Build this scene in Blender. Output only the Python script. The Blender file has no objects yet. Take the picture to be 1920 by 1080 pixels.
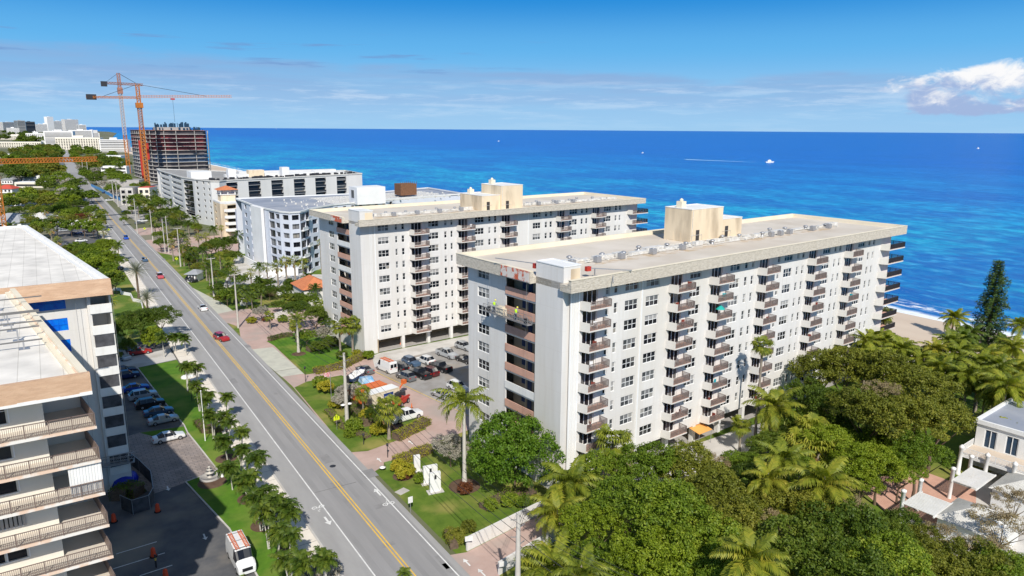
import bpy, math, random
from math import radians, sin, cos, pi, sqrt, hypot, atan2, floor
from mathutils import Vector, Matrix
rnd = random.Random(7)
scene = bpy.context.scene
col = scene.collection

# ------------------------------------------------------------------ camera
FPX, PITCH, YAW, ROLL, CH = 1334.0, radians(12.557), radians(33.5), radians(0.392), 48.0
_fw = Vector((sin(YAW)*cos(PITCH), cos(YAW)*cos(PITCH), -sin(PITCH)))
_r0 = Vector((cos(YAW), -sin(YAW), 0)); _u0 = _r0.cross(_fw)
_rt = _r0*cos(ROLL) + _u0*sin(ROLL); _up = -_r0*sin(ROLL) + _u0*cos(ROLL)
cam_d = bpy.data.cameras.new('camera'); cam = bpy.data.objects.new('camera', cam_d); col.objects.link(cam)
cam_d.sensor_width = 36; cam_d.lens = FPX/1920*36; cam_d.clip_start = 1; cam_d.clip_end = 300000
M = Matrix((_rt, _up, -_fw)).transposed().to_4x4(); M.translation = Vector((0, 0, CH)); cam.matrix_world = M
scene.camera = cam
def G(x, y, z=0.0):
    """surveyed spot of the site: the point at height z seen at x, y of the 1920 px photograph"""
    r = _fw*FPX + _rt*(x-960) - _up*(y-540); t = (z-CH)/r.z
    return (r.x*t, r.y*t)
BT = radians(4.3)
def UV(u, v): return (52.8+u*cos(BT)-v*sin(BT), 66.5+u*sin(BT)+v*cos(BT))

# ------------------------------------------------------------------ nodes / materials
def nn(nt, typ, **kw):
    n = nt.nodes.new(typ)
    for k, v in kw.items():
        if k.startswith('i_'): n.inputs[k[2:].replace('_', ' ')].default_value = v
        elif k.startswith('n_'): n.inputs[int(k[2:])].default_value = v
        else: setattr(n, k, v)
    return n
def c4(c): return (c[0], c[1], c[2], 1)
MATS = {}
def mat(name, c, c2=None, scale=1.0, rough=.8, metal=0.0, spec=.3, bump=0.0, bscale=None, c3=None, scale3=.1, stretch=None, coord='Object', contrast=(.35,.65)):
    if name in MATS: return MATS[name]
    m = bpy.data.materials.new(name); m.use_nodes = True; nt = m.node_tree; b = nt.nodes['Principled BSDF']
    b.inputs['Roughness'].default_value = rough; b.inputs['Metallic'].default_value = metal; b.inputs['Specular IOR Level'].default_value = spec
    b.inputs['Base Color'].default_value = c4(c)
    if c2 or bump:
        tc = nn(nt, 'ShaderNodeTexCoord'); src = tc.outputs[coord]
        if stretch:
            mp = nn(nt, 'ShaderNodeMapping'); mp.inputs['Scale'].default_value = stretch; nt.links.new(src, mp.inputs[0]); src = mp.outputs[0]
    if c2:
        no = nn(nt, 'ShaderNodeTexNoise', i_Scale=scale, i_Detail=6.0, i_Roughness=.62); nt.links.new(src, no.inputs['Vector'])
        mr = nn(nt, 'ShaderNodeMapRange', n_1=contrast[0], n_2=contrast[1]); nt.links.new(no.outputs['Fac'], mr.inputs[0])
        mx = nn(nt, 'ShaderNodeMix', data_type='RGBA'); mx.inputs[6].default_value = c4(c); mx.inputs[7].default_value = c4(c2)
        nt.links.new(mr.outputs[0], mx.inputs[0]); out = mx.outputs[2]
        if c3:
            n3 = nn(nt, 'ShaderNodeTexNoise', i_Scale=scale3, i_Detail=4.0); nt.links.new(src, n3.inputs['Vector'])
            m3 = nn(nt, 'ShaderNodeMapRange', n_1=.5, n_2=.68); nt.links.new(n3.outputs['Fac'], m3.inputs[0])
            x3 = nn(nt, 'ShaderNodeMix', data_type='RGBA'); x3.inputs[7].default_value = c4(c3)
            nt.links.new(m3.outputs[0], x3.inputs[0]); nt.links.new(out, x3.inputs[6]); out = x3.outputs[2]
        nt.links.new(out, b.inputs['Base Color'])
    if bump:
        nb = nn(nt, 'ShaderNodeTexNoise', i_Scale=bscale or scale*3, i_Detail=5.0); nt.links.new(src, nb.inputs['Vector'])
        bp = nn(nt, 'ShaderNodeBump', i_Strength=bump, i_Distance=.1); nt.links.new(nb.outputs['Fac'], bp.inputs['Height']); nt.links.new(bp.outputs[0], b.inputs['Normal'])
    MATS[name] = m; return m
def brickmat(name, c1, c2, mortar, scale, rough=.85, bw=.5, rh=.25, ms=.02, rot=0.0, bump=.2, swap=False):
    m = bpy.data.materials.new(name); m.use_nodes = True; nt = m.node_tree; b = nt.nodes['Principled BSDF']; b.inputs['Roughness'].default_value = rough
    b.inputs['Specular IOR Level'].default_value = .25
    tc = nn(nt, 'ShaderNodeTexCoord'); mp = nn(nt, 'ShaderNodeMapping'); mp.inputs['Rotation'].default_value = (radians(90) if swap else 0, 0, rot)
    nt.links.new(tc.outputs['Object'], mp.inputs[0])
    br = nn(nt, 'ShaderNodeTexBrick', i_Scale=scale); br.inputs['Color1'].default_value = c4(c1); br.inputs['Color2'].default_value = c4(c2); br.inputs['Mortar'].default_value = c4(mortar)
    br.inputs['Brick Width'].default_value = bw; br.inputs['Row Height'].default_value = rh; br.inputs['Mortar Size'].default_value = ms
    nt.links.new(mp.outputs[0], br.inputs[0])
    no = nn(nt, 'ShaderNodeTexNoise', i_Scale=.35, i_Detail=6.0); nt.links.new(tc.outputs['Object'], no.inputs['Vector'])
    mx = nn(nt, 'ShaderNodeMix', data_type='RGBA', blend_type='MULTIPLY', n_0=.55); mr = nn(nt, 'ShaderNodeMapRange', n_1=.3, n_2=.7, n_3=.6, n_4=1.15)
    nt.links.new(no.outputs['Fac'], mr.inputs[0]); nt.links.new(br.outputs['Color'], mx.inputs[6]); nt.links.new(mr.outputs[0], mx.inputs[7]); nt.links.new(mx.outputs[2], b.inputs['Base Color'])
    bp = nn(nt, 'ShaderNodeBump', i_Strength=bump, i_Distance=.03); nt.links.new(br.outputs['Fac'], bp.inputs['Height']); bp.invert = True; nt.links.new(bp.outputs[0], b.inputs['Normal'])
    MATS[name] = m; return m
def leafmat(name, cols, rough=.55, trans=.35):
    """cols: dark to light leaf colours, picked per leaf and per plant"""
    m = bpy.data.materials.new(name); m.use_nodes = True; nt = m.node_tree; b = nt.nodes['Principled BSDF']
    b.inputs['Roughness'].default_value = rough; b.inputs['Specular IOR Level'].default_value = .3
    g = nn(nt, 'ShaderNodeNewGeometry'); oi = nn(nt, 'ShaderNodeObjectInfo'); tc = nn(nt, 'ShaderNodeTexCoord')
    no = nn(nt, 'ShaderNodeTexNoise', i_Scale=.7, i_Detail=3.0); nt.links.new(tc.outputs['Object'], no.inputs['Vector'])
    a = nn(nt, 'ShaderNodeMath', operation='MULTIPLY', n_1=.42); nt.links.new(g.outputs['Random Per Island'], a.inputs[0])
    a2 = nn(nt, 'ShaderNodeMath', operation='MULTIPLY_ADD', n_1=.3); nt.links.new(oi.outputs['Random'], a2.inputs[0]); nt.links.new(a.outputs[0], a2.inputs[2])
    a3 = nn(nt, 'ShaderNodeMath', operation='MULTIPLY_ADD', n_1=.9); nt.links.new(no.outputs['Fac'], a3.inputs[0]); nt.links.new(a2.outputs[0], a3.inputs[2])
    a4 = nn(nt, 'ShaderNodeMath', operation='SUBTRACT', n_1=.3); nt.links.new(a3.outputs[0], a4.inputs[0])
    cr = nn(nt, 'ShaderNodeValToRGB'); e = cr.color_ramp.elements
    for i, c in enumerate(cols):
        c = (min(.8, c[0]*1.14), min(.8, c[1]*1.05), c[2]*1.08)
        p = i/(len(cols)-1)
        if i == 0: e[0].position = 0; e[0].color = c4(c)
        elif i == len(cols)-1: e[-1].position = 1; e[-1].color = c4(c)
        else: x = e.new(p); x.color = c4(c)
    nt.links.new(a4.outputs[0], cr.inputs[0]); nt.links.new(cr.outputs[0], b.inputs['Base Color'])
    tr = nn(nt, 'ShaderNodeBsdfTranslucent'); mxs = nn(nt, 'ShaderNodeMixShader', n_0=trans)
    hs = nn(nt, 'ShaderNodeHueSaturation', i_Saturation=1.1, i_Value=1.3); nt.links.new(cr.outputs[0], hs.inputs['Color']); nt.links.new(hs.outputs[0], tr.inputs[0])
    nt.links.new(b.outputs[0], mxs.inputs[1]); nt.links.new(tr.outputs[0], mxs.inputs[2]); nt.links.new(mxs.outputs[0], nt.nodes['Material Output'].inputs[0])
    MATS[name] = m; return m

# ------------------------------------------------------------------ mesh builder
class MB:
    def __init__(s, T=None): s.v = []; s.f = []; s.m = []; s.sm = []; s.T = T
    def add(s, vs, fs, mi=0, sm=False):
        o = len(s.v)
        s.v += [s.T(p) for p in vs] if s.T else [tuple(p) for p in vs]
        for f in fs: s.f.append(tuple(i+o for i in f)); s.m.append(mi); s.sm.append(sm)
    def quad(s, a, b, c, d, mi=0): s.add([a, b, c, d], [(0, 1, 2, 3)], mi)
    def box(s, x0, y0, z0, x1, y1, z1, mi=0, rz=0.0, c=None, top=None):
        vs = [(x0,y0,z0),(x1,y0,z0),(x1,y1,z0),(x0,y1,z0),(x0,y0,z1),(x1,y0,z1),(x1,y1,z1),(x0,y1,z1)]
        if rz:
            cx, cy = c if c else ((x0+x1)/2, (y0+y1)/2); a, b = cos(rz), sin(rz)
            vs = [(cx+(x-cx)*a-(y-cy)*b, cy+(x-cx)*b+(y-cy)*a, z) for x, y, z in vs]
        s.add(vs, [(0,3,2,1),(0,1,5,4),(1,2,6,5),(2,3,7,6),(3,0,4,7)], mi); s.add(vs, [(4,5,6,7)], mi if top is None else top)
    def prism(s, poly, z0, z1, mi=0, top=None, bottom=True):
        n = len(poly); ar = sum(poly[i][0]*poly[(i+1)%n][1]-poly[(i+1)%n][0]*poly[i][1] for i in range(n))
        if ar < 0: poly = poly[::-1]
        vs = [(x, y, z0) for x, y in poly]+[(x, y, z1) for x, y in poly]
        s.add(vs, [(i, (i+1)%n, n+(i+1)%n, n+i) for i in range(n)], mi)
        s.add(vs, [tuple(range(n, 2*n))], mi if top is None else top)
        if bottom: s.add(vs, [tuple(range(n-1, -1, -1))], mi)
    def tube(s, pts, rad, n=6, mi=0, cap=True, sm=True):
        pts = [Vector(p) for p in pts]; k = len(pts)
        if not isinstance(rad, (list, tuple)): rad = [rad]*k
        vs = []
        for i, p in enumerate(pts):
            d = (pts[min(i+1, k-1)]-pts[max(i-1, 0)]).normalized()
            a = d.cross(Vector((0, 0, 1)) if abs(d.z) < .95 else Vector((1, 0, 0))).normalized(); b = d.cross(a)
            for j in range(n):
                t = 2*pi*j/n; vs.append(tuple(p+(a*cos(t)+b*sin(t))*rad[i]))
        fs = [(i*n+j, i*n+(j+1)%n, (i+1)*n+(j+1)%n, (i+1)*n+j) for i in range(k-1) for j in range(n)]
        s.add(vs, fs, mi, sm)
        if cap: s.add(vs, [tuple(range(n-1, -1, -1)), tuple(range((k-1)*n, k*n))], mi)
    def beam(s, p, q, w, h=None, mi=0):
        """square bar from p to q"""
        p, q = Vector(p), Vector(q); h = h or w; d = (q-p).normalized()
        a = d.cross(Vector((0, 0, 1)) if abs(d.z) < .95 else Vector((1, 0, 0))).normalized()*w/2; b = d.cross(a).normalized()*h/2
        vs = [tuple(e+x+y) for e in (p, q) for x, y in ((a, b), (-a, b), (-a, -b), (a, -b))]
        s.add(vs, [(0,1,2,3),(7,6,5,4),(0,4,5,1),(1,5,6,2),(2,6,7,3),(3,7,4,0)], mi)
    def lathe(s, prof, n=12, c=(0, 0, 0), mi=0, sm=True):
        vs = [(c[0]+r*cos(2*pi*j/n), c[1]+r*sin(2*pi*j/n), c[2]+z) for r, z in prof for j in range(n)]
        s.add(vs, [(i*n+j, i*n+(j+1)%n, (i+1)*n+(j+1)%n, (i+1)*n+j) for i in range(len(prof)-1) for j in range(n)], mi, sm)
        s.add(vs, [tuple(range(n-1, -1, -1)), tuple(range((len(prof)-1)*n, len(prof)*n))], mi)
    def sphere(s, c, r, n=10, m=6, mi=0, sz=1.0):
        s.lathe([(max(r*sin(pi*i/m), .001), -r*cos(pi*i/m)*sz) for i in range(m+1)], n, c, mi)
    def wall(s, P, a0, a1, z0, z1, holes, depth, mi=0, rev=None):
        """flat wall with real openings; P(a, d, z) -> point, d outward. holes: (a0, a1, z0, z1)"""
        rev = mi if rev is None else rev
        A = sorted({a0, a1, *[h[0] for h in holes], *[h[1] for h in holes]}); Z = sorted({z0, z1, *[h[2] for h in holes], *[h[3] for h in holes]})
        A = [a for a in A if a0 <= a <= a1]; Z = [z for z in Z if z0 <= z <= z1]
        idx = {}; vs = []; fs = []
        def vi(a, z):
            if (a, z) not in idx: idx[(a, z)] = len(vs); vs.append(P(a, 0, z))
            return idx[(a, z)]
        for i in range(len(A)-1):
            hh = [h for h in holes if h[0] < (A[i]+A[i+1])/2 < h[1]]
            for j in range(len(Z)-1):
                zm = (Z[j]+Z[j+1])/2
                if any(h[2] < zm < h[3] for h in hh): continue
                fs.append((vi(A[i], Z[j]), vi(A[i+1], Z[j]), vi(A[i+1], Z[j+1]), vi(A[i], Z[j+1])))
        s.add(vs, fs, mi)
        for h in holes:
            p = [P(h[0],0,h[2]),P(h[1],0,h[2]),P(h[1],0,h[3]),P(h[0],0,h[3])]; q = [P(h[0],-depth,h[2]),P(h[1],-depth,h[2]),P(h[1],-depth,h[3]),P(h[0],-depth,h[3])]
            s.add(p+q, [(0,1,5,4),(1,2,6,5),(2,3,7,6),(3,0,4,7)], rev)
    def mesh(s, name, mats):
        me = bpy.data.meshes.new(name); me.from_pydata(s.v, [], s.f)
        me.polygons.foreach_set('material_index', s.m); me.polygons.foreach_set('use_smooth', s.sm)
        for m in mats: me.materials.append(MATS[m] if isinstance(m, str) else m)
        me.update(); return me
    def build(s, name, mats, parent=None, **tags):
        if isinstance(mats, str): mats = [mats]
        return link(name, s.mesh(name, mats), parent, **tags)
def tag(o, label=None, cat=None, group=None, kind=None):
    if label: o['label'] = label
    if cat: o['category'] = cat
    if group: o['group'] = group
    if kind: o['kind'] = kind
    return o
def link(name, me, parent=None, loc=None, rz=0, sc=None, **tags):
    o = bpy.data.objects.new(name, me); col.objects.link(o)
    if parent: o.parent = parent
    if loc: o.location = loc
    if rz: o.rotation_euler.z = rz
    if sc: o.scale = sc if isinstance(sc, (tuple, list)) else (sc, sc, sc)
    return tag(o, **tags)
def thing(name, label, cat, loc=(0, 0, 0), rz=0, group=None):
    return link(name, None, None, loc, rz, label=label, cat=cat, group=group)
def dup(o, parent=None, loc=None, rz=None, sc=None, label=None):
    c = o.copy(); col.objects.link(c)
    if parent: c.parent = parent
    if loc is not None: c.location = loc
    if rz is not None: c.rotation_euler.z = rz
    if sc is not None: c.scale = (sc, sc, sc) if not isinstance(sc, (tuple, list)) else sc
    if label: c['label'] = label
    for ch in KIDS.get(o.name, []):
        KIDS.setdefault(c.name, []).append(dup(ch, c))
    return c
KIDS = {}
def kid(o):
    KIDS.setdefault(o.parent.name, []).append(o); return o
def struct(name, mb, m): return mb.build(name, m, kind='structure')
def sheet(name, poly, z, m, thick=0.0, **tags):
    b = MB()
    if thick: b.prism(poly, z-thick, z)
    else:
        n = len(poly); ar = sum(poly[i][0]*poly[(i+1)%n][1]-poly[(i+1)%n][0]*poly[i][1] for i in range(n))
        if ar < 0: poly = poly[::-1]
        b.add([(x, y, z) for x, y in poly], [tuple(range(n))])
    if not tags: tags = dict(kind='structure')
    return b.build(name, m, **tags)

# ------------------------------------------------------------------ light and sky
SUN_AZ, SUN_EL = radians(205), radians(42)
sd = bpy.data.lights.new('sun', 'SUN'); sd.energy = 4.7; sd.angle = radians(.53); sd.color = (1, .95, .865)
so = bpy.data.objects.new('sun', sd); col.objects.link(so)
_sv = Vector((sin(SUN_AZ)*cos(SUN_EL), cos(SUN_AZ)*cos(SUN_EL), sin(SUN_EL)))
so.rotation_euler = _sv.to_track_quat('Z', 'Y').to_euler(); so.location = (0, 0, 200)
w = bpy.data.worlds.new('World'); scene.world = w; w.use_nodes = True; nt = w.node_tree
bg = nt.nodes['Background']; L = nt.links.new
sky = nn(nt, 'ShaderNodeTexSky', sky_type='NISHITA', sun_disc=False, sun_elevation=SUN_EL, sun_rotation=SUN_AZ, altitude=0, air_density=1.0, dust_density=.3, ozone_density=2.5)
hs = nn(nt, 'ShaderNodeHueSaturation', i_Hue=.495, i_Saturation=.85, i_Value=1.0); L(sky.outputs[0], hs.inputs['Color'])
tc = nn(nt, 'ShaderNodeTexCoord'); sx = nn(nt, 'ShaderNodeSeparateXYZ'); L(tc.outputs['Generated'], sx.inputs[0])
def mth(op, a, b=None, c=None, clamp=False):
    n = nn(nt, 'ShaderNodeMath', operation=op, use_clamp=clamp)
    for i, x in enumerate((a, b, c)):
        if x is None: continue
        if isinstance(x, (int, float)): n.inputs[i].default_value = x
        else: L(x, n.inputs[i])
    return n.outputs[0]
def rng(x, a, b, c=0.0, d=1.0, smooth=True):
    n = nn(nt, 'ShaderNodeMapRange', n_1=a, n_2=b, n_3=c, n_4=d, interpolation_type='SMOOTHSTEP' if smooth else 'LINEAR'); L(x, n.inputs[0]); return n.outputs[0]
az = mth('SUBTRACT', mth('MULTIPLY', mth('ARCTAN2', sx.outputs[0], sx.outputs[1]), 57.2958), 33.5)   # degrees right of the view's middle
el = mth('MULTIPLY', mth('ARCSINE', sx.outputs[2]), 57.2958)
def noi(sxs, sys, off, detail=6.0, rough=.6, dist=0.0):
    cb = nn(nt, 'ShaderNodeCombineXYZ'); L(mth('MULTIPLY', az, sxs), cb.inputs[0]); L(mth('MULTIPLY', el, sys), cb.inputs[1]); cb.inputs[2].default_value = off
    n = nn(nt, 'ShaderNodeTexNoise', i_Scale=1.0, i_Detail=detail, i_Roughness=rough, i_Distortion=dist); L(cb.outputs[0], n.inputs['Vector']); return n.outputs['Fac']
def mixc(f, a, b):
    n = nn(nt, 'ShaderNodeMix', data_type='RGBA', clamp_factor=True); L(f, n.inputs[0])
    for i, x in ((6, a), (7, b)):
        if isinstance(x, tuple): n.inputs[i].default_value = c4(x)
        else: L(x, n.inputs[i])
    return n.outputs[2]
n1 = noi(.09, .55, 1.3, 7.0, .55)       # broad low bank
top = mth('ADD', mth('MULTIPLY', n1, 3.2), mth('ADD', 2.9, mth('MULTIPLY', az, -.022)))
bank = mth('MULTIPLY', rng(mth('SUBTRACT', top, el), -.25, .55), rng(az, 25, 36, 1, .35))
thin = mth('MULTIPLY', bank, rng(noi(.05, .8, 4.0, 5.0, .6), .3, .62, .45, 1.0))
thin = mth('MULTIPLY', thin, rng(el, .2, 3.2, .25, 1.0))
streak = mth('MULTIPLY', rng(noi(.12, 1.6, 9.1, 6.0, .55), .56, .68), mth('MULTIPLY', rng(el, 3.5, 4.6), rng(el, 7.2, 6.2)))
streak = mth('MULTIPLY', streak, rng(az, 8, -10, .0, .8))
K = 9.4
c0 = hs.outputs[0]
gr = mixc(rng(el, -1, 3.5), (.36*K,.62*K,.88*K), (.27*K,.56*K,.87*K)); gr = mixc(rng(el, 2.6, 6.2), gr, (.13*K,.46*K,.85*K)); gr = mixc(rng(el, 5.4, 10.4), gr, (.016*K,.255*K,.70*K))
c0 = mixc(rng(el, 14, 40), gr, c0)
bankc = mixc(rng(el, .5, 4.2), (.36*K, .555*K, .83*K), (.27*K, .43*K, .71*K))
wisp = rng(noi(.13, 1.3, 21.0, 8.0, .68), .46, .64)
bankc = mixc(mth('MULTIPLY', wisp, rng(el, 4.4, 2.2, 0, .75)), bankc, (.68*K, .78*K, .93*K))
c0 = mixc(mth('MULTIPLY', thin, .8), c0, bankc)
c0 = mixc(streak, c0, (.17*K, .33*K, .64*K))
# cumulus on the right
cn = noi(.26, .5, 33.0, 9.0, .58, .3)
reg = mth('MULTIPLY', rng(az, 23, 31), mth('MULTIPLY', rng(el, .3, 1.6), rng(el, 5.4, 3.6)))
cum = rng(mth('ADD', cn, mth('MULTIPLY', mth('SUBTRACT', reg, 1.0), .40)), .35, .50)
cs = noi(.55, .9, 57.0, 8.0, .6, .6)
cumc = mixc(rng(mth('ADD', cs, mth('MULTIPLY', mth('SUBTRACT', el, 3.0), .1)), .35, .65), (.36*K, .48*K, .74*K), (.96*K, .96*K, .97*K))
c0 = mixc(cum, c0, cumc)
L(c0, bg.inputs[0]); bg.inputs[1].default_value = .1
vs = scene.view_settings; vs.view_transform = 'Standard'; vs.look = 'None'; vs.exposure = .1; vs.gamma = 1; vs.use_curve_mapping = False
# ------------------------------------------------------------------ materials
mat('stucco', (.735,.715,.69), (.665,.645,.615), .25, .9, bump=.08, bscale=6, c3=(.66,.63,.58), scale3=.12, stretch=(1,1,.25))
mat('stucco_white', (.82,.81,.80), (.74,.73,.72), .2, .9, bump=.05, bscale=5)
mat('stucco_cool', (.66,.69,.76), (.58,.61,.69), .15, .9, stretch=(1,1,.3))
mat('stucco_grey', (.50,.50,.51), (.44,.44,.45), .15, .9)
mat('cream', (.78,.65,.47), (.70,.57,.40), .3, .9, stretch=(1,1,.3), c3=(.50,.40,.28), scale3=.35)
mat('salmon', (.62,.37,.28), (.54,.31,.235), .5, .9)
mat('white_paint', (.82,.81,.79), (.74,.73,.70), .6, .6)
mat('frame_white', (.80,.80,.79), rough=.5)
brickmat('roof_white', (.80,.755,.685), (.77,.725,.66), (.60,.56,.50), 1.0, bw=14, rh=1.5, ms=.03, bump=.1, rot=1.57)
mat('roof_tan', (.66,.595,.515), (.56,.50,.42), .10, .9, c3=(.54,.47,.39), scale3=.085, bump=.1)
mat('roof_grey', (.30,.33,.39), (.24,.265,.32), .1, .9, c3=(.38,.39,.42), scale3=.08)
mat('roof_light', (.78,.78,.77), (.66,.66,.65), .08, .9)
mat('gravel_roof', (.36,.35,.33), (.26,.25,.24), .3, .95)
mat('parapet_cream', (.80,.72,.57), (.72,.64,.49), .3, .85)
mat('glass_dark', (.012,.014,.02), rough=.12, spec=.35)
mat('glass_blue', (.02,.05,.09), rough=.12, spec=.45)
mat('glass_grey', (.13,.135,.145), (.08,.085,.09), 1.5, .25, spec=.4)
mat('glass_blind', (.42,.41,.40), (.33,.32,.31), 2.0, .35, spec=.4)
mat('glass_film', (.0,.09,.62), (.0,.20,.75), 1.2, .3, spec=.4)
mat('bronze_rail', (.19,.14,.12), rough=.5)
mat('rail_pink', (.235,.19,.175), (.18,.145,.135), 3, .6)
mat('dark_metal', (.035,.035,.04), rough=.5)
mat('steel', (.42,.42,.43), rough=.45, metal=.6)
mat('duct', (.74,.72,.68), (.52,.50,.46), 2, .6)
mat('rust', (.25,.12,.06), (.14,.07,.04), 2, .9)
mat('red_paint', (.45,.045,.03), rough=.5)
mat('orange_paint', (.72,.17,.045), (.58,.13,.03), 1.5, .5)
mat('crane_orange', (.50,.175,.03), (.38,.12,.02), .4, .55)
mat('crane_rust', (.40,.19,.13), (.30,.15,.11), .4, .6)
mat('crane_pale', (.70,.52,.48), rough=.6)
mat('crane_grey', (.42,.38,.38), rough=.6)
mat('concrete', (.42,.40,.375), (.34,.32,.30), .4, .9)
mat('concrete_light', (.60,.57,.53), (.51,.485,.45), .35, .9, c3=(.44,.41,.37), scale3=.2)
mat('pole_concrete', (.55,.52,.47), (.46,.43,.385), 1.2, .9)
mat('wood_pole', (.30,.25,.20), (.22,.18,.14), 3, .95)
mat('asphalt', (.315,.305,.30), (.275,.267,.264), .5, .92, c3=(.35,.34,.335), scale3=.06, bump=.05, bscale=20, stretch=(1,.12,1))
mat('tyre_dark', (.255,.248,.245), (.30,.29,.286), .35, .9, stretch=(1,.25,1)); mat('asphalt_patch', (.235,.228,.225), (.28,.27,.266), .8, .9)
mat('asphalt_edge', (.37,.36,.35), (.32,.31,.302), .6, .92, stretch=(1,.2,1))
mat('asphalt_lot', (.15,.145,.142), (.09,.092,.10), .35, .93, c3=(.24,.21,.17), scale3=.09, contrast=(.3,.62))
mat('asphalt_stain', (.36,.345,.33), (.27,.25,.23), .3, .93, c3=(.33,.255,.17), scale3=.14)
mat('paint_white', (.80,.79,.76), (.62,.61,.59), 1.2, .7)
mat('paint_yellow', (.80,.50,.07), (.62,.40,.10), .8, .7)
mat('drive_pink', (.52,.375,.325), (.44,.31,.265), .35, .93, c3=(.40,.33,.29), scale3=.12)
mat('sidewalk', (.80,.73,.63), (.71,.64,.55), .3, .93)
mat('pad_pale', (.55,.54,.45), (.46,.45,.385), .5, .93)
brickmat('pavers', (.36,.30,.27), (.28,.24,.225), (.16,.14,.13), 1.0, bw=1.1, rh=.55, ms=.035)
mat('lawn', (.125,.19,.02), (.075,.135,.012), .5, .95, c3=(.29,.26,.07), scale3=.13, bump=.35, bscale=14)
mat('lawn_rich', (.10,.21,.014), (.06,.15,.01), .45, .95, c3=(.19,.24,.04), scale3=.14, bump=.35, bscale=14)
mat('land', (.10,.125,.045), (.17,.155,.10), .02, .95, c3=(.26,.235,.18), scale3=.008, coord='Object')
mat('soil', (.095,.055,.035), (.14,.09,.06), .8, .95)
mat('sand', (.62,.50,.385), (.54,.43,.33), .06, .95, c3=(.66,.55,.44), scale3=.02, stretch=(1,.15,1))
mat('trunk_grey', (.33,.285,.23), (.21,.175,.14), 2.5, .95, stretch=(1,1,3))
mat('trunk_white', (.58,.55,.49), (.46,.43,.38), 2.0, .9, stretch=(1,1,2))
mat('trunk_brown', (.17,.12,.08), (.10,.07,.05), 3, .95)
mat('crownshaft', (.13,.22,.04), (.19,.25,.07), 2, .6)
mat('dry_frond', (.36,.21,.085), (.26,.15,.06), 2, .9)
leafmat('leaf_mid', [(.05,.095,.008),(.10,.175,.012),(.175,.26,.02),(.31,.37,.04)])
leafmat('leaf_bright', [(.06,.105,.006),(.13,.20,.010),(.215,.30,.018),(.36,.41,.05)])
leafmat('leaf_olive', [(.06,.085,.010),(.12,.15,.016),(.20,.225,.026),(.34,.33,.06)])
leafmat('leaf_dark', [(.03,.06,.006),(.06,.11,.010),(.11,.17,.016),(.20,.25,.035)])
leafmat('leaf_rich', [(.035,.08,.006),(.06,.14,.009),(.10,.20,.014),(.17,.28,.025)])
leafmat('leaf_twig', [(.12,.09,.045),(.20,.16,.08),(.27,.24,.12),(.30,.30,.12)], trans=.1)
leafmat('leaf_yellow', [(.12,.16,.012),(.24,.27,.02),(.38,.37,.03),(.50,.42,.05)])
leafmat('leaf_silver', [(.16,.165,.115),(.26,.265,.20),(.36,.36,.29),(.45,.44,.36)], trans=.15)
leafmat('leaf_red', [(.06,.02,.01),(.13,.05,.02),(.20,.08,.03),(.24,.13,.04)])
leafmat('palm_green', [(.05,.085,.010),(.12,.17,.016),(.22,.27,.025),(.38,.38,.05)])
leafmat('palm_dark', [(.02,.045,.006),(.05,.10,.010),(.10,.155,.016),(.19,.24,.03)])
leafmat('palm_yellow', [(.08,.12,.012),(.16,.21,.02),(.27,.30,.03),(.40,.36,.05)])
leafmat('palm_silver', [(.11,.14,.085),(.19,.22,.14),(.28,.31,.21),(.36,.38,.27)])
leafmat('leaf_pine', [(.02,.05,.010),(.04,.085,.016),(.065,.125,.024),(.11,.18,.035)], trans=.1)

# ------------------------------------------------------------------ terrain, sea, road
land = [(-30000,-600),(150,-600),(150,1500),(172,1950),(260,3300),(560,6500),(640,8200),(520,9800),(900,22000),(-30000,30000)]
sheet('ground', land, 0, 'land')
b = MB(); ys = [-600+i*60 for i in range(44)]
for i in range(len(ys)-1):
    for (xa, za), (xb, zb) in (((146, .06), (168, .05)), ((168, .05), (186, -.35)), ((186, -.35), (196, -.92)), ((196, -.92), (216, -2.4))):
        b.quad((xa, ys[i], za), (xb, ys[i], zb), (xb, ys[i+1], zb), (xa, ys[i+1], za))
b.build('beach', 'sand', kind='structure')
m = bpy.data.materials.new('sea'); m.use_nodes = True; nt = m.node_tree; L = nt.links.new; MATS['sea'] = m
b_ = nt.nodes['Principled BSDF']; b_.inputs['Roughness'].default_value = .28; b_.inputs['IOR'].default_value = 1.33; b_.inputs['Specular IOR Level'].default_value = .32
geo = nn(nt, 'ShaderNodeNewGeometry'); sp = nn(nt, 'ShaderNodeSeparateXYZ'); L(geo.outputs['Position'], sp.inputs[0])
def snoise(sc_, detail=5.0, scale=1.0, rough=.6, dist=0.0):
    mp = nn(nt, 'ShaderNodeMapping'); mp.inputs['Scale'].default_value = sc_; L(geo.outputs['Position'], mp.inputs[0])
    n = nn(nt, 'ShaderNodeTexNoise', i_Scale=scale, i_Detail=detail, i_Roughness=rough, i_Distortion=dist); L(mp.outputs[0], n.inputs['Vector']); return n.outputs['Fac']
def mth(op, a, b=None, c=None, clamp=False):
    n = nn(nt, 'ShaderNodeMath', operation=op, use_clamp=clamp)
    for i, x in enumerate((a, b, c)):
        if x is None: continue
        if isinstance(x, (int, float)): n.inputs[i].default_value = x
        else: L(x, n.inputs[i])
    return n.outputs[0]
def rng(x, a, b, c=0.0, d=1.0):
    n = nn(nt, 'ShaderNodeMapRange', n_1=a, n_2=b, n_3=c, n_4=d, interpolation_type='SMOOTHSTEP'); L(x, n.inputs[0]); return n.outputs[0]
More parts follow.
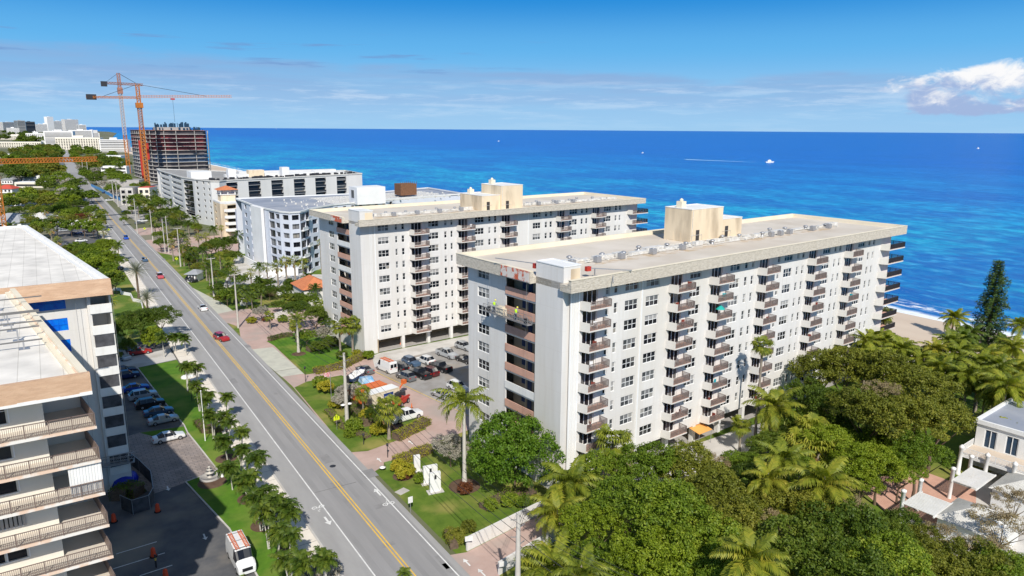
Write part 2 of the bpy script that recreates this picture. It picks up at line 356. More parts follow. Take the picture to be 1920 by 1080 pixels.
def mixc(f, a, b):
    n = nn(nt, 'ShaderNodeMix', data_type='RGBA', clamp_factor=True); L(f, n.inputs[0])
    for i, x in ((6, a), (7, b)):
        if isinstance(x, tuple): n.inputs[i].default_value = c4(x)
        else: L(x, n.inputs[i])
    return n.outputs[2]
X = mth('ADD', sp.outputs[0], mth('MULTIPLY', mth('SUBTRACT', snoise((.02, .006, 1), 4), .5), 90))
cc = mixc(rng(X, 205, 620), (.008,.50,.62), (.002,.32,.68))
cc = mixc(rng(X, 420, 1250), cc, (.001,.14,.60))
cc = mixc(rng(X, 1200, 9000), cc, (.001,.115,.54))
pat = snoise((.009, .0045, 1), 6, 1.0, .65)
cc = mixc(rng(pat, .42, .60, 0, .75), cc, (.001,.105,.48))
far_ = mth('MULTIPLY', rng(snoise((.00035, .0002, 1), 5, 1, .6), .5, .68), rng(sp.outputs[0], 3000, 9000, 0, .6))
cc = mixc(far_, cc, (.01,.20,.58))
chop = snoise((.17, .10, 1), 6, 1.0, .7)
midw = snoise((.05, .022, 1), 6, 1.0, .65)
cc = mixc(rng(midw, .40, .60, .5, 0), cc, (.001,.085,.40))
cc = mixc(rng(midw, .56, .72, 0, .15), cc, (.02,.30,.62))
cc = mixc(rng(chop, .40, .58, .62, 0), cc, (.0,.08,.38))
cc = mixc(mth('MULTIPLY', rng(chop, .54, .66, 0, .5), rng(sp.outputs[0], 900, 250)), cc, (.10,.50,.78))
sea_x = mth('ADD', sp.outputs[0], mth('MULTIPLY', mth('SUBTRACT', snoise((.03, .03, 1), 6, 1, .6), .5), 13))
fn = snoise((.5, .16, 1), 8, 1.0, .75)
f1 = mth('MULTIPLY', rng(sea_x, 193.0, 194.5), rng(sea_x, 201.5, 198))
f2 = mth('MULTIPLY', mth('MULTIPLY', rng(sea_x, 202, 205), rng(sea_x, 214, 207)), rng(fn, .48, .6))
f3 = mth('MULTIPLY', mth('MULTIPLY', rng(sea_x, 222, 226), rng(sea_x, 231, 227)), rng(fn, .60, .68, 0, .5))
foam = mth('MAXIMUM', mth('MULTIPLY', f1, rng(fn, .30, .48, .35, 1)), mth('MAXIMUM', f2, f3))
cc = mixc(foam, cc, (.80,.84,.86)); L(cc, b_.inputs['Base Color'])
L(rng(foam, 0, 1, .28, .9), b_.inputs['Roughness'])
wv = snoise((.5, .16, 1), 7, 1.0, .65); wv2 = snoise((.06, .02, 1), 4)
bp = nn(nt, 'ShaderNodeBump', i_Strength=.55, i_Distance=1.2); L(mth('ADD', wv, mth('MULTIPLY', wv2, 2.5)), bp.inputs['Height']); L(bp.outputs[0], b_.inputs['Normal'])
sheet('sea', [(140,-2000),(100000,-30000),(140000,0),(100000,100000),(-60000,160000),(-60000,30500),(145,30000),(145,0)], -.9, 'sea')
mat('reef', (.55,.62,.55)); 

# the road runs along Y and bends slightly far away
rp = [(-80,29.8),(60,29.4),(100,29.7),(140,30.0),(270,30.6),(460,30.4),(620,31.0),(770,32.6),(900,33.5),(1100,38),(1500,48),(2300,60)]
def rx(y):
    for (y0, x0), (y1, x1) in zip(rp, rp[1:]):
        if y0 <= y <= y1: return x0+(x1-x0)*(y-y0)/(y1-y0)
    return rp[-1][1]
def strip(name, o0, o1, y0, y1, z, m, step=20, h=0.0, **tags):
    b = MB(); n = max(1, int((y1-y0)/step)); yy = [y0+(y1-y0)*i/n for i in range(n+1)]
    for p, q in zip(yy, yy[1:]):
        a, c = rx(p), rx(q)
        b.quad((a+o0, p, z), (a+o1, p, z), (c+o1, q, z), (c+o0, q, z))
        if h:
            b.quad((a+o0, p, z-h), (a+o0, p, z), (c+o0, q, z), (c+o0, q, z-h)); b.quad((a+o1, p, z-h), (c+o1, q, z-h), (c+o1, q, z), (a+o1, p, z))
    return b.build(name, m, **(tags or dict(kind='structure')))
strip('road', -6.6, 5.3, -80, 2200, .07, 'asphalt_edge')
strip('road', -6.1, 4.6, -80, 900, .085, 'asphalt')
for o in (-3.55, 4.2): strip('road_marking', o-.08, o+.08, -80, 700, .105, 'paint_white')
for o in (-.2, .2): strip('road_marking', o-.09, o+.09, -80, 560, .105, 'paint_yellow')
strip('kerb', -6.75, -6.5, -80, 500, .2, 'concrete_light', h=.2)
strip('sidewalk', -9.7, -6.76, -80, 470, .185, 'sidewalk', h=.18)
strip('bike_lane', -6.1, -3.63, -80, 500, .095, 'asphalt_edge')
# joints of the sidewalk, patches and manhole on the road
b = MB()
for i in range(120): y = 40+i*3.0; b.box(rx(y)-9.55, y, .188, rx(y)-6.8, y+.05, .192)
b.build('sidewalk_joint', 'asphalt_lot', kind='structure')
x, y = G(624, 875); b = MB(); b.lathe([(.45,0),(.45,.012),(.35,.016),(0.01,.016)], 16, (x, y, .088)); tag(b.build('manhole_cover', 'dark_metal'), 'round dark manhole cover in the right lane of the road', 'manhole')
b = MB()
for (ax, ay, bx, by) in ((590,925,668,905),(500,700,560,690)):
    p = G(ax, ay); q = G(bx, by); b.beam((p[0], p[1], .09), (q[0], q[1], .09), .07, .012)
b.build('road_crack', 'asphalt_lot', kind='structure')
for o in (-2.9,-1.15,1.2,3.0): strip('tyre_track', o-.32, o+.32, -80, 600, .09, 'tyre_dark')
b = MB(); rq = random.Random(77)
for _ in range(26): y = rq.uniform(55, 330); x = rx(y)+rq.uniform(-5, 4); b.box(x, y, .0905, x+rq.uniform(.4, 2.2), y+rq.uniform(.5, 3.5), .094)
b.build('road_patch', 'asphalt_patch', kind='structure')
# bike symbols and arrows
def arrow(x, y, s, d, z=.115):
    b = MB(); pts = [(-.12,-1),(.12,-1),(.12,.2),(.42,.2),(0,1),(-.42,.2),(-.12,.2)]
    b.add([(x+px*s*d, y+py*s*d, z) for px, py in pts], [(0,1,2,6),(3,4,5)]); return b
def bike(x, y, s, d, z=.115):
    b = MB()
    def ring(cx, cy, r):
        k = 14
        vs = [(x+(cx+rr*cos(2*pi*i/k))*s*d, y+(cy+rr*sin(2*pi*i/k))*s*d, z) for i in range(k) for rr in (r, r-.14)]
        b.add(vs, [(2*i, (2*i+2) % (2*k), (2*i+3) % (2*k), 2*i+1) for i in range(k)])
    ring(-.42, -.1, .34); ring(.42, -.1, .34)
    for (ax, ay, bx, by) in ((-.42,-.1,-.15,.35),(-.15,.35,.25,.3),(.25,.3,.42,-.1),(-.15,.35,.0,-.1),(-.05,.5,.3,.75),(.3,.75,.1,.95),(-.05,.5,.1,.2)):
        l = hypot(bx-ax, by-ay); nx, ny = -(by-ay)/l*.06, (bx-ax)/l*.06
        b.add([(x+p*s*d, y+q*s*d, z) for p, q in ((ax+nx,ay+ny),(bx+nx,by+ny),(bx-nx,by-ny),(ax-nx,ay-ny))], [(0,1,2,3)])
    return b
for (px, py, d) in ((614,978,-1),(708,924,1)): arrow(*G(px, py), 1.1, d).build('road_arrow', 'paint_white', kind='structure')
for (px, py, d) in ((597,953,-1),(728,945,1)): bike(*G(px, py), 1.1, d).build('bike_symbol', 'paint_white', kind='structure')
# lots on the right of the road
for u0, u1, v0, v1, nm in ((1.5, 88, 2.5, 24, 0), (8, 91.5, 73.4, 95, 1)): sheet('garage_floor', [UV(u0,v0),UV(u1,v0),UV(u1,v1),UV(u0,v1)], .12, 'concrete')
def gp(*pts): return [G(*p) for p in pts]
sheet('lawn', [(35.2,-60),(150,-60),(150,330),(36,330)], .015, 'lawn')
sheet('driveway', gp((448,612),(478,596),(525,632),(500,634),(518,652),(572,703),(640,692),(697,668),(900,630),(1030,690),(1000,802),(880,806),(808,832),(740,860),(700,886),(690,897),(548,724),(452,640)), .03, 'drive_pink')
sheet('parking_lot', gp((703,699),(735,677),(885,641),(1050,700),(1010,850),(862,774)), .045, 'asphalt_stain')
sheet('walkway', gp((697,668),(712,662),(885,628),(890,640),(735,678),(703,690)), .05, 'concrete_light')
sheet('concrete_pad', gp((468,656),(512,651),(570,701),(528,707)), .045, 'pad_pale')
sheet('lawn', gp((552,727),(575,716),(640,704),(690,722),(735,740),(772,776),(800,805),(745,826),(690,846),(655,849)), .06, 'lawn')
sheet('lawn', gp((500,640),(560,622),(690,664),(690,671),(638,690),(575,698),(520,652)), .06, 'lawn_rich')
sheet('driveway', gp((838,1042),(874,1036),(1000,972),(1062,942),(1100,960),(1060,1002),(936,1076),(945,1120),(885,1120)), .03, 'drive_pink')
sheet('driveway', gp((335,545),(352,535),(420,570),(440,585),(425,590),(395,590)), .03, 'pad_pale')
sheet('driveway', gp((392,592),(450,580),(560,575),(640,610),(560,625),(470,628),(440,610),(420,604)), .035, 'drive_pink')
sheet('driveway', gp((245,432),(262,428),(310,425),(300,438),(262,442)), .03, 'drive_pink')
sheet('driveway', gp((255,455),(275,450),(430,440),(470,470),(330,480),(300,474)), .03, 'drive_pink')
b = MB()
for pts in (((703,697),(862,772)),((862,772),(1010,846))):
    p, q = G(*pts[0]), G(*pts[1]); b.beam((p[0], p[1], .055), (q[0], q[1], .055), .14, .01)
b.build('road_marking', 'paint_yellow', kind='structure')
for i, (px, py) in enumerate(((711,863),(770,830),(875,1055),(903,1074))):
    p = G(px, py); arrow(p[0], p[1], .8, 1, .06).build('drive_arrow', 'paint_white', kind='structure')
# lots on the left
_gp = gp
def gp(*pts): return [(min(x, 20.15), y) for x, y in _gp(*pts)]
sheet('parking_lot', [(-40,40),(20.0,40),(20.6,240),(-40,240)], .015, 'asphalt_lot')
sheet('lawn', [(-30,170),(20.6,178),(20.8,330),(-60,330)], .03, 'lawn')
sheet('driveway', gp((190,712),(215,676),(330,652),(395,652),(384,666),(256,690),(215,705)), .045, 'concrete_light')
sheet('lawn', gp((258,690),(384,667),(500,832),(366,829),(352,812),(345,797),(300,745)), .05, 'lawn_rich')
sheet('lawn', gp((366,829),(500,832),(690,1100),(500,1110),(430,992),(348,904),(408,882)), .055, 'lawn_rich')
sheet('lawn', gp((262,812),(345,800),(350,815),(300,822)), .052, 'lawn_rich')
sheet('paver_court', gp((222,824),(262,811),(352,812),(366,829),(408,882),(348,905),(290,926),(232,905)), .035, 'pavers')
b = MB()
for (a0, a1, b0, b1) in ((218,1039,294,1016),(212,1067,309,1037),(262,1080,323,1060)):
    p, q = G(a0, a1), G(b0, b1); b.beam((p[0], p[1], .03), (q[0], q[1], .03), .11, .01)
for (px, py, d) in ((315,916,-1),(384,1007,-1)):
    p = G(px, py); a = arrow(p[0], p[1], .75, d, .04); b.add(a.v, a.f)
b.build('parking_marking', 'paint_white', kind='structure')
b = MB()
def kerbline(pts, w=.18, h=.12):
    g = gp(*pts)
    for p, q in zip(g, g[1:]): b.beam((p[0], p[1], h/2), (q[0], q[1], h/2), w, h)
kerbline(((258,690),(300,745),(345,797),(352,812),(366,829),(408,882),(348,904),(430,992),(500,1110)))
kerbline(((552,727),(655,849),(690,846),(745,826),(800,805),(772,776))); kerbline(((697,895),(742,862),(808,834)))
b.build('kerb', 'concrete_light', kind='structure')
gp = _gp
sheet('courtyard', gp((1690,975),(1760,905),(1860,885),(1960,900),(1960,1040),(1800,1060)), .03, 'concrete_light')
sheet('patio', gp((1600,905),(1720,880),(1830,920),(1830,1000),(1660,960)), .05, 'salmon')
sheet('courtyard', gp((1180,900),(1280,842),(1400,800),(1440,790),(1400,850),(1260,905)), .05, 'concrete_light')
sheet('construction_yard', gp((178,338),(300,345),(305,398),(262,420),(236,402)), .03, 'concrete')
sheet('road', [(-400,500),(28,500),(28,506),(-400,506)], .03, 'asphalt_edge')
# ------------------------------------------------------------------ parts used by the condominiums
def panes(name, cols):
    m = MATS[name]; nt = m.node_tree; b = nt.nodes['Principled BSDF']; g = nn(nt, 'ShaderNodeNewGeometry'); oi = nn(nt, 'ShaderNodeObjectInfo')
    a = nn(nt, 'ShaderNodeMath', operation='ADD'); nt.links.new(g.outputs['Random Per Island'], a.inputs[0]); nt.links.new(oi.outputs['Random'], a.inputs[1]); f = nn(nt, 'ShaderNodeMath', operation='FRACT'); nt.links.new(a.outputs[0], f.inputs[0])
    cr = nn(nt, 'ShaderNodeValToRGB'); cr.color_ramp.interpolation = 'CONSTANT'; e = cr.color_ramp.elements
    for i, (p, c) in enumerate(cols):
        x = e[0] if i == 0 else (e[1] if i == 1 else e.new(p)); x.position = p; x.color = c4(c)
    nt.links.new(f.outputs[0], cr.inputs[0]); nt.links.new(cr.outputs[0], b.inputs['Base Color'])
def weather(name, streak=(.55,.50,.44), amt=.35, joints=True):
    """rain streaks and slab joints on a painted wall"""
    m = MATS[name]; nt = m.node_tree; b = nt.nodes['Principled BSDF']; src = b.inputs['Base Color'].links[0].from_socket; L = nt.links.new
    tc = nn(nt, 'ShaderNodeTexCoord'); mp = nn(nt, 'ShaderNodeMapping'); mp.inputs['Scale'].default_value = (1.1, 1.1, .05); L(tc.outputs['Object'], mp.inputs[0])
    n = nn(nt, 'ShaderNodeTexNoise', i_Scale=1.6, i_Detail=5.0, i_Roughness=.6); L(mp.outputs[0], n.inputs['Vector']); r = nn(nt, 'ShaderNodeMapRange', n_1=.50, n_2=.74, n_3=0.0, n_4=amt); L(n.outputs['Fac'], r.inputs[0])
    x = nn(nt, 'ShaderNodeMix', data_type='RGBA'); x.inputs[7].default_value = c4(streak); L(r.outputs[0], x.inputs[0]); L(src, x.inputs[6]); out = x.outputs[2]
    if joints:
        s = nn(nt, 'ShaderNodeSeparateXYZ'); L(tc.outputs['Object'], s.inputs[0]); a = nn(nt, 'ShaderNodeMath', operation='MULTIPLY_ADD', n_1=1/2.78, n_2=-.21+10); L(s.outputs[2], a.inputs[0]); f = nn(nt, 'ShaderNodeMath', operation='FRACT'); L(a.outputs[0], f.inputs[0])
        c = nn(nt, 'ShaderNodeMath', operation='LESS_THAN', n_1=.022); L(f.outputs[0], c.inputs[0]); k = nn(nt, 'ShaderNodeMath', operation='MULTIPLY', n_1=.22); L(c.outputs[0], k.inputs[0])
        y = nn(nt, 'ShaderNodeMix', data_type='RGBA'); y.inputs[7].default_value = c4(streak); L(k.outputs[0], y.inputs[0]); L(out, y.inputs[6]); out = y.outputs[2]
    L(out, b.inputs['Base Color'])
panes('glass_dark', [(0,(.010,.012,.017)),(.5,(.02,.023,.03)),(.72,(.05,.052,.055)),(.87,(.14,.135,.13)),(.95,(.30,.28,.25))]); panes('glass_grey', [(0,(.06,.065,.07)),(.35,(.13,.135,.14)),(.7,(.21,.21,.215)),(.9,(.34,.33,.31))])
weather('stucco'); weather('white_paint', (.56,.52,.46), .22, False); weather('cream', (.50,.40,.28), .14, False); weather('salmon', (.40,.24,.18), .3, False)
m = mat('fascia_stone', (.60,.545,.46), (.48,.43,.355), 1.6, .95, bump=.9, bscale=3.2, stretch=(1,1,2.2), contrast=(.42,.6))
mat('door_dark', (.05,.045,.045), rough=.4); mat('roof_rust', (.50,.38,.25), (.64,.57,.49), .5, .9, contrast=(.4,.6)); mat('tan_wall', (.42,.33,.22), (.36,.28,.19), .5, .9); mat('door_navy', (.03,.05,.11), rough=.5)
mat('tile_orange', (.62,.225,.10), (.48,.16,.07), 1.5, .85); mat('white_plastic', (.8,.8,.8), rough=.4)
WM = ['frame_white', 'glass_dark', 'glass_grey', 'glass_blind', 'glass_blue', 'glass_film', 'dark_metal']
def window_mb(w, h, nx, ny=2, lower=1, upper=1, fr=.07, frame=0):
    """window lying in the XZ plane, facing -Y; origin at its lower left corner"""
    b = MB(); b.box(0, 0, 0, w, .06, fr, frame); b.box(0, 0, h-fr, w, .06, h, frame)
    for i in range(nx+1):
        x = (w-fr)*i/nx; b.box(x, .002, fr, x+fr, .058, h-fr, frame)
    for j in range(1, ny):
        z = h*j/ny
        for i in range(nx):
            x = (w-fr)*i/nx+fr; b.box(x, .004, z-.03, x+(w-fr)/nx-fr, .05, z+.03, frame)
    for j in range(ny):
        for i in range(nx): b.quad((w*i/nx, .04, h*j/ny), (w*(i+1)/nx, .04, h*j/ny), (w*(i+1)/nx, .04, h*(j+1)/ny), (w*i/nx, .04, h*(j+1)/ny), lower if j == 0 else upper)
    return b
class Repeats:
    """equal parts of one thing; the hundred nearest stay objects, the rest become one"""
    def __init__(s, parent, name, mats, cam_local): s.p = parent; s.n = name; s.m = mats; s.l = []; s.c = {}; s.cam = cam_local
    def add(s, key, mbf, loc, rz=0.0):
        if key not in s.c: mb = mbf(); s.c[key] = (mb, mb.mesh(s.n, s.m))
        s.l.append((key, loc, rz))
    def flush(s, cap=100):
        s.l.sort(key=lambda t: (Vector(t[1])-s.cam).length)
        for key, loc, rz in s.l[:cap]: link(s.n, s.c[key][1], s.p, loc, rz)
        if len(s.l) > cap:
            o = MB()
            for key, loc, rz in s.l[cap:]:
                ca, sa = cos(rz), sin(rz); o.T = lambda p: (loc[0]+p[0]*ca-p[1]*sa, loc[1]+p[0]*sa+p[1]*ca, loc[2]+p[2])
                mb = s.c[key][0]; k = len(o.v); o.v += [o.T(p) for p in mb.v]; o.f += [tuple(i+k for i in f) for f in mb.f]; o.m += mb.m; o.sm += mb.sm
            o.build(s.n, s.m, s.p, kind='stuff')
def rail_mb(pts, h=1.05, step=.12, bar=.035, post=1.1, mi=0, mid=False):
    b = MB()
    for (x0, y0), (x1, y1) in zip(pts, pts[1:]):
        l = hypot(x1-x0, y1-y0); ux, uy = (x1-x0)/l, (y1-y0)/l
        b.beam((x0, y0, h), (x1, y1, h), .06, .06, mi); b.beam((x0, y0, .12), (x1, y1, .12), .05, .05, mi)
        if mid: b.beam((x0, y0, .35), (x1, y1, .35), .03, .03, mi)
        k = max(2, int(l/step))
        for i in range(1, k): b.beam((x0+ux*l*i/k, y0+uy*l*i/k, .12), (x0+ux*l*i/k, y0+uy*l*i/k, h), bar, bar*.6, mi)
        k = max(1, round(l/post))
        for i in range(k+1): b.beam((x0+ux*l*i/k, y0+uy*l*i/k, 0), (x0+ux*l*i/k, y0+uy*l*i/k, h+.03), .06, .06, mi)
    return b
FH = 2.78
_mesh_cache = {}
def cached(key, f, name, mats):
    if key not in _mesh_cache: _mesh_cache[key] = f().mesh(name, mats)
    return _mesh_cache[key]
def balcony(root, u, v, zf, w, dep=1.55, wrap=None, door=True, sk=.35):
    key = ('b', round(w, 1), wrap)
    def slab():
        b = MB(); poly = [(0,0),(sk,-dep),(w,-dep)] + ([(w,wrap[0]),(wrap[1],wrap[0]),(wrap[1],0)] if wrap else [(w,0)])
        b.prism(poly, -.2, -.001, 0, 1); b.prism([(0,-.001),(sk,-dep),(sk+.13,-dep+.02),(.13,-.001)], 0, 1.02, 0); return b
    o = link('balcony', cached(key, slab, 'balcony', ['stucco', 'salmon']), root, (u, v, zf))
    def rl():
        p = [(sk+.05,-dep+.06),(w-.06,-dep+.06)] + ([(w-.06,wrap[0]-.1)] if wrap else [(w-.06,-.02)])
        return rail_mb(p, .98, .11, .045)
    link('railing', cached(key+('r',), rl, 'railing', ['dark_metal' if wrap else 'rail_pink']), o)
    def dr():
        b = window_mb(2.6, 2.3, 3, 1, 1, 1, .09); return b
    if door: link('sliding_door', cached('door', dr, 'sliding_door', WM), root, (u+.6, v+.16, zf+.02))
    return o
WG = [(1, 1)]*7+[(2, 2)]*5+[(1, 2)]+[(2, 3)]*2+[(1, 3)]+[(1, 2)]*2
def condo(label, name, P):
    """P: dictionary of measures in the block frame (u east, v north)"""
    root = thing(name, label, 'apartment building', (52.8, 66.5, 0), BT); du, dv = P['o']
    cl = Vector((-52.8*cos(BT)-66.5*sin(BT), 52.8*sin(BT)-66.5*cos(BT), 48))
    r2 = random.Random(P['seed']); win = Repeats(root, 'window', WM, cl)
    vS, uE, vN, uW = P['vS'], P['uE'], P['vN'], P['uW']
    fl = [25.6-FH*k for k in range(9)]
    # south wall
    holes = []
    for zi, zf in enumerate(fl):
        for (a, c, nx) in P['win']:
            holes.append((a, c, zf+1.1, zf+2.58)); g = r2.choice(WG); w_ = round(c-a, 1)
            win.add((w_, nx, g), lambda w_=w_, nx=nx, g=g: window_mb(w_, 1.48, nx, 2, *g), (a+(c-a-w_)/2, vS+.1, zf+1.1))
        for bu in P['balc']: holes.append((bu+.6, bu+3.2, zf+.02, zf+2.32))
    b = MB(); Pm = lambda a, d, z: (a, vS-d, z)
    b.wall(Pm, P['uS'], uE, 3.15, 28.3, holes, .16)
    # west wall
    wh = []
    for zf in fl:
        a, c = P['wwin']; wh.append((a, c, zf+1.1, zf+2.6)); g = r2.choice(WG); w_ = c-a
        win.add((round(w_, 1), 3, g, 'w'), lambda w_=w_, g=g: window_mb(round(w_, 1), 1.5, 3, 2, *g), (uW+.1, c, zf+1.1), -pi/2)
    a0, a1 = P['walk']; wk = [(a0, a1, zf+.95, zf+2.5) for zf in fl]
    Pw = lambda a, d, z: (uW-d, a, z)
    b.wall(lambda a, d, z: Pw(-a, d, z), -vN, -P['tv1'], 0, 28.3, [(-c, -a, z0, z1) for a, c, z0, z1 in wh+wk], .16)
    b.wall(lambda a, d, z: (uE+d, a, z), vS, vN, 0, 28.3, [], .1); b.wall(lambda a, d, z: (-a, vN+d, z), -uE, -uW, 0, 28.3, [], .1)
    b.box(uW+.2, P['tv1'], 3.1, uE-.05, vN-.05, 3.15); b.box(P['uS'], vS+.02, 2.9, uE-.02, vN-.1, 3.12)
    b.build('wall', 'stucco', root)
    # pilasters and grooves
    for u, w_, d_ in [(u, .24, .10) for u in P['pil']]+[(u, .07, .06) for u in P['groove']]: b = MB(); b.box(u-w_/2, vS-d_, 3.15, u+w_/2, vS-.001, 28.3); b.build('pilaster', 'frame_white', root)
    # walkways behind the salmon parapets
    b = MB(); b.box(uW+1.7, a0-.3, 3.2, uW+1.8, a1+.3, 28.2, 0)
    for zf in fl: b.box(uW+.17, a0-.3, zf-.15, uW+1.7, a1+.3, zf, 1)
    b.build('walkway', ['tan_wall', 'concrete'], root)
    for k, zf in enumerate(fl):
        b = MB(); b.box(uW-.14, a0, zf+.0, uW-.002, a1, zf+1.08)
        o = b.build('walkway_parapet', 'white_paint' if k in P['wpar'] else 'salmon', root)
        b = MB(); b.box(uW+1.62, a0+2.8, zf, uW+1.7, a0+3.7, zf+2.1); b.box(uW+1.6, a0+4.3, zf+.8, uW+1.7, a0+5.0, zf+2.1); b.build('door', 'door_navy', root)
    # roof slab with fascia, parapet and deck
    e0, e1, e2, e3 = P['roof']; tu0, tu1, tv0, tv1, tz = P['tower']; zr = P['zr']
    b = MB(); b.prism([(e0+.4, e1), (e2, e1), (e2, e3), (e0, e3), (e0, tv1), (tu0, tv1), (tu0, tv0), (e0+.4, tv0)], 28.3, zr-.7, 0, 0)
    b.box(e0+.4, e1, zr-.7, e2-.5, e1+.5, zr); b.box(e2-.5, e1, zr-.7, e2, e3-.5, zr); b.box(e0, e3-.5, zr-.7, e2, e3, zr); b.box(e0, tv1, zr-.7, e0+.5, e3-.5, zr)
    b.build('roof_fascia', 'fascia_stone', root)
    b = MB()
    for (x0, y0, x1, y1) in ((e0+.34, e1-.06, e2+.06, e1+.52), (e2-.52, e1+.52, e2+.06, e3-.52), (e0-.06, e3-.52, e2+.06, e3+.06), (e0-.06, tv1, e0+.52, e3-.52)): b.box(x0, y0, zr, x1, y1, zr+.06)
    for (x0, y0, x1, y1) in ((e0+.9, e1+.5, e2-.5, e1+.55), (e2-.55, e1+.55, e2-.5, e3-.55), (e0+.5, e3-.55, e2-.5, e3-.5), (e0+.5, tv1, e0+.55, e3-.55)): b.box(x0, y0, zr-.69, x1, y1, zr)
    b.build('parapet_cap', 'parapet_cream', root)
    b = MB(); b.prism([(tu1, e1+.55), (e2-.55, e1+.55), (e2-.55, e3-.55), (e0+.55, e3-.55), (e0+.55, tv1), (tu1, tv1)], zr-.698, zr-.66)
    b.build('roof', 'roof_tan', root)
    ru = random.Random(P['seed']); dv_ = P['duct'][2]
    for u0, u1, vv in ((13, 44, dv_-2.6), (48, 78, dv_-2.3)):
        b = MB(); n = 26; us = [u0+(u1-u0)*i/n for i in range(n+1)]; hi = [vv+.9+ru.uniform(-.5,.6) for _ in us]; lo = [vv-.7+ru.uniform(-.6,.5) for _ in us]; hi[0] = lo[0] = vv; hi[-1] = lo[-1] = vv
        for i in range(n): b.quad((us[i], lo[i], zr-.652), (us[i+1], lo[i+1], zr-.652), (us[i+1], hi[i+1], zr-.652), (us[i], hi[i], zr-.652))
        b.build('roof_stain', 'roof_rust', root)
    # stair tower
    b = MB(); b.box(tu0, tv0, 0, tu1, tv1, tz, 0, top=1); b.build('stair_tower', ['stucco_grey' if 0 else 'stucco', 'roof_light'], root)
    b = MB()
    b.box(tu0-.06, tv0-.06, tz, tu1+.06, tv0+.1, tz+.12); b.box(tu0-.06, tv1-.1, tz, tu1+.06, tv1+.06, tz+.12); b.box(tu0-.06, tv0+.1, tz, tu0+.1, tv1-.1, tz+.12); b.box(tu1-.1, tv0+.1, tz, tu1+.06, tv1-.1, tz+.12)
    b.build('tower_coping', 'frame_white', root)
    b = MB(); b.box(tu1+.01, tv0+.4, zr-.65, tu1+.06, tv1-.4, tz-.3); b.box(tu0+1.2, tv0-.03, zr-.4, tu1-.1, tv0-.005, tz-.35); b.build('tower_panel', 'cream', root)
    # penthouses
    for (x0, y0, x1, y1, z1, mi) in P['pent']:
        b = MB(); b.box(x0, y0, zr-.66, x1, y1, z1, 0, top=1); b.box(x0-.05, y0-.05, z1, x1+.05, y0+.15, z1+.12, 2); b.box(x0-.05, y1-.15, z1, x1+.05, y1+.05, z1+.12, 2)
        b.box(x0-.05, y0+.15, z1, x0+.15, y1-.15, z1+.12, 2); b.box(x1-.15, y0+.15, z1, x1+.05, y1-.15, z1+.12, 2)
        o = b.build('penthouse', [mi, 'roof_light', 'white_paint'], root); b = MB(); b.box(x0+1.2, y1-2.6, z1, x0+2.4, y1-1.4, z1+1.1); b.lathe([(.3,1.1),(.35,1.4),(.05,1.6)], 8, (x0+1.8, y1-2.0, z1)); b.build('chimney_vent', 'parapet_cream', o)
        b = MB(); b.box(x0+1.4, y0-.04, zr-.6, x0+2.3, y0-.004, zr+1.45); b.build('door', 'door_dark', o)
        b = MB()
        for i in range(3): b.box(x0-.03, y0+.5+i*1.6, zr-.5, x0-.004, y0+1.5+i*1.6, zr+.9)
        b.build('louvre', 'cream', o)
        b = MB(); b.tube([(x0+.3, y0-.06, zr-.5), (x0+.3, y0-.06, z1-.2)], .05, 5); b.tube([(x0, y0-.08, zr+.6), (x0+3, y0-.08, zr+.6), (x0+3, y0-.08, zr-.5)], .03, 4); b.build('pipe', 'duct', o)
    # rooftop plant
    for (u, v, s) in P['vents']:
        b = MB(); c = (u, v, zr-.66)
        b.lathe([(.42*s,0),(.42*s,.3*s),(.3*s,.35*s),(.3*s,.6*s),(.55*s,.66*s),(.55*s,.85*s),(.25*s,1.05*s),(.02,1.07*s)], 10, c); b.build('roof_vent', 'steel', root)
    b = MB(); d0, d1, dvv = P['duct']
    x = d0
    while x < d1:
        l = r2.uniform(1.5, 4.5); y = dvv+r2.uniform(-.5, .5); hh = r2.uniform(.25, .7)
        b.box(x, y-.3, zr-.6, x+l, y+.3+r2.uniform(0, .4), zr-.6+hh)
        if r2.random() < .6: b.box(x+l*.4, y-1.5, zr-.62, x+l*.4+.25, y-.32, zr-.35)
        if r2.random() < .5: b.box(x+l*.6, y+.72, zr-.62, x+l*.6+.2, y+2.2, zr-.4)
        x += l+r2.uniform(.1, .9)
    b.build('duct', 'duct', root)
    b = MB()
    for k in range(9):
        y = dvv+r2.uniform(-2.0, 2.0); x = r2.uniform(d0, d1-12); b.tube([(x, y, zr-.45), (x+r2.uniform(8, 25), y+r2.uniform(-.3, .3), zr-.45)], .07, 5)
    b.build('pipe', 'duct', root)
    for u in P['cond']:
        b = MB(); b.box(u, dvv-2.1, zr-.6, u+.9, dvv-1.3, zr+.25); b.lathe([(.32,0),(.32,.05),(.05,.06)], 10, (u+.45, dvv-1.7, zr+.25)); b.build('condenser', 'steel', root)
    # ground floor: recessed wall and columns
    b = MB(); g0 = P['uS']+P['solid']; b.box(g0, vS+6.5, 0, uE-1, vS+6.7, 2.9); b.box(P['uS'], vS, 0, g0, vS+.2, 3.1, 0)
    b.build('ground_floor_wall', 'tan_wall', root)
    for u in P['cols']:
        b = MB(); b.box(u-.35, vS+.05, 0, u+.35, vS+.75, 2.95); b.build('column', 'stucco', root)
    for u in P['balc']:
        for k, zf in enumerate(fl): balcony(root, u, vS, zf, 4.35)
    if P['end']:
        for k, zf in enumerate(fl): balcony(root, P['end'][0], vS, zf, P['end'][1], wrap=(5.5, uE-P['end'][0]), sk=.6)
    win.flush(); return root
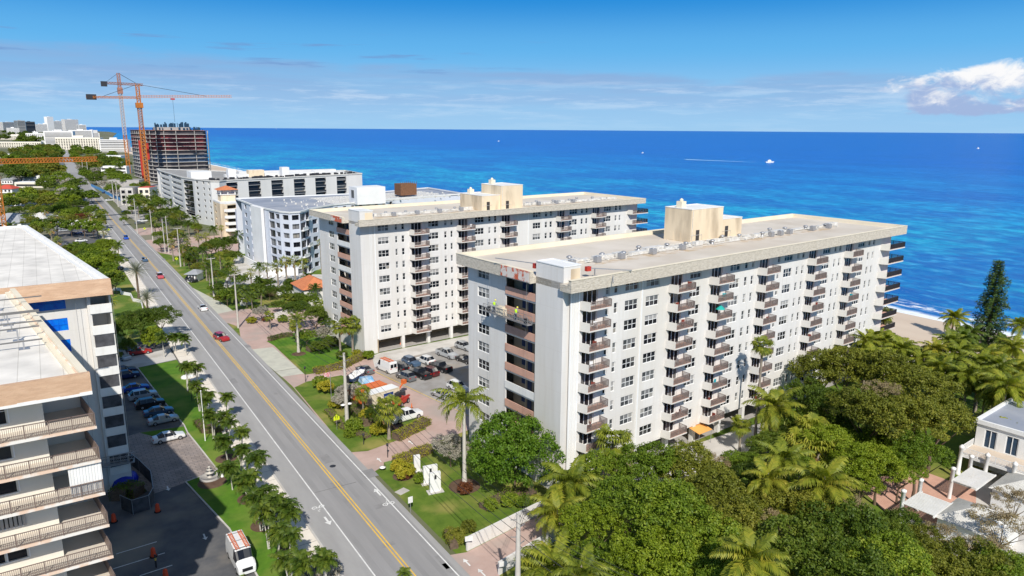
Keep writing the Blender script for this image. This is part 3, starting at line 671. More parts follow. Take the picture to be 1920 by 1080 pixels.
A = dict(o=(0,0), seed=3, vS=2.4, uE=88.0, vN=24.4, uW=1.3, uS=1.95, solid=13.3, tv1=8.1,
 win=[(8.3,8.95,1),(9.9,10.6,1),(12.0,14.6,3),(16.2,18.9,3),(25.7,28.2,3),(35.4,37.9,3),(39.2,39.95,1),(41.0,41.7,1),(48.3,49.05,1),(50.3,52.8,3),(54.1,54.8,1),(55.8,56.5,1),(62.5,65.0,3),(66.4,67.1,1),(68.1,68.8,1),(75.0,77.5,3),(78.9,79.6,1),(80.7,81.4,1)],
 balc=[3.6,20.85,30.15,42.6,57.35,69.9], end=(83.9,7.1), wwin=(19.05,21.9), walk=(8.3,15.0), wpar=(5,), pil=(15.35,2.1,3.45), groove=(2.45,2.6,2.9,3.1),
 roof=(0,.6,90.3,25.6), zr=29.9, tower=(1.0,3.9,2.7,8.1,31.2), pent=[(40.2,14.2,48.9,20.0,34.9,'cream'),(48.9,14.6,55.3,19.6,32.6,'cream')],
 vents=[(6+i*5.1+(i*7 % 3)*.7, 11.3+((i*5) % 7)*.45, .8+.25*((i*3) % 3)) for i in range(15)], duct=(7.5,82,12.1), cond=(9,14,19,26,33,58,61,64,72,78), cols=(15.5,22.5,29,35.5,42,48.5,55,61.5,68,74.5,81,87))
Bd = dict(A, seed=5, vS=73.3, uE=91.6, vN=95.2, uW=7.75, uS=8.4, solid=2.4, tv1=78.6, wwin=(87.3,90.0), walk=(79.0,85.4), wpar=(1,3),
 win=[(11.5,14.1,3),(15.6,16.2,1),(17.2,17.9,1),(23.9,26.6,3),(28.1,28.8,1),(29.8,30.4,1),(36.5,39.1,3),(40.4,41.1,1),(42.1,42.8,1),(54.0,56.5,3),(57.9,58.7,1),(59.5,60.3,1),(66.2,68.9,3),(70.2,71.0,1),(71.9,72.6,1),(78.6,81.3,3),(82.8,83.6,1),(84.4,85.1,1)],
 balc=[19.0,31.35,43.75,61.4,73.8], end=(87.5,7.0), pil=(10.75,52.5), groove=(9.6,9.9), roof=(5.9,71.3,92.8,96.3), zr=29.6, tower=(7.45,10.5,73.25,78.55,31.2),
 pent=[(40.6,76.2,47.0,85.5,32.5,'cream'),(46.0,75.7,52.6,84.0,34.7,'cream')], vents=[(14+i*4.6, 80.5+((i*5) % 7)*.5, .7+.25*((i*3) % 3)) for i in range(7)]+[(58+i*5.0, 80.5+((i*5) % 7)*.5, .8) for i in range(6)],
 duct=(12,88,80.6), cond=(12,18,24,30,36,60,66,72), cols=(17.0,23.6,29.8,36,42.3,48.5,54.8,61,67.2,73.5,79.8,86,91))
condo('near white ten-storey condominium with the workers hanging at its west end', 'condominium', A)
condo('white ten-storey condominium behind the parking lot, second of the two alike', 'condominium', Bd)
# ------------------------------------------------------------------ plants
rp_ = random.Random(11)
def rdir(r, zmin=-1):
    while True:
        v = Vector((r.gauss(0,1), r.gauss(0,1), r.gauss(0,1))).normalized()
        if v.z >= zmin: return v
def leafquad(b, p, n, r, L, W, mi=0):
    t = n.cross(rdir(r)).normalized(); s = n.cross(t); L *= r.uniform(.7, 1.25); W *= r.uniform(.7, 1.2)
    b.v += [tuple(p-t*L*.5), tuple(p+s*W*.5), tuple(p+t*L*.5), tuple(p-s*W*.5)]; k = len(b.v); b.f.append((k-4, k-3, k-2, k-1)); b.m.append(mi); b.sm.append(False)
def crown_mesh(seed, R=5.0, flat=.74, n=170, per=62, leaf=.33, zmin=-.25, cl=(.5,.85), lob=.42):
    r = random.Random(seed); b = MB(); lobes = [(rdir(r, -.1), r.uniform(.5, 1.0)) for _ in range(7)]
    for i in range(n):
        d = rdir(r, zmin); f = 1-lob+lob*max((max(0, d.dot(l))**3)*a for l, a in lobes)*1.35
        q = r.random(); rr = R*f*(.80+.20*q**.5) if i % 4 else R*f*r.uniform(.35, .75)
        c = Vector((d.x*rr, d.y*rr, d.z*rr*flat)); cr = r.uniform(*cl)*R/5
        for j in range(per):
            e = rdir(r, -.55); p = c+Vector((e.x, e.y, e.z*.8))*cr*(r.random()**.35)
            leafquad(b, p, (e*.55+Vector((0,0,.35))+rdir(r)*.7).normalized(), r, leaf, leaf*.55)
    return b.mesh('crown', ['leaf_mid'])
def trunk_mesh(seed, spread=.55, limbs=6, rad=.28, seg=.5):
    """unit trunk: height 1 to the crown's middle, limbs spreading"""
    r = random.Random(seed); b = MB(); x = y = 0
    b.tube([(0,0,-.02),(.02,.01,.25),(.0,.03,seg)], [rad*.13, rad*.10, rad*.085], 7)
    for i in range(limbs):
        a = 2*pi*i/limbs+r.uniform(-.4,.4); s = spread*r.uniform(.6,1.1)
        b.tube([(0,.02,seg-.03),(cos(a)*s*.35, sin(a)*s*.35, seg+.2),(cos(a)*s*.8, sin(a)*s*.8, seg+.42+r.uniform(0,.2))], [rad*.06, rad*.04, rad*.012], 5)
    return b.mesh('trunk', ['trunk_brown'])
CROWN = [crown_mesh(s) for s in (1, 2, 3)]
FARCROWN = [crown_mesh(s, n=55, per=45, leaf=.75, cl=(.9,1.35)) for s in (11, 12, 13)]
BALL = [crown_mesh(21, R=5, flat=.92, n=150, per=60, leaf=.5, zmin=-.6, cl=(.7,.9), lob=.02)]
SPARSE = [crown_mesh(31, n=60, per=70, leaf=.3, cl=(.7,1.0))]
TRUNK = [trunk_mesh(s) for s in (1, 2)]
PLANTS = []
ORD = ['first','second','third','fourth','fifth','sixth','seventh','eighth','ninth','tenth','eleventh','twelfth','thirteenth','fourteenth','fifteenth','sixteenth','seventeenth','eighteenth','nineteenth','twentieth']
def ordinal(i):
    if i < 20: return ORD[i]
    t = {2:'twenty',3:'thirty',4:'forty',5:'fifty',6:'sixty',7:'seventy',8:'eighty',9:'ninety'}[((i+1)//10) % 10 if i < 99 else 9]
    return (t+'-'+ORD[(i+1) % 10-1]) if (i+1) % 10 else {20:'twentieth',30:'thirtieth',40:'fortieth',50:'fiftieth',60:'sixtieth',70:'seventieth',80:'eightieth',90:'ninetieth'}.get(i+1, 'ninetieth')
def setmat(o, m):
    o.material_slots[0].link = 'OBJECT'; o.material_slots[0].material = MATS[m]; return o
def plant(kind, group, desc, xy): 
    t = link(kind, None, None, (xy[0], xy[1], 0)); t['category'] = {'palm_tree':'palm tree','pine_tree':'pine tree','shrub':'shrub','hedge':'hedge'}.get(kind, 'tree'); PLANTS.append((t, group, desc)); return t
def tree(px, py, zc, R, m='leaf_mid', group='trees', desc='leafy tree', far=False, var=None, flat=1.0, xy=None, meshes=None):
    xy = xy or G(px, py, zc); r = rp_; t = plant('tree', group, desc, xy); s = R/5
    me = (meshes or (FARCROWN if far else CROWN)); me = me[var if var is not None else r.randrange(len(me))]
    setmat(link('crown', me, t, (0, 0, zc), r.uniform(0, 6.28), (s, s, s*flat*r.uniform(.9, 1.1))), m)
    k = link('trunk', TRUNK[r.randrange(2)], t, (0, 0, 0), r.uniform(0, 6.28), (zc*.95, zc*.95, zc*.95)); return t
# palm fronds
def frond(b, base, az, e0, L, droop, ll, n=20, hang=.5, w=.055, mi=0, rach=.03, r=rp_, vshape=.25, twist=0.0, fwd=.45):
    p = Vector(base); ca, sa = cos(az), sin(az); ds = L/n; pts = [p.copy()]; dirs = []
    for i in range(n):
        e = e0-droop*(i/n)**1.2; d = Vector((ca*cos(e), sa*cos(e), sin(e))); p = p+d*ds; pts.append(p.copy()); dirs.append(d)
    side = Vector((-sa, ca, 0))
    b.tube([pts[0], pts[n//3], pts[2*n//3], pts[-1]], [rach*1.6, rach, rach*.6, rach*.25], 4, mi, cap=False)
    for i in range(1, n):
        t = i/n; l = ll*(sin(pi*min(1, t*.92+.1))**.55)*r.uniform(.85, 1.1); d = dirs[i-1]; up = side.cross(d)
        if t < .12: continue
        for s in (-1, 1):
            q = (side*s*(1-.35*t)+d*(fwd+.5*t)+up*vshape*r.uniform(-.3,1.2)).normalized(); m_ = pts[i]+q*l*.5; e_ = m_+(q*.8-Vector((0,0,1))*hang*r.uniform(.6,1.3)).normalized()*l*.55; ww = d*w*l/.75
            b.add([tuple(pts[i]-ww*.6), tuple(pts[i]+ww*.6), tuple(m_+ww), tuple(m_-ww), tuple(e_)], [(0,1,2,3),(3,2,4)], mi)
def coco_crown(seed, n=24, L=4.5, ll=1.15, nn_=24, dead=3, droop=(1.2,1.9), e=(1.35,-.35), w=.085, hang=.75, v=.2, name='crown', mats=('palm_green','dry_frond')):
    r = random.Random(seed); b = MB()
    for i in range(n):
        t = i/(n-1); az = i*2.399+r.uniform(-.25,.25)
        frond(b, (0,0,0), az, e[0]+(e[1]-e[0])*t+r.uniform(-.12,.12), L*r.uniform(.85,1.1)*(1 if t > .12 else .75), r.uniform(*droop)*(.75+.35*t), ll, nn_, hang, w, 0, .035, r, v)
    for i in range(dead): frond(b, (0,0,-.1), r.uniform(0,6.28), -.7, L*.75, .8, ll*.7, nn_//2, 1.2, w, 1, .04, r)
    return b.mesh(name, mats)
def fan_crown(seed, n=34, pet=1.05, rad=.95, seg=13):
    r = random.Random(seed); b = MB()
    for i in range(n):
        d = rdir(r, -.75); az = atan2(d.y, d.x); tip = d*pet*r.uniform(.8,1.15)+Vector((0,0,.2)); b.tube([(0,0,0), tuple(tip)], .025, 3, 0, False)
        u = d; s = d.cross(Vector((0,0,1))).normalized(); nn2 = s.cross(u)
        for k in range(seg):
            a = (k/(seg-1)-.5)*3.9; q = (u*cos(a)+s*sin(a)).normalized(); l = rad*r.uniform(.8,1.1)*(1-.12*abs(a)); tang = (s*cos(a)-u*sin(a))*.075
            m_ = tip+q*l*.6+nn2*.05; e_ = tip+q*l-Vector((0,0,1))*l*.42*r.uniform(.5,1.4)
            b.add([tuple(tip), tuple(m_+tang), tuple(e_), tuple(m_-tang)], [(0,1,2,3)], 0)
    for i in range(7): 
        d = rdir(r, -1); d.z = -abs(d.z)-.6; d.normalize(); tip = d*1.3; b.add([(0,0,-.2), tuple(tip+Vector((.25,0,0))), tuple(tip-Vector((0,0,.5))), tuple(tip-Vector((.25,0.1,0)))], [(0,1,2,3)], 1)
    return b.mesh('crown', ['palm_green', 'dry_frond'])
def palm_trunk(seed, lean=.08, r0=.22, r1=.15, n=7, mt='trunk_grey', rings=True):
    r = random.Random(seed); b = MB(); a = r.uniform(0, 6.28); pts = []; rad = []
    for i in range(n+1):
        t = i/n; s = lean*(t-1)**2-lean; pts.append((cos(a)*(lean*(t**1.6)-lean), sin(a)*(lean*(t**1.6)-lean), t)); rad.append((r0*1.35 if i == 0 else r0+(r1-r0)*t))
    b.tube(pts, rad, 8); return b.mesh('trunk', [mt])
COCO = [coco_crown(s) for s in (41, 42, 43)]
ROYAL = [coco_crown(44, n=17, L=3.9, ll=.85, nn_=22, dead=0, droop=(1.5,2.1), e=(1.2,-.1), w=.09, hang=1.1, v=.5)]
ADON = [coco_crown(s, n=14, L=2.15, ll=.72, nn_=14, dead=0, droop=(1.6,2.3), e=(1.25,.0), w=.12, hang=.35, v=.6) for s in (45, 46)]
DATE = [coco_crown(47, n=52, L=4.6, ll=.5, nn_=26, dead=4, droop=(.45,.8), e=(1.45,-.35), w=.06, hang=.1, v=.5)]
FAN = [fan_crown(s) for s in (48, 49)]
FARCOCO = [coco_crown(50, n=14, L=3.6, ll=1.1, nn_=8, dead=0, w=.16)]
FARFAN = [fan_crown(51, n=22, seg=7)]
PT = [palm_trunk(s, .6) for s in (1, 2, 3)]; PTS = [palm_trunk(4, .05, .17, .14)]; PTT = [palm_trunk(s, .5, .085, .06) for s in (5, 6, 7)]; PTW = [palm_trunk(8, .0, .30, .20, 6, 'trunk_white')]; PTD = [palm_trunk(9, .0, .34, .26, 6, 'trunk_brown')]
def palm(px, py, z, s=1.0, kind='coco', m=None, group='palms', desc='palm', xy=None):
    xy = xy or G(px, py, z); t = plant('palm_tree', group, desc, xy); r = rp_
    cr, tr, dm, ts = {'coco':(COCO,PT,'palm_green',1),'royal':(ROYAL,PTW,'palm_green',1),'adon':(ADON,PTT,'palm_dark',1),'date':(DATE,PTD,'palm_silver',1),'fan':(FAN,PTS,'palm_green',1.15),'farcoco':(FARCOCO,PT,'palm_dark',1),'farfan':(FARFAN,PTS,'palm_green',1.3)}[kind]
    setmat(link('crown', cr[r.randrange(len(cr))], t, (0, 0, z), r.uniform(0, 6.28), s*r.uniform(.92, 1.08)), m or dm)
    w = ts*s if kind != 'royal' else 1
    link('trunk', tr[r.randrange(len(tr))], t, (0, 0, 0), r.uniform(0, 6.28), (w, w, z+.05))
    if kind == 'royal':
        b = MB(); b.lathe([(.19,0),(.2,.5),(.15,1.1),(.1,1.5)], 8, (0,0,z-1.3)); b.build('crownshaft', 'crownshaft', t)
    return t
def adcluster(px, py, z, group, desc, n=3, xy=None, s=.84):
    s *= rp_.uniform(.82, 1.12); z *= rp_.uniform(.85, 1.15)
    """several slim trunks rising from one root ball"""
    xy = xy or G(px-5, py, z); t = plant('palm_tree', group, desc, xy); r = rp_
    for i in range(n):
        a = r.uniform(0, 6.28); d = r.uniform(.5, .9)*s; zz = z*r.uniform(.8, 1.1); c = (cos(a)*d, sin(a)*d, zz)
        setmat(link('crown', ADON[r.randrange(2)], t, c, r.uniform(0, 6.28), s*r.uniform(.85, 1.15)), 'palm_dark')
        b = MB(); b.tube([(cos(a)*.12, sin(a)*.12, 0), (cos(a)*d*.45, sin(a)*d*.45, zz*.5), c], [.10, .07, .055], 6); b.build('trunk', 'trunk_white', t)
    return t
def blob_leaves(b, f, n, leaf, r):
    for _ in range(n):
        p, nrm = f(r); leafquad(b, p, (nrm*.8+rdir(r)*.6).normalized(), r, leaf, leaf*.6)
def hedge_mb(pts, w, h, leaf=.2, dens=60, seed=1):
    b = MB(); r = random.Random(seed)
    for (x0, y0), (x1, y1) in zip(pts, pts[1:]):
        l = hypot(x1-x0, y1-y0); ux, uy = (x1-x0)/l, (y1-y0)/l
        def f(r):
            t = r.uniform(-.02, 1.02)*l; q = r.random(); bump = 1+.12*sin(t*1.7)+.08*sin(t*4.1)
            if q < .5: s = r.uniform(-1, 1)*w/2; z = h*bump*(1-.25*(abs(s)*2/w)**3); nrm = Vector((0, 0, 1))
            else: s = (1 if q > .75 else -1)*w/2*bump; z = r.uniform(.02, h*.92); nrm = Vector((-uy, ux, 0))*(1 if s > 0 else -1)
            s += r.gauss(0, .06); return Vector((x0+ux*t-uy*s, y0+uy*t+ux*s, z+r.gauss(0, .07))), nrm
        blob_leaves(b, f, int(dens*l*(w+2*h)), leaf, r)
    return b
def hedge(pts, w, h, m, desc, leaf=.22, dens=45, world=False, group='hedges'):
    g = pts if world else [G(*p) for p in pts]; o = g[0]; t = plant('hedge', group, desc, o)
    b = hedge_mb([(x-o[0], y-o[1]) for x, y in g], w, h, leaf, dens, len(PLANTS)); b.build('foliage', m, t)
    k = MB()
    for (x0, y0), (x1, y1) in zip(g, g[1:]): k.beam((x0-o[0], y0-o[1], h*.42), (x1-o[0], y1-o[1], h*.42), w*.82, h*.84)
    k.build('stem_or_core', 'trunk_brown', t); return t  # dark solid core added behind the leaves to block the view through
SHRUB = [crown_mesh(61, R=5, flat=.8, n=60, per=60, leaf=1.0, zmin=-.3, cl=(1.1,1.6), lob=.25), crown_mesh(62, R=5, flat=.9, n=60, per=60, leaf=.85, zmin=-.3, cl=(1.0,1.5), lob=.3)]
STEM = trunk_mesh(3, .6, 5, .5, .35)
def shrub(px, py, R, m, group, desc, h=None, flat=1.0, mesh=None):
    xy = G(px, py, R*.5); t = plant('shrub', group, desc, xy); s = R/5
    setmat(link('crown', (mesh or SHRUB)[rp_.randrange(len(mesh or SHRUB))], t, (0, 0, R*.62*flat), rp_.uniform(0, 6.28), (s, s, s*flat)), m); link('stem_or_core', STEM, t, (0,0,0), 0, (R*.7, R*.7, R*.7)); return t
def norfolk(base, h):
    t = plant('pine_tree', 'norfolk', 'tall dark green conifer rising above the palms beside the beach', base); r = random.Random(5); b = MB(); k = MB(); z = 1.2
    k.tube([(0,0,0),(.1,0,h*.5),(.0,.1,h)], [.35, .22, .04], 8)
    while z < h:
        f = z/h; L = (4.3*(1-f)**.55+.5)*(.9+.15*sin(z*1.3)) if f > .12 else 4.6*r.uniform(.8,1)
        for i in range(6):
            a = i*1.047+z*1.7+r.uniform(-.2,.2); l = L*r.uniform(.75,1.12); k.tube([(0,0,z),(cos(a)*l, sin(a)*l, z+.25)], [.06,.02], 4)
            for j in range(int(l*34)):
                q = r.uniform(.15, 1)*l; c = Vector((cos(a)*q, sin(a)*q, z+.2*q/l+r.uniform(-.1,.2)))+rdir(r)*.28; leafquad(b, c, (Vector((0,0,1))+rdir(r)*.9).normalized(), r, .46, .2)
        z += .62+.1*r.random()
    b.build('crown', 'leaf_pine', t); k.build('trunk', 'trunk_brown', t)
# --- the wood between the near condominium and the white house
W = 'trees in the lush garden south of the near condominium'
for px, py, z, R, m in [(1128,885,6,3.4,'leaf_mid'),(1215,880,7,4.6,'leaf_mid'),(1300,888,7,4.8,'leaf_olive'),(1180,950,7,4.4,'leaf_mid'),(1258,965,8,5.2,'leaf_mid'),(1352,945,7,4.8,'leaf_olive'),
 (1330,1030,7,4.8,'leaf_mid'),(1238,1050,7,4.3,'leaf_bright'),(1115,985,6,3.6,'leaf_bright'),(1115,1062,5,3.2,'leaf_mid'),(1180,1075,5,3.6,'leaf_bright'),(1452,960,6,4.4,'leaf_olive'),(1525,975,6,4.0,'leaf_olive'),(1500,1042,7,4.8,'leaf_dark'),(1590,1005,7,4.8,'leaf_dark'),
 (1650,1050,7,4.6,'leaf_mid'),(1578,1082,7,4.8,'leaf_dark'),(1745,1068,5,3.7,'leaf_olive'),(1822,1072,5,4.0,'leaf_olive'),(1890,1078,5,3.6,'leaf_mid'),(1425,1078,5,3.4,'leaf_olive'),(1385,1010,6,4.2,'leaf_olive'),(1300,1085,6,4,'leaf_mid'),(1690,985,4,2.6,'leaf_dark'),
 (1405,905,5,3.4,'leaf_dark'),(1390,870,4,3,'leaf_mid'),(1440,835,4,3.2,'leaf_dark'),(1475,800,5,3.6,'leaf_dark'),(1500,890,5,3.4,'leaf_mid'),(1725,1020,4,2.8,'leaf_olive'),(1660,1005,5,3,'leaf_dark')]:
    tree(px, py, z, R, m, W, {'leaf_mid':'mid green leafy tree in the garden wood', 'leaf_olive':'olive brown leafy tree in the garden wood', 'leaf_bright':'bright green leafy tree in the garden wood', 'leaf_dark':'dark green leafy tree in the garden wood'}[m])
tree(966, 850, 5.4, 6.1, 'leaf_rich', 'x', 'broad rounded green tree on the lawn at the foot of the stair tower', meshes=[crown_mesh(71, n=300, per=62, leaf=.3, zmin=-.6, cl=(.5,.8), lob=.14)], flat=1.2)
W = 'trees between the condominium and the beach'
for px, py, z, R, m in [(1532,700,8,4.8,'leaf_olive'),(1585,692,9,5.4,'leaf_olive'),(1655,700,10,5.8,'leaf_olive'),(1722,728,10,5.6,'leaf_olive'),(1752,785,9,4.8,'leaf_olive'),(1700,792,9,5.4,'leaf_olive'),(1630,770,9,5.4,'leaf_olive'),(1570,765,7,4.6,'leaf_dark'),(1722,850,7,3.9,'leaf_mid'),
 (1508,745,6,4.0,'leaf_dark'),(1545,828,7,3.6,'leaf_bright'),(1592,865,6,3.8,'leaf_bright'),(1650,868,6,3.6,'leaf_bright'),(1615,905,4,2.6,'leaf_bright'),(1690,880,5,2.8,'leaf_mid'),(1600,832,4,3.6,'leaf_mid'),(1560,800,4,3.4,'leaf_dark'),(1645,832,4,3.4,'leaf_bright'),(1685,842,4,3.2,'leaf_mid'),(1520,790,4,3.2,'leaf_mid'),(1800,722,6,3.2,'leaf_olive'),(1470,700,4,2.8,'leaf_dark'),(1505,670,5,3,'leaf_olive'),(1775,700,6,3.6,'leaf_dark'),(1650,640,6,3.4,'leaf_dark'),(1700,665,6,3.4,'leaf_mid'),(1745,670,6,3.4,'leaf_dark'),(1850,700,5,3.2,'leaf_mid'),(1900,705,5,3.4,'leaf_mid'),(1870,735,4,2.8,'leaf_dark'),(1830,660,5,3,'leaf_dark'),(1885,665,5,3.2,'leaf_mid'),(1600,650,6,3.2,'leaf_mid'),(1555,665,6,3.2,'leaf_mid')]:
    tree(px, py, z, R, m, W, {'leaf_mid':'mid green leafy tree towards the beach', 'leaf_olive':'big olive green tree towards the beach', 'leaf_bright':'yellowish bright green tree near the white house', 'leaf_dark':'dark green leafy tree towards the beach'}[m])
norfolk(G(1848, 655), 20.5)
for px, py, z, R in ((1468,925,5.5,3.0),(1440,985,6,2.8),(1880,985,5,3.2),(1905,940,4,2.4),(1850,1040,5,3.0),(1770,1010,4.5,2.4),(1600,960,6,2.6),(1330,870,6,2.4),(1655,735,11,2.6),(1010,1040,3,1.6)): tree(px, py, z, R, 'leaf_twig', 'half bare brownish trees in the garden wood', 'half bare brownish tree in the garden wood', meshes=SPARSE)
W = 'coconut palms along the beach'
for px, py, z, s, k, m in [(1592,612,9,.85,'coco',None),(1625,640,9,.8,'coco','palm_yellow'),(1665,640,8,.85,'coco',None),(1690,655,9,.95,'coco',None),(1728,675,8,.8,'coco','palm_yellow'),(1755,655,8,.85,'coco','palm_yellow'),(1790,597,10,.8,'coco','palm_yellow'),(1782,640,9,.8,'coco',None),(1806,636,9,.8,'coco','palm_dark'),(1836,680,9,.9,'coco',None),
 (1868,690,9,.95,'coco',None),(1900,652,9,.9,'coco','palm_yellow'),(1910,690,8,.9,'coco','palm_yellow'),(1888,725,9,1.0,'coco',None),(1812,705,8,.85,'coco',None),(1850,722,7,.8,'coco','palm_yellow'),(1560,648,7,.75,'coco',None),(1545,625,8,.7,'coco','palm_dark'),(1790,680,7,.8,'coco','palm_yellow'),(1640,668,8,.8,'coco',None),(1745,700,7,.7,'coco','palm_yellow'),(1915,610,8,.8,'coco',None),(1880,640,7,.7,'coco','palm_dark'),(1820,625,8,.8,'coco','palm_dark'),(1850,665,8,.85,'coco','palm_yellow'),(1800,662,8,.85,'coco',None),(1765,690,8,.8,'coco',None),(1835,702,8,.9,'coco',None),(1905,740,7,.9,'coco','palm_yellow'),(1865,745,6,.8,'coco',None),(1610,600,8,.75,'coco','palm_dark'),(1640,632,8,.8,'coco',None)]:
    palm(px, py, z, s, k, m, W, {None:'green coconut palm among the beach palms', 'palm_yellow':'yellowish coconut palm among the beach palms', 'palm_dark':'dark coconut palm among the beach palms'}[m])
W = 'fan palms beside the near condominium'
for px, py, z, s in [(1590,600,9,1.3),(1644,605,9,1.4),(1430,650,15.5,1.1),(1150,830,8,1.5),(1503,838,6,1.6),(1535,850,6,1.7),(1520,810,7,1.5),(1660,592,9,1.2),(1390,798,4.5,1.0),(1548,660,7,1.3),(1880,830-20,5,1.3)]:
    palm(px, py, z, s, 'fan', 'palm_yellow' if py in (838,850,810) else None, W, 'round-headed fan palm on a thin trunk' if py == 650 else 'bushy fan palm near the condominium')
W = 'coconut palms in the garden wood'
for px, py, z, s, m in [(1452,762,8,1.15,'palm_yellow'),(1068,905,6,1.0,None),(1045,962,5,.9,'palm_yellow'),(1040,1062,4,1.0,None),(1090,1075,8,.8,None),(1470,862,9.5,.95,None),(1545,908,9.5,1.05,'palm_yellow'),(1408,1048,11,.95,'palm_yellow'),(1015,1070,3,.8,'palm_yellow'),(1440,900,9,.8,'palm_yellow')]:
    palm(px, py, z, s, 'coco', m, W, 'yellow-leaved coconut palm in the garden wood' if m else 'green coconut palm in the garden wood')
# --- front gardens of the two condominiums
palm(872, 722, 11.9, 1.22, 'royal', None, 'x', 'tall royal palm with a white trunk on the near condominium lawn', xy=G(871, 905))
palm(560, 598, 7.6, .8, 'royal', None, 'x', 'white-trunked palm with a swollen base on the second condominium lawn', xy=G(560, 661))
def gardens(rows, W):
    for k, px, py, z, s, m, d in rows:
        if k == 'tree': tree(px, py, z, s, m, W, d)
        elif k == 'shrub': shrub(px, py, s, m, W, d)
        else: palm(px, py, z, s, k, m, W, d)
gardens([('tree',845,840,3.0,3.0,'leaf_silver','silver-grey buttonwood tree beside the royal palm'),('tree',556,580,5.5,3.6,'leaf_dark','dense dark tree in front of the second condominium'),('tree',590,590,5.5,3.0,'leaf_dark','dark tree touching the second condominium'),('tree',606,625,2.2,2.3,'leaf_silver','silver-grey bushy tree at the foot of the second condominium'),
 ('fan',636,612,6.5,1.25,'palm_yellow','leaning fan palm at the corner of the second condominium'),('fan',660,610,6.5,1.3,None,'fan palm pressed against the second condominium wall'),('tree',598,650,1.8,2.0,'leaf_dark','low dark bush tree below the silver tree'),
 ('fan',728,768,5.0,1.45,None,'fan palm beside the white pickup'),('fan',680,738,4.6,.95,'palm_yellow','small fan palm by the white container'),('tree',655,735,2.6,2.3,'leaf_silver','grey-green bush tree behind the utility pole'),('tree',706,775,2.0,1.9,'leaf_dark','dark bush tree below the white container'),('tree',640,750,2.0,1.6,'leaf_silver','grey bush behind the yellow school sign'),
 ('tree',489,585,2.5,2.1,'leaf_silver','silver-grey bush tree on the entrance island'),('fan',505,592,3.5,.8,None,'small palm beside the silver bush on the entrance island'),('fan',553,610,4,.9,'palm_yellow','yellowish fan palm behind the concrete ramp'),
 ('shrub',600,720,1,1.5,'leaf_mid','green shrub at the tip of the landscaped island'),('shrub',610,730,1,1.6,'leaf_yellow','yellow croton shrub on the landscaped island'),('shrub',628,760,1,1.2,'leaf_yellow','yellow shrub left of the utility pole'),('shrub',690,782,1,1.5,'leaf_yellow','yellow shrub under the small fan palm'),('shrub',712,808,1,1.5,'leaf_yellow','yellow shrub at the foot of the fan palm'),
 ('shrub',665,800,.8,1.5,'leaf_mid','clipped green mound round the utility pole'),('shrub',762,888,1,1.5,'leaf_yellow','rounded yellow croton beside the street sign'),('shrub',748,876,1,1.2,'leaf_yellow','yellow croton mound next to the driveway lamp'),('shrub',788,898,1,1.0,'leaf_mid','small clipped green ball beside the white pylons'),('shrub',871,918,1,1.1,'leaf_red','heart-shaped bed of red-brown plants under the royal palm'),
 ('shrub',690,668,1,1.3,'leaf_bright','bright green shrub at the foot of the second tower'),('shrub',668,664,1,1.0,'leaf_yellow','yellow shrub near the second tower'),('shrub',500,600,1,1.0,'leaf_red','reddish shrub on the entrance island'),('shrub',472,602,.7,1.2,'leaf_yellow','golden low shrub on the entrance island'),('shrub',478,578,1,1.1,'leaf_mid','green shrub by the pole on the entrance island'),
 ('shrub',855,1010,1,1.2,'leaf_olive','brownish ornamental grass at the corner of the lower lawn'),('shrub',880,990,1,1.0,'leaf_olive','dry ornamental grass beside the white wall'),('shrub',758,893,.5,.9,'leaf_red','low red flowering plant by the sign island'),('shrub',955,940,1,1.2,'leaf_mid','green shrub under the broad tree'),('shrub',985,945,1,1.1,'leaf_mid','leafy shrub near the end of the white wall'),('shrub',920,950,.6,1.0,'leaf_mid','spiky green plant at the lawn edge')], 'x')
gardens([('tree',560,560,3.5,2.4,'leaf_dark','dark tree at the left edge of the entrance court'),('tree',585,562,3.8,2.4,'leaf_mid','green tree beside the orange-roofed house'),('tree',612,602,3.5,2.4,'leaf_dark','dark tree between the fan palms and the dense tree'),('tree',520,572,2.2,2.0,'leaf_dark','low dark tree on the entrance island'),('tree',462,563,2.2,2.0,'leaf_mid','low green tree by the crossarm pole'),('tree',437,556,2.0,1.9,'leaf_dark','low dark tree left of the crossarm pole'),('fan',540,560,4.2,1.0,None,'fan palm on the pink entrance court'),('fan',600,575,5.0,1.1,None,'fan palm in front of the orange roof'),('tree',575,630,3,2.2,'leaf_mid','green tree above the dark clipped hedge'),('shrub',640,668,1,1.3,'leaf_dark','dark shrub by the second tower lawn'),('tree',620,640,2.2,1.8,'leaf_dark','small dark tree beside the silver tree'),('shrub',530,600,1,1.3,'leaf_mid','green shrub beside the ramp wall')], 'x')
tree(287, 632, 2.6, 2.35, 'leaf_bright', 'x', 'clipped ball-shaped bright green tree beside the left driveway', meshes=BALL)
tree(655, 812, .7, .95, 'leaf_mid', 'x', 'small clipped ball bush at the pole', meshes=BALL)
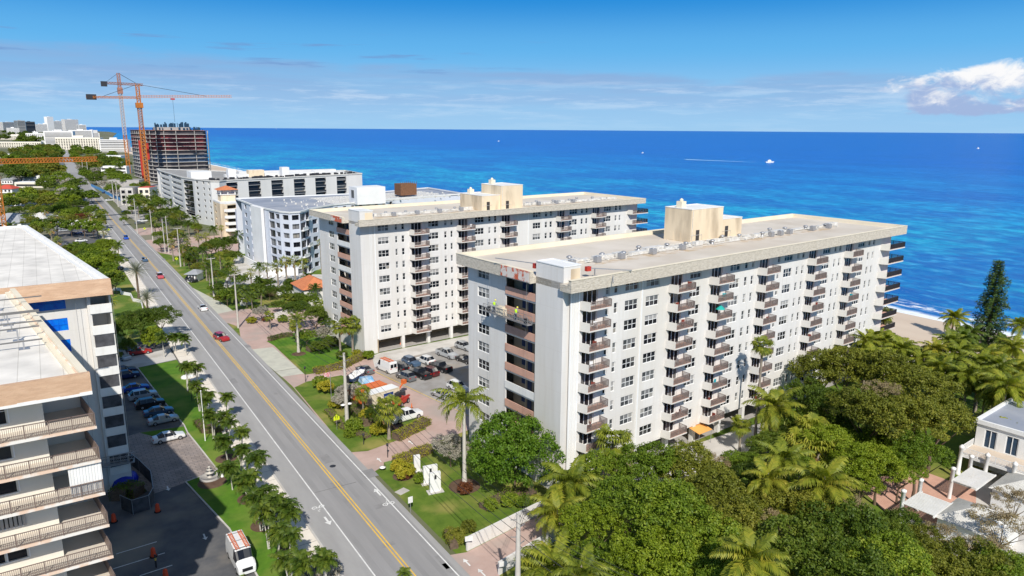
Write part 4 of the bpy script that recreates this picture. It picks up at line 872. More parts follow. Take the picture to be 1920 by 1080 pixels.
for pts, w_, h_, m_, d_ in [(((742,826),(770,812),(800,795)),1.9,1.3,'leaf_yellow','yellow-green hedge beside the white pickup'),(((742,872),(775,860),(806,846)),2.0,1.2,'leaf_yellow','yellow-green hedge along the near driveway'),(((578,660),(615,650),(634,646)),2.0,1.3,'leaf_dark','dark clipped hedge beside the concrete ramp'),
 (((590,700),(640,690),(685,668)),2.2,1.1,'leaf_yellow','yellow hedge along the second lawn'),(((505,640),(525,634),(548,630)),1.2,1.0,'leaf_dark','short dark hedge at the ramp end'),(((480,560),(520,552),(620,540)),2.5,2.2,'leaf_dark','tall dark hedge below the pool deck'),(((640,735),(655,760),(690,800)),2.2,1.4,'leaf_dark','green groundcover hedge in the landscaped island'),
 (((615,770),(640,800),(690,822)),1.6,.5,'leaf_mid','low green groundcover border under the utility pole'),(((840,1005),(852,1030)),1.2,1.2,'leaf_olive','brownish hedge beside the wall end'),(((905,955),(960,925),(1005,930)),1.6,.8,'leaf_mid','green border along the white wall'),(((455,1090),(455,1060)),.5,.4,'leaf_mid','tiny hedge at the lot edge'),(((370,795),(385,812),(420,808)),1.2,.9,'leaf_dark','low dark hedge at the flagpole')]:
    hedge(pts, w_, h_, m_, d_, group='x')
# --- along the left sidewalk
W = 'slim palms along the left sidewalk'
for px, py, z, n in [(330,628,4.5,3),(352,634,4.5,2),(352,690,4.2,3),(372,684,4.2,2),(375,722,4.2,3),(398,735,4.5,3),(385,748,4,2),(425,745,4.4,2),(402,772,4.2,3),(430,782,4.5,3),(455,812,4.5,2),(430,822,4.2,3),(452,848,4.4,3),(438,868,4.2,2),(478,862,4.6,3),(470,895,4.4,3),(490,922,4.6,3),(515,935,4.6,2),(505,962,4.3,2),(540,962,4.6,3),(522,1000,4.4,3),(548,1010,4.5,2),(615,1045,4.4,3),(575,1058,4.2,3),(545,1048,4.0,2),(310,632,4,2)]:
    adcluster(px, py, z, W, 'cluster of slim dark palms beside the left sidewalk', n)
for px, py, s in [(610,1072,1.6),(560,1075,1.3)]: shrub(px, py, s, 'leaf_silver', 'x', 'silver-grey shrub at the lower end of the left sidewalk' if px > 600 else 'smaller silver-grey shrub near the ladder van')
palm(758, 1075, 3, .5, 'adon', None, 'x', 'tip of a small palm at the bottom of the picture beside the road')
palm(255, 508, 8, .95, 'date', None, 'x', 'big silvery date palm on the walled lawn beside the road')
palm(275, 560, 4, .8, 'date', None, 'x', 'shorter silvery palm above the round dark tree')
W = 'trees around the left lots'
gardens([('tree',262,600,5,4.6,'leaf_dark','big round dark tree beyond the shaded parking'),('tree',300,596,5,4.2,'leaf_dark','dark round tree beside the left sidewalk'),('tree',232,618,5,3.6,'leaf_dark','dark tree against the left apartment block'),('tree',240,650,2.0,2.2,'leaf_dark','dark shrub tree behind the red parked car'),('tree',212,668,2.0,1.8,'leaf_dark','dark shrub tree beside the balconies'),('coco',205,565,5,.5,None,'palm beside the left block by the pool fence')], 'x')
hedge(((222,940),(235,925),(262,930)), 2.2, 1.6, 'leaf_dark', 'dark planting inside the mesh fence', group='x')
# --- further up the street, left
W = 'trees up the street on the left'
L_ = []
def scatter(poly, n, kinds, seed, zr, Rr):
    r = random.Random(seed); xs = [p[0] for p in poly]; ys_ = [p[1] for p in poly]; out = []
    def inside(x, y):
        c = False
        for i in range(len(poly)):
            (x0, y0), (x1, y1) = poly[i], poly[i-1]
            if (y0 > y) != (y1 > y) and x < (x1-x0)*(y-y0)/(y1-y0)+x0: c = not c
        return c
    while len(out) < n:
        x, y = r.uniform(min(xs), max(xs)), r.uniform(min(ys_), max(ys_))
        if inside(x, y): out.append((x, y, r.uniform(*zr), r.uniform(*Rr), r.choice(kinds)))
    return out
DN = {'leaf_mid':'mid green tree','leaf_dark':'dark green tree','leaf_olive':'olive green tree','leaf_bright':'bright green tree','leaf_silver':'grey-green tree','leaf_red':'bare brownish tree','palm_green':'fan palm','palm_dark':'dark feathery palm','palm_yellow':'yellowish palm'}
def wood(rows, W, where, far=True):
    for px, py, z, R, m in rows:
        if m.startswith('palm'): palm(px, py, z+1.5, R*.32 if m == 'palm_dark' else R*.42, 'farcoco' if m == 'palm_dark' else 'farfan', m, W, DN[m]+' '+where)
        else: tree(px, py, z, R, m, W, DN[m]+' '+where, far=far)
wood([(165,470,5,3.8,'leaf_mid'),(190,462,5,3.4,'leaf_bright'),(150,500,4,3.4,'leaf_dark'),(178,498,4.5,3.6,'leaf_mid'),(205,485,5,3.6,'leaf_bright'),(190,515,4,3.2,'leaf_mid'),(222,490,4,2.8,'leaf_mid'),(140,480,4,3,'leaf_olive'),(125,470,4,3,'leaf_olive'),(215,465,4.5,2.4,'palm_green'),(222,460,4.5,2.6,'palm_dark'),(95,430,5,3.6,'palm_green'),(108,452,4,3,'palm_green'),(180,520,4,3,'leaf_dark')], 'trees beyond the white roof', 'beyond the white roof on the left', far=False)
wood([(82,395,5,4.5,'leaf_dark'),(60,392,5,4,'leaf_dark'),(120,385,5,4.5,'leaf_dark'),(150,383,5,4.5,'leaf_dark'),(170,395,5,4.5,'leaf_mid'),(135,400,5,4,'leaf_mid'),(120,410,4.5,3.5,'palm_green'),(135,412,4.5,3.5,'leaf_olive'),(95,412,4,3.5,'palm_green'),(105,405,4,3.2,'palm_yellow'),(160,405,4,3,'leaf_red'),(150,408,4,3.2,'leaf_red'),(185,418,4,3.2,'leaf_olive'),(190,400,4,3.2,'leaf_mid'),(30,395,4,4,'leaf_dark'),(15,405,4,4,'leaf_dark'),(45,410,4,3.5,'leaf_mid'),(20,425,3,3,'palm_dark'),(50,430,3,2.5,'palm_dark')], 'trees in the gardens past the white roof', 'in the gardens past the white roof', far=False)
wood(scatter([(0,368),(60,360),(150,355),(185,375),(175,388),(60,380),(0,385)], 26, ['leaf_mid','leaf_dark','leaf_bright','leaf_olive'], 3, (4,7), (4,6)), 'trees around the low white houses', 'around the low grey houses')
wood(scatter([(60,335),(115,330),(150,345),(170,362),(120,365),(90,350)], 16, ['leaf_dark','leaf_mid','leaf_silver'], 4, (5,8), (5,7)), 'dark trees left of the far road', 'left of the far road')
wood(scatter([(0,300),(108,292),(116,322),(60,330),(0,326)], 46, ['leaf_dark','leaf_mid','leaf_olive'], 5, (6,9), (6,10)), 'trees in the far neighbourhood left of the road', 'in the far neighbourhood')
wood(scatter([(0,285),(60,272),(110,274),(112,290),(0,300)], 34, ['leaf_mid','leaf_olive','leaf_dark'], 6, (6,9), (7,11)), 'trees towards the far white town', 'towards the far white town')
wood(scatter([(0,232),(35,235),(120,258),(60,268),(0,262)], 22, ['leaf_dark'], 66, (8,14), (12,22)), 'dark trees on the skyline among the far towers', 'among the far towers')
wood(scatter([(130,272),(200,284),(232,292),(225,310),(170,312),(132,300)], 40, ['leaf_mid','leaf_olive','leaf_dark'], 7, (6,9), (6,9)), 'trees right of the far road', 'right of the far road')
wood(scatter([(140,312),(178,318),(200,345),(228,352),(215,362),(165,335)], 20, ['leaf_dark','leaf_mid','leaf_silver'], 8, (4,7), (4,6)), 'trees behind the wooden poles', 'behind the row of poles')
# right of the road, between the poles and the white buildings
W = 'palms and trees on the far right of the road'
wood([(262,352,6,4,'leaf_olive'),(275,362,5,3.4,'leaf_mid'),(245,360,5,3.4,'leaf_olive'),(290,362,6,3.5,'palm_dark'),(268,348,7,3.6,'palm_dark'),(256,372,4,3,'leaf_mid'),(248,380,4,3,'leaf_dark'),(283,385,4,3,'palm_dark'),(300,398,4,3.2,'leaf_dark'),(318,396,4,3,'palm_dark'),(334,392,4.5,3,'palm_dark'),(345,385,4.5,3,'palm_dark'),(322,378,5,3,'palm_dark'),(293,405,3,2.6,'leaf_mid'),(345,408,4,3,'leaf_dark'),(365,412,4.5,3.2,'palm_dark'),(352,420,4,2.8,'palm_dark')], 'palms in front of the white terraced apartments', 'in front of the terraced apartments', far=False)
wood([(300,425,4,2.6,'leaf_mid'),(297,440,3.5,2.6,'leaf_mid'),(310,432,3.5,2.4,'palm_green'),(300,455,3,2.2,'leaf_mid'),(330,440,3,2.4,'leaf_olive'),(350,455,5,2.6,'palm_green'),(372,445,5,2.8,'palm_green'),(365,475,4,2.4,'palm_green'),(355,490,3,2.2,'leaf_olive'),(380,470,5,2.8,'palm_dark'),(395,460,5,3.2,'leaf_dark'),(412,462,5,3.4,'leaf_dark'),(430,455,5,3.4,'leaf_dark'),(438,480,4,3.2,'leaf_dark'),(415,485,4,3.2,'leaf_dark'),(448,440,6,2.8,'palm_dark'),(400,430,5,2.8,'palm_dark'),(415,428,4,2.2,'palm_yellow'),(395,500,4,2.8,'leaf_mid'),(372,500,3,2.4,'leaf_olive'),(385,492,4.5,2.4,'palm_green')], 'trees in front of the tile-roofed tower', 'in front of the tile-roofed tower block', far=False)
wood([(412,480,5,2.6,'palm_green'),(430,492,5,3,'palm_green'),(425,515,4.5,2.8,'leaf_mid'),(440,510,4.5,2.6,'palm_green'),(405,515,4,2.4,'leaf_olive'),(452,525,3.5,2.6,'leaf_mid'),(470,512,5,2.4,'palm_green'),(485,500,5,2.4,'palm_dark'),(500,502,5.5,2.6,'palm_green'),(520,500,5.5,2.9,'palm_green'),(535,492,6,3.2,'palm_yellow'),(552,490,6,3.0,'palm_green'),(568,495,6,3.2,'palm_green'),(578,520,5,2.4,'palm_dark'),(425,550,2.5,2.2,'leaf_dark'),(442,545,3,2.4,'leaf_mid'),(460,545,3,2.6,'leaf_dark'),(480,540,3,2.6,'leaf_dark'),(505,545,3,2.4,'leaf_dark'),(535,545,2.5,2.4,'leaf_dark'),(412,560,1.8,1.8,'leaf_olive'),(470,555,3,1.8,'palm_dark'),(490,550,3.2,1.6,'palm_dark'),(398,540,2.5,1.7,'leaf_mid'),(600,455,9,2.2,'palm_yellow'),(590,540,4,2,'palm_dark')], 'palms around the pool deck', 'around the pool deck', far=False)
wood([(238,400,3,2.4,'leaf_dark'),(232,412,3,2,'leaf_mid'),(246,392,3,2.4,'leaf_mid')], 'small trees by the far crossing', 'by the far crossing')

wood([(x, y, z, R, m) for x, y, z, R, m in scatter([(45,400),(120,385),(190,400),(205,440),(185,430),(100,426),(60,440)], 22, ['leaf_mid','leaf_dark','leaf_olive','palm_green'], 21, (4,6), (3.2,4.6))], 'trees around the small left lot', 'around the small left lot')
wood(scatter([(120,465),(200,455),(228,470),(235,510),(215,528),(180,525),(145,505)], 16, ['leaf_mid','leaf_bright','leaf_dark'], 22, (4,5.5), (2.6,3.6)), 'bushy trees beside the white roof', 'right beside the white roof')
wood(scatter([(285,405),(345,400),(400,425),(440,470),(440,500),(380,505),(345,480),(300,455)], 30, ['leaf_mid','leaf_dark','leaf_olive','palm_green','palm_dark'], 23, (3.5,5), (2.2,3.2)), 'garden trees between the poles and the rounded block', 'between the poles and the rounded block')
wood(scatter([(405,530),(450,515),(600,540),(615,560),(560,572),(470,560),(410,560)], 18, ['leaf_dark','leaf_mid','palm_dark'], 24, (2.5,3.5), (1.8,2.6)), 'dark planting below the pool deck', 'below the pool deck')
wood(scatter([(262,385),(300,378),(345,395),(330,430),(290,430),(262,412)], 20, ['leaf_dark','leaf_mid','leaf_olive','palm_dark'], 27, (3.5,5), (2.2,3.2)), 'trees before the long white block', 'before the long white block')
wood(scatter([(228,345),(262,340),(300,368),(300,395),(262,395),(240,372)], 24, ['leaf_mid','leaf_olive','leaf_dark','palm_dark'], 25, (4,6.5), (3,4.2)), 'trees in front of the unfinished tower', 'in front of the unfinished tower')
wood(scatter([(228,300),(240,292),(236,340),(200,330),(205,312)], 14, ['leaf_mid','leaf_dark'], 26, (5,7), (4,6)), 'trees left of the crane masts', 'left of the crane masts')
# ------------------------------------------------------------------ the two tan-roofed blocks on the left
mat('shingle', (.62,.41,.27), (.53,.34,.22), 1.2, .9, c3=(.66,.45,.30), scale3=.5, bump=.5, bscale=6, stretch=(1,1,5)); mat('netting', (.045,.045,.05), (.10,.10,.11), 1.0, .9); mat('peach', (.72,.53,.40), (.76,.72,.66), .5, .85, contrast=(.45,.55))
mat('wall_cream', (.74,.70,.61), (.68,.64,.55), .3, .9); mat('slab_grey', (.36,.36,.37), rough=.9)
def skew(o, deg): 
    ey = (-sin(radians(deg)), cos(radians(deg)))
    return lambda p: (o[0]+p[0]+p[1]*ey[0], o[1]+p[1]*ey[1], p[2])
t1 = thing('apartment_building', 'nearest cream apartment block at the left edge with long railed balconies', 'apartment building', (0, 0, 0)); S1 = skew((1.6, 60.0), 7.8)
def q1(name, m, f, parent=None, S=S1, **k):
    b = MB(S); f(b); return b.build(name, m, parent or t1, **k)
fl1 = [25.4-FH*k for k in range(9)]
def _(b):
    b.box(-30, 0, 28.35, 0, 38.5, 29.2); b.box(-30, 0, 29.2, 0, .35, 29.92); 
q1('roof_fascia', 'shingle', _)
def _(b):
    b.box(-.5, .36, 29.2, -.02, 38.5, 29.8); b.box(-1.0, .36, 29.2, -.52, 38.5, 29.45)
q1('parapet', 'parapet_cream', _)
q1('roof', 'roof_white', lambda b: b.box(-30, .36, 29.18, -1.0, 38.5, 29.24)); q1('gutter', 'peach', lambda b: b.box(-.62, .4, 29.45, -.52, 38.5, 29.55))
r3 = random.Random(4)
def _(b):
    x = -12.0
    while x < -.2: l = r3.uniform(.5, 1.6); b.box(x, -.015, 28.18, min(x+l, 0), 2, 28.36+r3.uniform(0, .1)) if r3.random() < .85 else None; x += l
q1('eaves', 'white_paint', _)
holes = []; wins = []
for zf in fl1:
    for a in (-9.4, -17.0, -24):
        for i in range(3): holes.append((a+i*1.42, a+i*1.42+1.22, zf+.95, zf+2.15))
def _(b): b.wall(lambda a, d, z: (a, 2.1-d, z), -30, -3.1, 0, 28.35, holes, .14); b.box(-3.1, 2.1, 0, -3.0, 8, 28.35); b.box(-3.0, 5.2, 0, 0, 5.4, 28.35); b.box(-.05, 5.4, 0, 0, 38, 28.35); b.box(-30, 38.2, 0, 0, 38.4, 28.35)
q1('wall', 'wall_cream', _)
for k, zf in enumerate(fl1):
    sh = (k == 4)
    for j, a in enumerate((-9.4, -17.0)):
        if k == 3 and j == 0:
            def _(b):
                for i in range(16): b.box(a-.1+i*.28, 2.0, zf+.9, a+.1+i*.28, 2.06, zf+2.2)
            q1('storm_shutter', 'steel', _); 
        def _(b):
            b.box(a-.08, 2.02, zf+.87, a+4.14, 2.09, zf+.95); b.box(a-.08, 2.02, zf+2.15, a+4.14, 2.09, zf+2.23)
            for i in range(4): b.box(a-.08+i*1.42 if i else a-.08, 2.03, zf+.95, a+i*1.42+(0 if i else 0), 2.09, zf+2.15)
            for i in range(3): b.quad((a+i*1.42, 2.2, zf+.95), (a+i*1.42+1.22, 2.2, zf+.95), (a+i*1.42+1.22, 2.2, zf+2.15), (a+i*1.42, 2.2, zf+2.15), 1); b.box(a+i*1.42, 2.15, zf+1.9, a+i*1.42+1.22, 2.19, zf+1.94)
        q1('window', ['frame_white', 'glass_dark'], _)
    bal = q1('balcony', ['peach', 'roof_tan'], lambda b: (b.box(-30, 0, zf-.02, 0, .12, zf+.2), b.box(-30, .12, zf, 0, 2.08, zf+.16, 1), b.box(-3.0, 2.08, zf, 0, 5.2, zf+.16, 1)))
    rb = rail_mb([(-16.5, .06), (-.06, .06)], 1.05, .125, .045, 1.55, mid=True); rb.v = [S1((x, y, z+zf+.2)) for x, y, z in rb.v]; rb.build('railing', 'bronze_rail', bal)
    q1('railing', 'bronze_rail', lambda b: b.box(-.08, .12, zf+.2, -.03, 5.2, zf+1.25), bal)
    if k == 2:
        def _(b):
            for i in range(11): b.box(-2.2+i*.2, .2, zf+.3, -2.08+i*.2, .28, zf+2.7); b.box(-2.1+i*.2, .24, zf+.3, -2.0+i*.2, .3, zf+2.7)
        q1('storm_shutter', 'white_paint', _)
mat('stage_grey', (.16,.155,.15), rough=.6)
# swing-stage outriggers lying on the roof
for i, (b0, a0, a1) in enumerate(((12.2, -14, -1.2), (15.6, -14, -.9), (19.5, -14, -.2), (22.0, -14, 0), (24.5, -14, .3), (29.5, -14, 1.3))):
    t = thing('roof_outrigger', 'steel outrigger beam across the near left roof, '+ORD[i]+' from its front edge', 'outrigger', group='outrigger beams on the near left roof'); h = 29.8+(.5 if i % 2 else .1)
    p, q = S1((a0, b0, h)), S1((a1, b0, h+.05)); b = MB(); b.beam(p, q, .11, .11); b.build('beam', 'stage_grey', t)
    p = S1((-2.6, b0, 29.24)); b = MB(); b.beam(p, (p[0], p[1], h), .12); b.box(p[0]-.4, p[1]-.3, 29.24, p[0]+.4, p[1]+.3, 29.3); b.build('stand', 'steel', t)
    
x, y = S1((-7.5, 30, 0))[:2]
t = thing('rooftop_unit', 'grey rooftop machine at the far left corner of the near roof', 'air conditioner', (x, y, 29.2)); b = MB(); b.box(-3, -1.2, .1, 0, 1.4, 2.2); b.build('casing', 'duct', t)
b = MB()
for i in range(6): b.box(-2.95, -1.25, .35+i*.3, -.05, -1.2, .45+i*.3)
b.build('louvre', 'dark_metal', t)
t2 = thing('apartment_building', 'second left apartment block with a bare white roof and blue-filmed windows', 'apartment building', (0, 0, 0)); S2 = skew((6.2, 101.3), 7.8)
def q2(name, m, f, parent=None, **k): return q1(name, m, f, parent or t2, S2, **k)
fl2 = [24.9-FH*k for k in range(9)]
q2('roof_fascia', 'shingle', lambda b: (b.add([(-30,-.35,27.3),(0,-.35,27.3),(0,0,29.3),(-30,0,29.3),(-30,.4,27.3),(0,.4,27.3),(-30,.4,29.3),(0,.4,29.3)], [(0,1,2,3),(0,4,5,1),(3,2,7,6),(1,5,7,2)]), ))
q2('roof', 'roof_white', lambda b: b.box(-32, .41, 28.2, -.5, 66, 28.85)); q2('parapet', 'white_paint', lambda b: (b.box(-.49, .41, 27.4, 0, 66, 29.25), b.box(-32, 65.6, 28.86, -.5, 66, 29.25), b.box(-1.2, .41, 28.85, -.5, 65.5, 28.95)))
holes = [(-9.0, -4.9, zf+.85, zf+2.45) for zf in fl2]
bh = [(-2.3, -.25, zf+1.05, zf+2.55) for zf in fl2]
def _(b):
    b.wall(lambda a, d, z: (a, 1.5-d, z), -32, -2.7, 0, 28.2, holes, .15); b.wall(lambda a, d, z: (a, 1.0-d, z), -2.7, 0, 0, 27.35, bh, .12); b.box(-2.7, 1.02, 0, -2.6, 1.5, 27.3); b.box(-.02, 1.0, 0, 0, 62, 28.2); b.box(-32, 62, 0, 0, 62.1, 28.2)
    for zf in fl2: b.box(-2.6, 1.13, zf-.15, -.03, 4.4, zf)
    b.box(-2.6, 4.4, 0, -.03, 4.5, 28)
q2('wall', 'stucco', _)
for k, zf in enumerate(fl2):
    def _(b):
        b.box(-9.0, 1.55, zf+.85, -4.9, 1.6, zf+2.45, 1)
        for i in range(5): b.box(-9.0+i*1.0, 1.5, zf+.86, -8.9+i*1.0, 1.549, zf+2.44)
        b.box(-9.0, 1.49, zf+1.6, -4.9, 1.53, zf+1.68)
    q2('window', ['glass_film' if k < 4 else 'frame_white', 'glass_film' if k < 4 else 'glass_dark'], _)
    q2('balcony_parapet', 'white_paint', lambda b: b.box(-2.5, .82, zf-.1, -.05, .99, zf+1.0))
    if k > 1: q2('debris_net', 'netting', lambda b: b.box(-2.35, .9, zf+1.0, -.2, .94, zf+2.6))
# low wing and mesh fence at the foot of the second block
t = thing('mesh_fence', 'dark mesh fence screening a blue covered heap beside the paver court', 'fence'); pts = [G(*p) for p in ((205,905),(222,872),(240,868),(262,885),(285,908),(290,940),(282,955),(250,965),(228,955))]
b = MB(); f_ = MB()
for (x0, y0), (x1, y1) in zip(pts, pts[1:]):
    b.beam((x0, y0, 1.0), (x1, y1, 1.0), .03, 1.9); f_.beam((x0, y0, 2.0), (x1, y1, 2.0), .05)
for x, y in pts: f_.beam((x, y, 0), (x, y, 2.05), .06)
b.build('mesh', 'netting', t); f_.build('frame', 'steel', t)
mat('tarp_blue', (.01,.035,.42), (.006,.02,.30), .8, .5)
b = MB(); x, y = G(233, 912); b.sphere((x, y, .9), 1.9, 14, 6, 0, .7); tag(b.build('tarpaulin', 'tarp_blue'), 'bright blue tarpaulin over a heap inside the mesh fence', 'tarpaulin')
def swing_stage(p, q, z, label, th=None):
    """hanging work platform between two points"""
    t = thing('swing_stage', label, 'work platform'); (x0, y0), (x1, y1) = p, q; l = hypot(x1-x0, y1-y0); nx, ny = -(y1-y0)/l*.4, (x1-x0)/l*.4
    b = MB(); b.beam((x0, y0, z), (x1, y1, z), .8, .08); b.build('deck', 'steel', t)
    b = MB()
    for s in (-1, 1):
        for hz in (.15, .6, 1.1): b.beam((x0+nx*s, y0+ny*s, z+hz), (x1+nx*s, y1+ny*s, z+hz), .05)
        for i in range(7): f = i/6; b.beam((x0+(x1-x0)*f+nx*s, y0+(y1-y0)*f+ny*s, z), (x0+(x1-x0)*f+nx*s, y0+(y1-y0)*f+ny*s, z+1.15), .045)
        for i in range(6): f = i/6; g = (i+1)/6; b.beam((x0+(x1-x0)*f+nx*s, y0+(y1-y0)*f+ny*s, z+.1), (x0+(x1-x0)*g+nx*s, y0+(y1-y0)*g+ny*s, z+1.1), .03)
    b.build('guard_rail', 'steel', t)
    for f in (.08, .92):
        x, y = x0+(x1-x0)*f, y0+(y1-y0)*f; b = MB(); b.box(x-.2, y-.2, z+.1, x+.2, y+.2, z+.75); b.build('hoist', 'dark_metal', t)
        if th: b = MB(); b.tube([(x, y, z+.7), (x, y, th)], .02, 4); b.tube([(x, y, z), (x, y, .1)], .012, 4); b.build('suspension_rope', 'steel', t)
    return t
swing_stage(S2((-4.4, .4, 0))[:2], S2((.3, -.1, 0))[:2], 4.3, 'white swing stage hanging low on the second left block', 27)
st = swing_stage(UV(.2, 8.3), UV(.2, 18.3), 22.6, 'long swing stage carrying two workers at the west end of the near condominium', 28.3)
t = thing('roof_outrigger', 'steel outrigger with red weights at the west edge of the near condominium roof', 'outrigger', group='red-weighted outriggers')
p, q = UV(-.6, 15.0), UV(1.6, 8.9); b = MB(); b.beam((p[0], p[1], 30.8), (q[0], q[1], 30.7), .1); b.build('beam', 'steel', t); b = MB(); b.box(q[0]-.35, q[1]-.25, 30.1, q[0]+.35, q[1]+.25, 30.75); b.build('counterweight', 'red_paint', t)
t = thing('roof_outrigger', 'steel outrigger with red weights at the south edge of the near condominium roof', 'outrigger', group='red-weighted outriggers')
p, q = UV(5.8, 3.4), UV(10.8, .3); b = MB(); b.beam((p[0], p[1], 30.5), (q[0], q[1], 30.1), .12); b.beam(UV(6.6,2.9)+(29.2,), UV(6.6,2.9)+(30.4,), .12); b.beam(UV(7.8,.8)+(29.9,), UV(6.9,-.2)+(29.0,), .1); b.build('beam', 'steel', t); b = MB(); b.box(p[0]-.3, p[1]-.25, 30.1, p[0]+.4, p[1]+.25, 30.7); b.build('counterweight', 'red_paint', t)
# peeled fascia with red waterproofing at both west ends
mat('red_primer', (.55,.12,.06), (.66,.60,.55), .6, .8, contrast=(.47,.53))
for (u0, v0, v1, zr, nm) in ((-.05, 8.2, 14.4, 29.9, 'near'), (5.86, 78.7, 84.0, 29.6, 'second')):
    b = MB(); b.T = lambda p: UV(p[0], p[1])+(p[2],); b.box(u0-.06, v0, 28.45, u0-.01, v1, zr+.02)
    tag(b.build('stripped_fascia', 'red_primer'), 'red and white stripped patch on the %s condominium roof edge' % nm, 'roof patch')
# ------------------------------------------------------------------ generic walls along a polyline
def facade(b, pts, z0, z1, spec, mi=0, depth=.2):
    """spec[i]: list of (f0, f1, zlist(z0,z1)) openings along segment i"""
    for i, ((x0, y0), (x1, y1)) in enumerate(zip(pts, pts[1:])):
        l = hypot(x1-x0, y1-y0); ux, uy = (x1-x0)/l, (y1-y0)/l
        hs_ = [(f0*l, f1*l, a, c) for f0, f1, zz in spec.get(i, []) for a, c in zz]
        b.wall(lambda a, d, z: (x0+ux*a+uy*d, y0+uy*a-ux*d, z), 0, l, z0, z1, hs_, depth, mi)
def pane(root, pts, i, f0, f1, a, c, m, name='window', inset=.15, nx=2, nz=1, fr='frame_white'):
    (x0, y0), (x1, y1) = pts[i], pts[i+1]; l = hypot(x1-x0, y1-y0); ux, uy = (x1-x0)/l, (y1-y0)/l
    b = MB(lambda p: (x0+ux*p[0]-uy*p[1]*-1*-1, y0+uy*p[0]+ux*p[1], p[2])); 
    b.T = lambda p: (x0+ux*p[0]-uy*p[1], y0+uy*p[0]+ux*p[1], p[2])
    A0, A1 = f0*l, f1*l; b.quad((A0, inset, a), (A1, inset, a), (A1, inset, c), (A0, inset, c), 0)
    for k in range(nx+1): x = A0+(A1-A0-.1)*k/nx; b.box(x, inset-.08, a, x+.1, inset-.01, c, 1)
    for k in range(nz+1): z = a+(c-a-.1)*k/nz; b.box(A0, inset-.09, z, A1, inset-.012, z+.1, 1)
    return b.build(name, [m, fr], root)
# building C: cool white block with a curved corner
tC = thing('apartment_building', 'cool white seven-storey block with a rounded corner and grey roof', 'apartment building')
pc = [(62.2,277),(61.9,258),(62.6,247),(64.2,234),(66.2,229.6),(69.5,229.8),(72.4,233.2),(75.2,237.6),(86.5,246.2),(115,256),(149,262),(149.7,297),(114,284),(62.2,286)]
fc = [18.2-2.95*k for k in range(7)]; wz = [(z+.75, z+2.4) for z in fc]; bz = [(z+.15, z+2.55) for z in fc]
spec = {0: [(.22,.42,wz),(.68,.9,wz)], 2: [(.30,.66,bz),(.72,.97,wz)], 3: [(.25,.85,wz)], 4: [(.2,.9,wz)], 5: [(.05,.99,bz)], 6: [(.01,.9,bz)], 7: [(.1,.3,wz),(.44,.62,wz),(.76,.94,wz)], 8: [(a/8+.02, a/8+.07, wz) for a in range(8)]}
b = MB(); facade(b, pc, 0, 21.5, spec, 0, .55); b.build('wall', 'stucco_cool', tC)
b = MB(); b.prism(pc, 20.9, 21.0); b.build('roof', 'roof_grey', tC)
b = MB()
for (x0, y0), (x1, y1) in zip(pc, pc[1:]+pc[:1]): b.beam((x0, y0, 21.5), (x1, y1, 21.5), .5, .5)
b.build('parapet', 'roof_light', tC)
for i, l_ in spec.items():
    if i == 8: continue
    for f0, f1, zz in l_:
        for k, (a, c) in enumerate(zz):
            big = f1-f0 > .4 and i in (2, 5, 6) or i == 2
            pane(tC, pc, i, f0, f1, a, c, 'glass_dark' if (k+i) % 5 else 'glass_grey', inset=.5, nx=3 if i in (5,) else 2, nz=1, fr='dark_metal')
b = MB(); 
for i in range(8): 
    for a, c in wz: pass
for k, z in enumerate(fc):
    for i in (5, 6):
        if (k+i) % 3 != 0: continue
        (x0, y0), (x1, y1) = pc[i], pc[i+1]; o = MB(); o.beam((x0+(x1-x0)*.1+.5, y0+(y1-y0)*.1-.6, z+.6), (x0+(x1-x0)*.95+.5, y0+(y1-y0)*.95-.6, z+.6), .12, 1.0); o.beam((x0+(x1-x0)*.1+.2, y0+(y1-y0)*.1-.3, z), (x0+(x1-x0)*.95+.2, y0+(y1-y0)*.95-.3, z), 1.2, .2); o.build('balcony', 'stucco_white', tC)
b = MB(); b.beam((61.2,257.5,10.7), (61.9,246.5,10.7), .9, 21.9); b.build('blade_wall', 'stucco_white', tC)
b = MB(); b.box(95.5,246,21,106.5,254,27.2, 0, top=1); o = b.build('penthouse', ['stucco_white', 'roof_light'], tC); b = MB(); b.box(95.42,249,23.2,95.49,251.5,26); b.build('window', 'glass_grey', o)
b = MB(); b.box(120,262,22.0,127,268,26.5); 
for i in range(9): b.box(120+i*.85,261.9,26.5,120.15+i*.85,262,27.4)
b.build('cooling_tower', 'rust', tC)
r4 = random.Random(8); b = MB()
for _ in range(110):
    x = r4.uniform(70, 145); y = r4.uniform(252, 275) if x > 90 else r4.uniform(240+(x-70)*.5, 275); s = r4.uniform(.2, .6); b.box(x, y, 21.0, x+s, y+s, 21.0+s*1.2)
for k in range(9): y = 250+k*3.2; b.beam((88, y, 21.3), (140, y+8, 21.3), .25)
b.build('roof_plant', 'duct', tC)
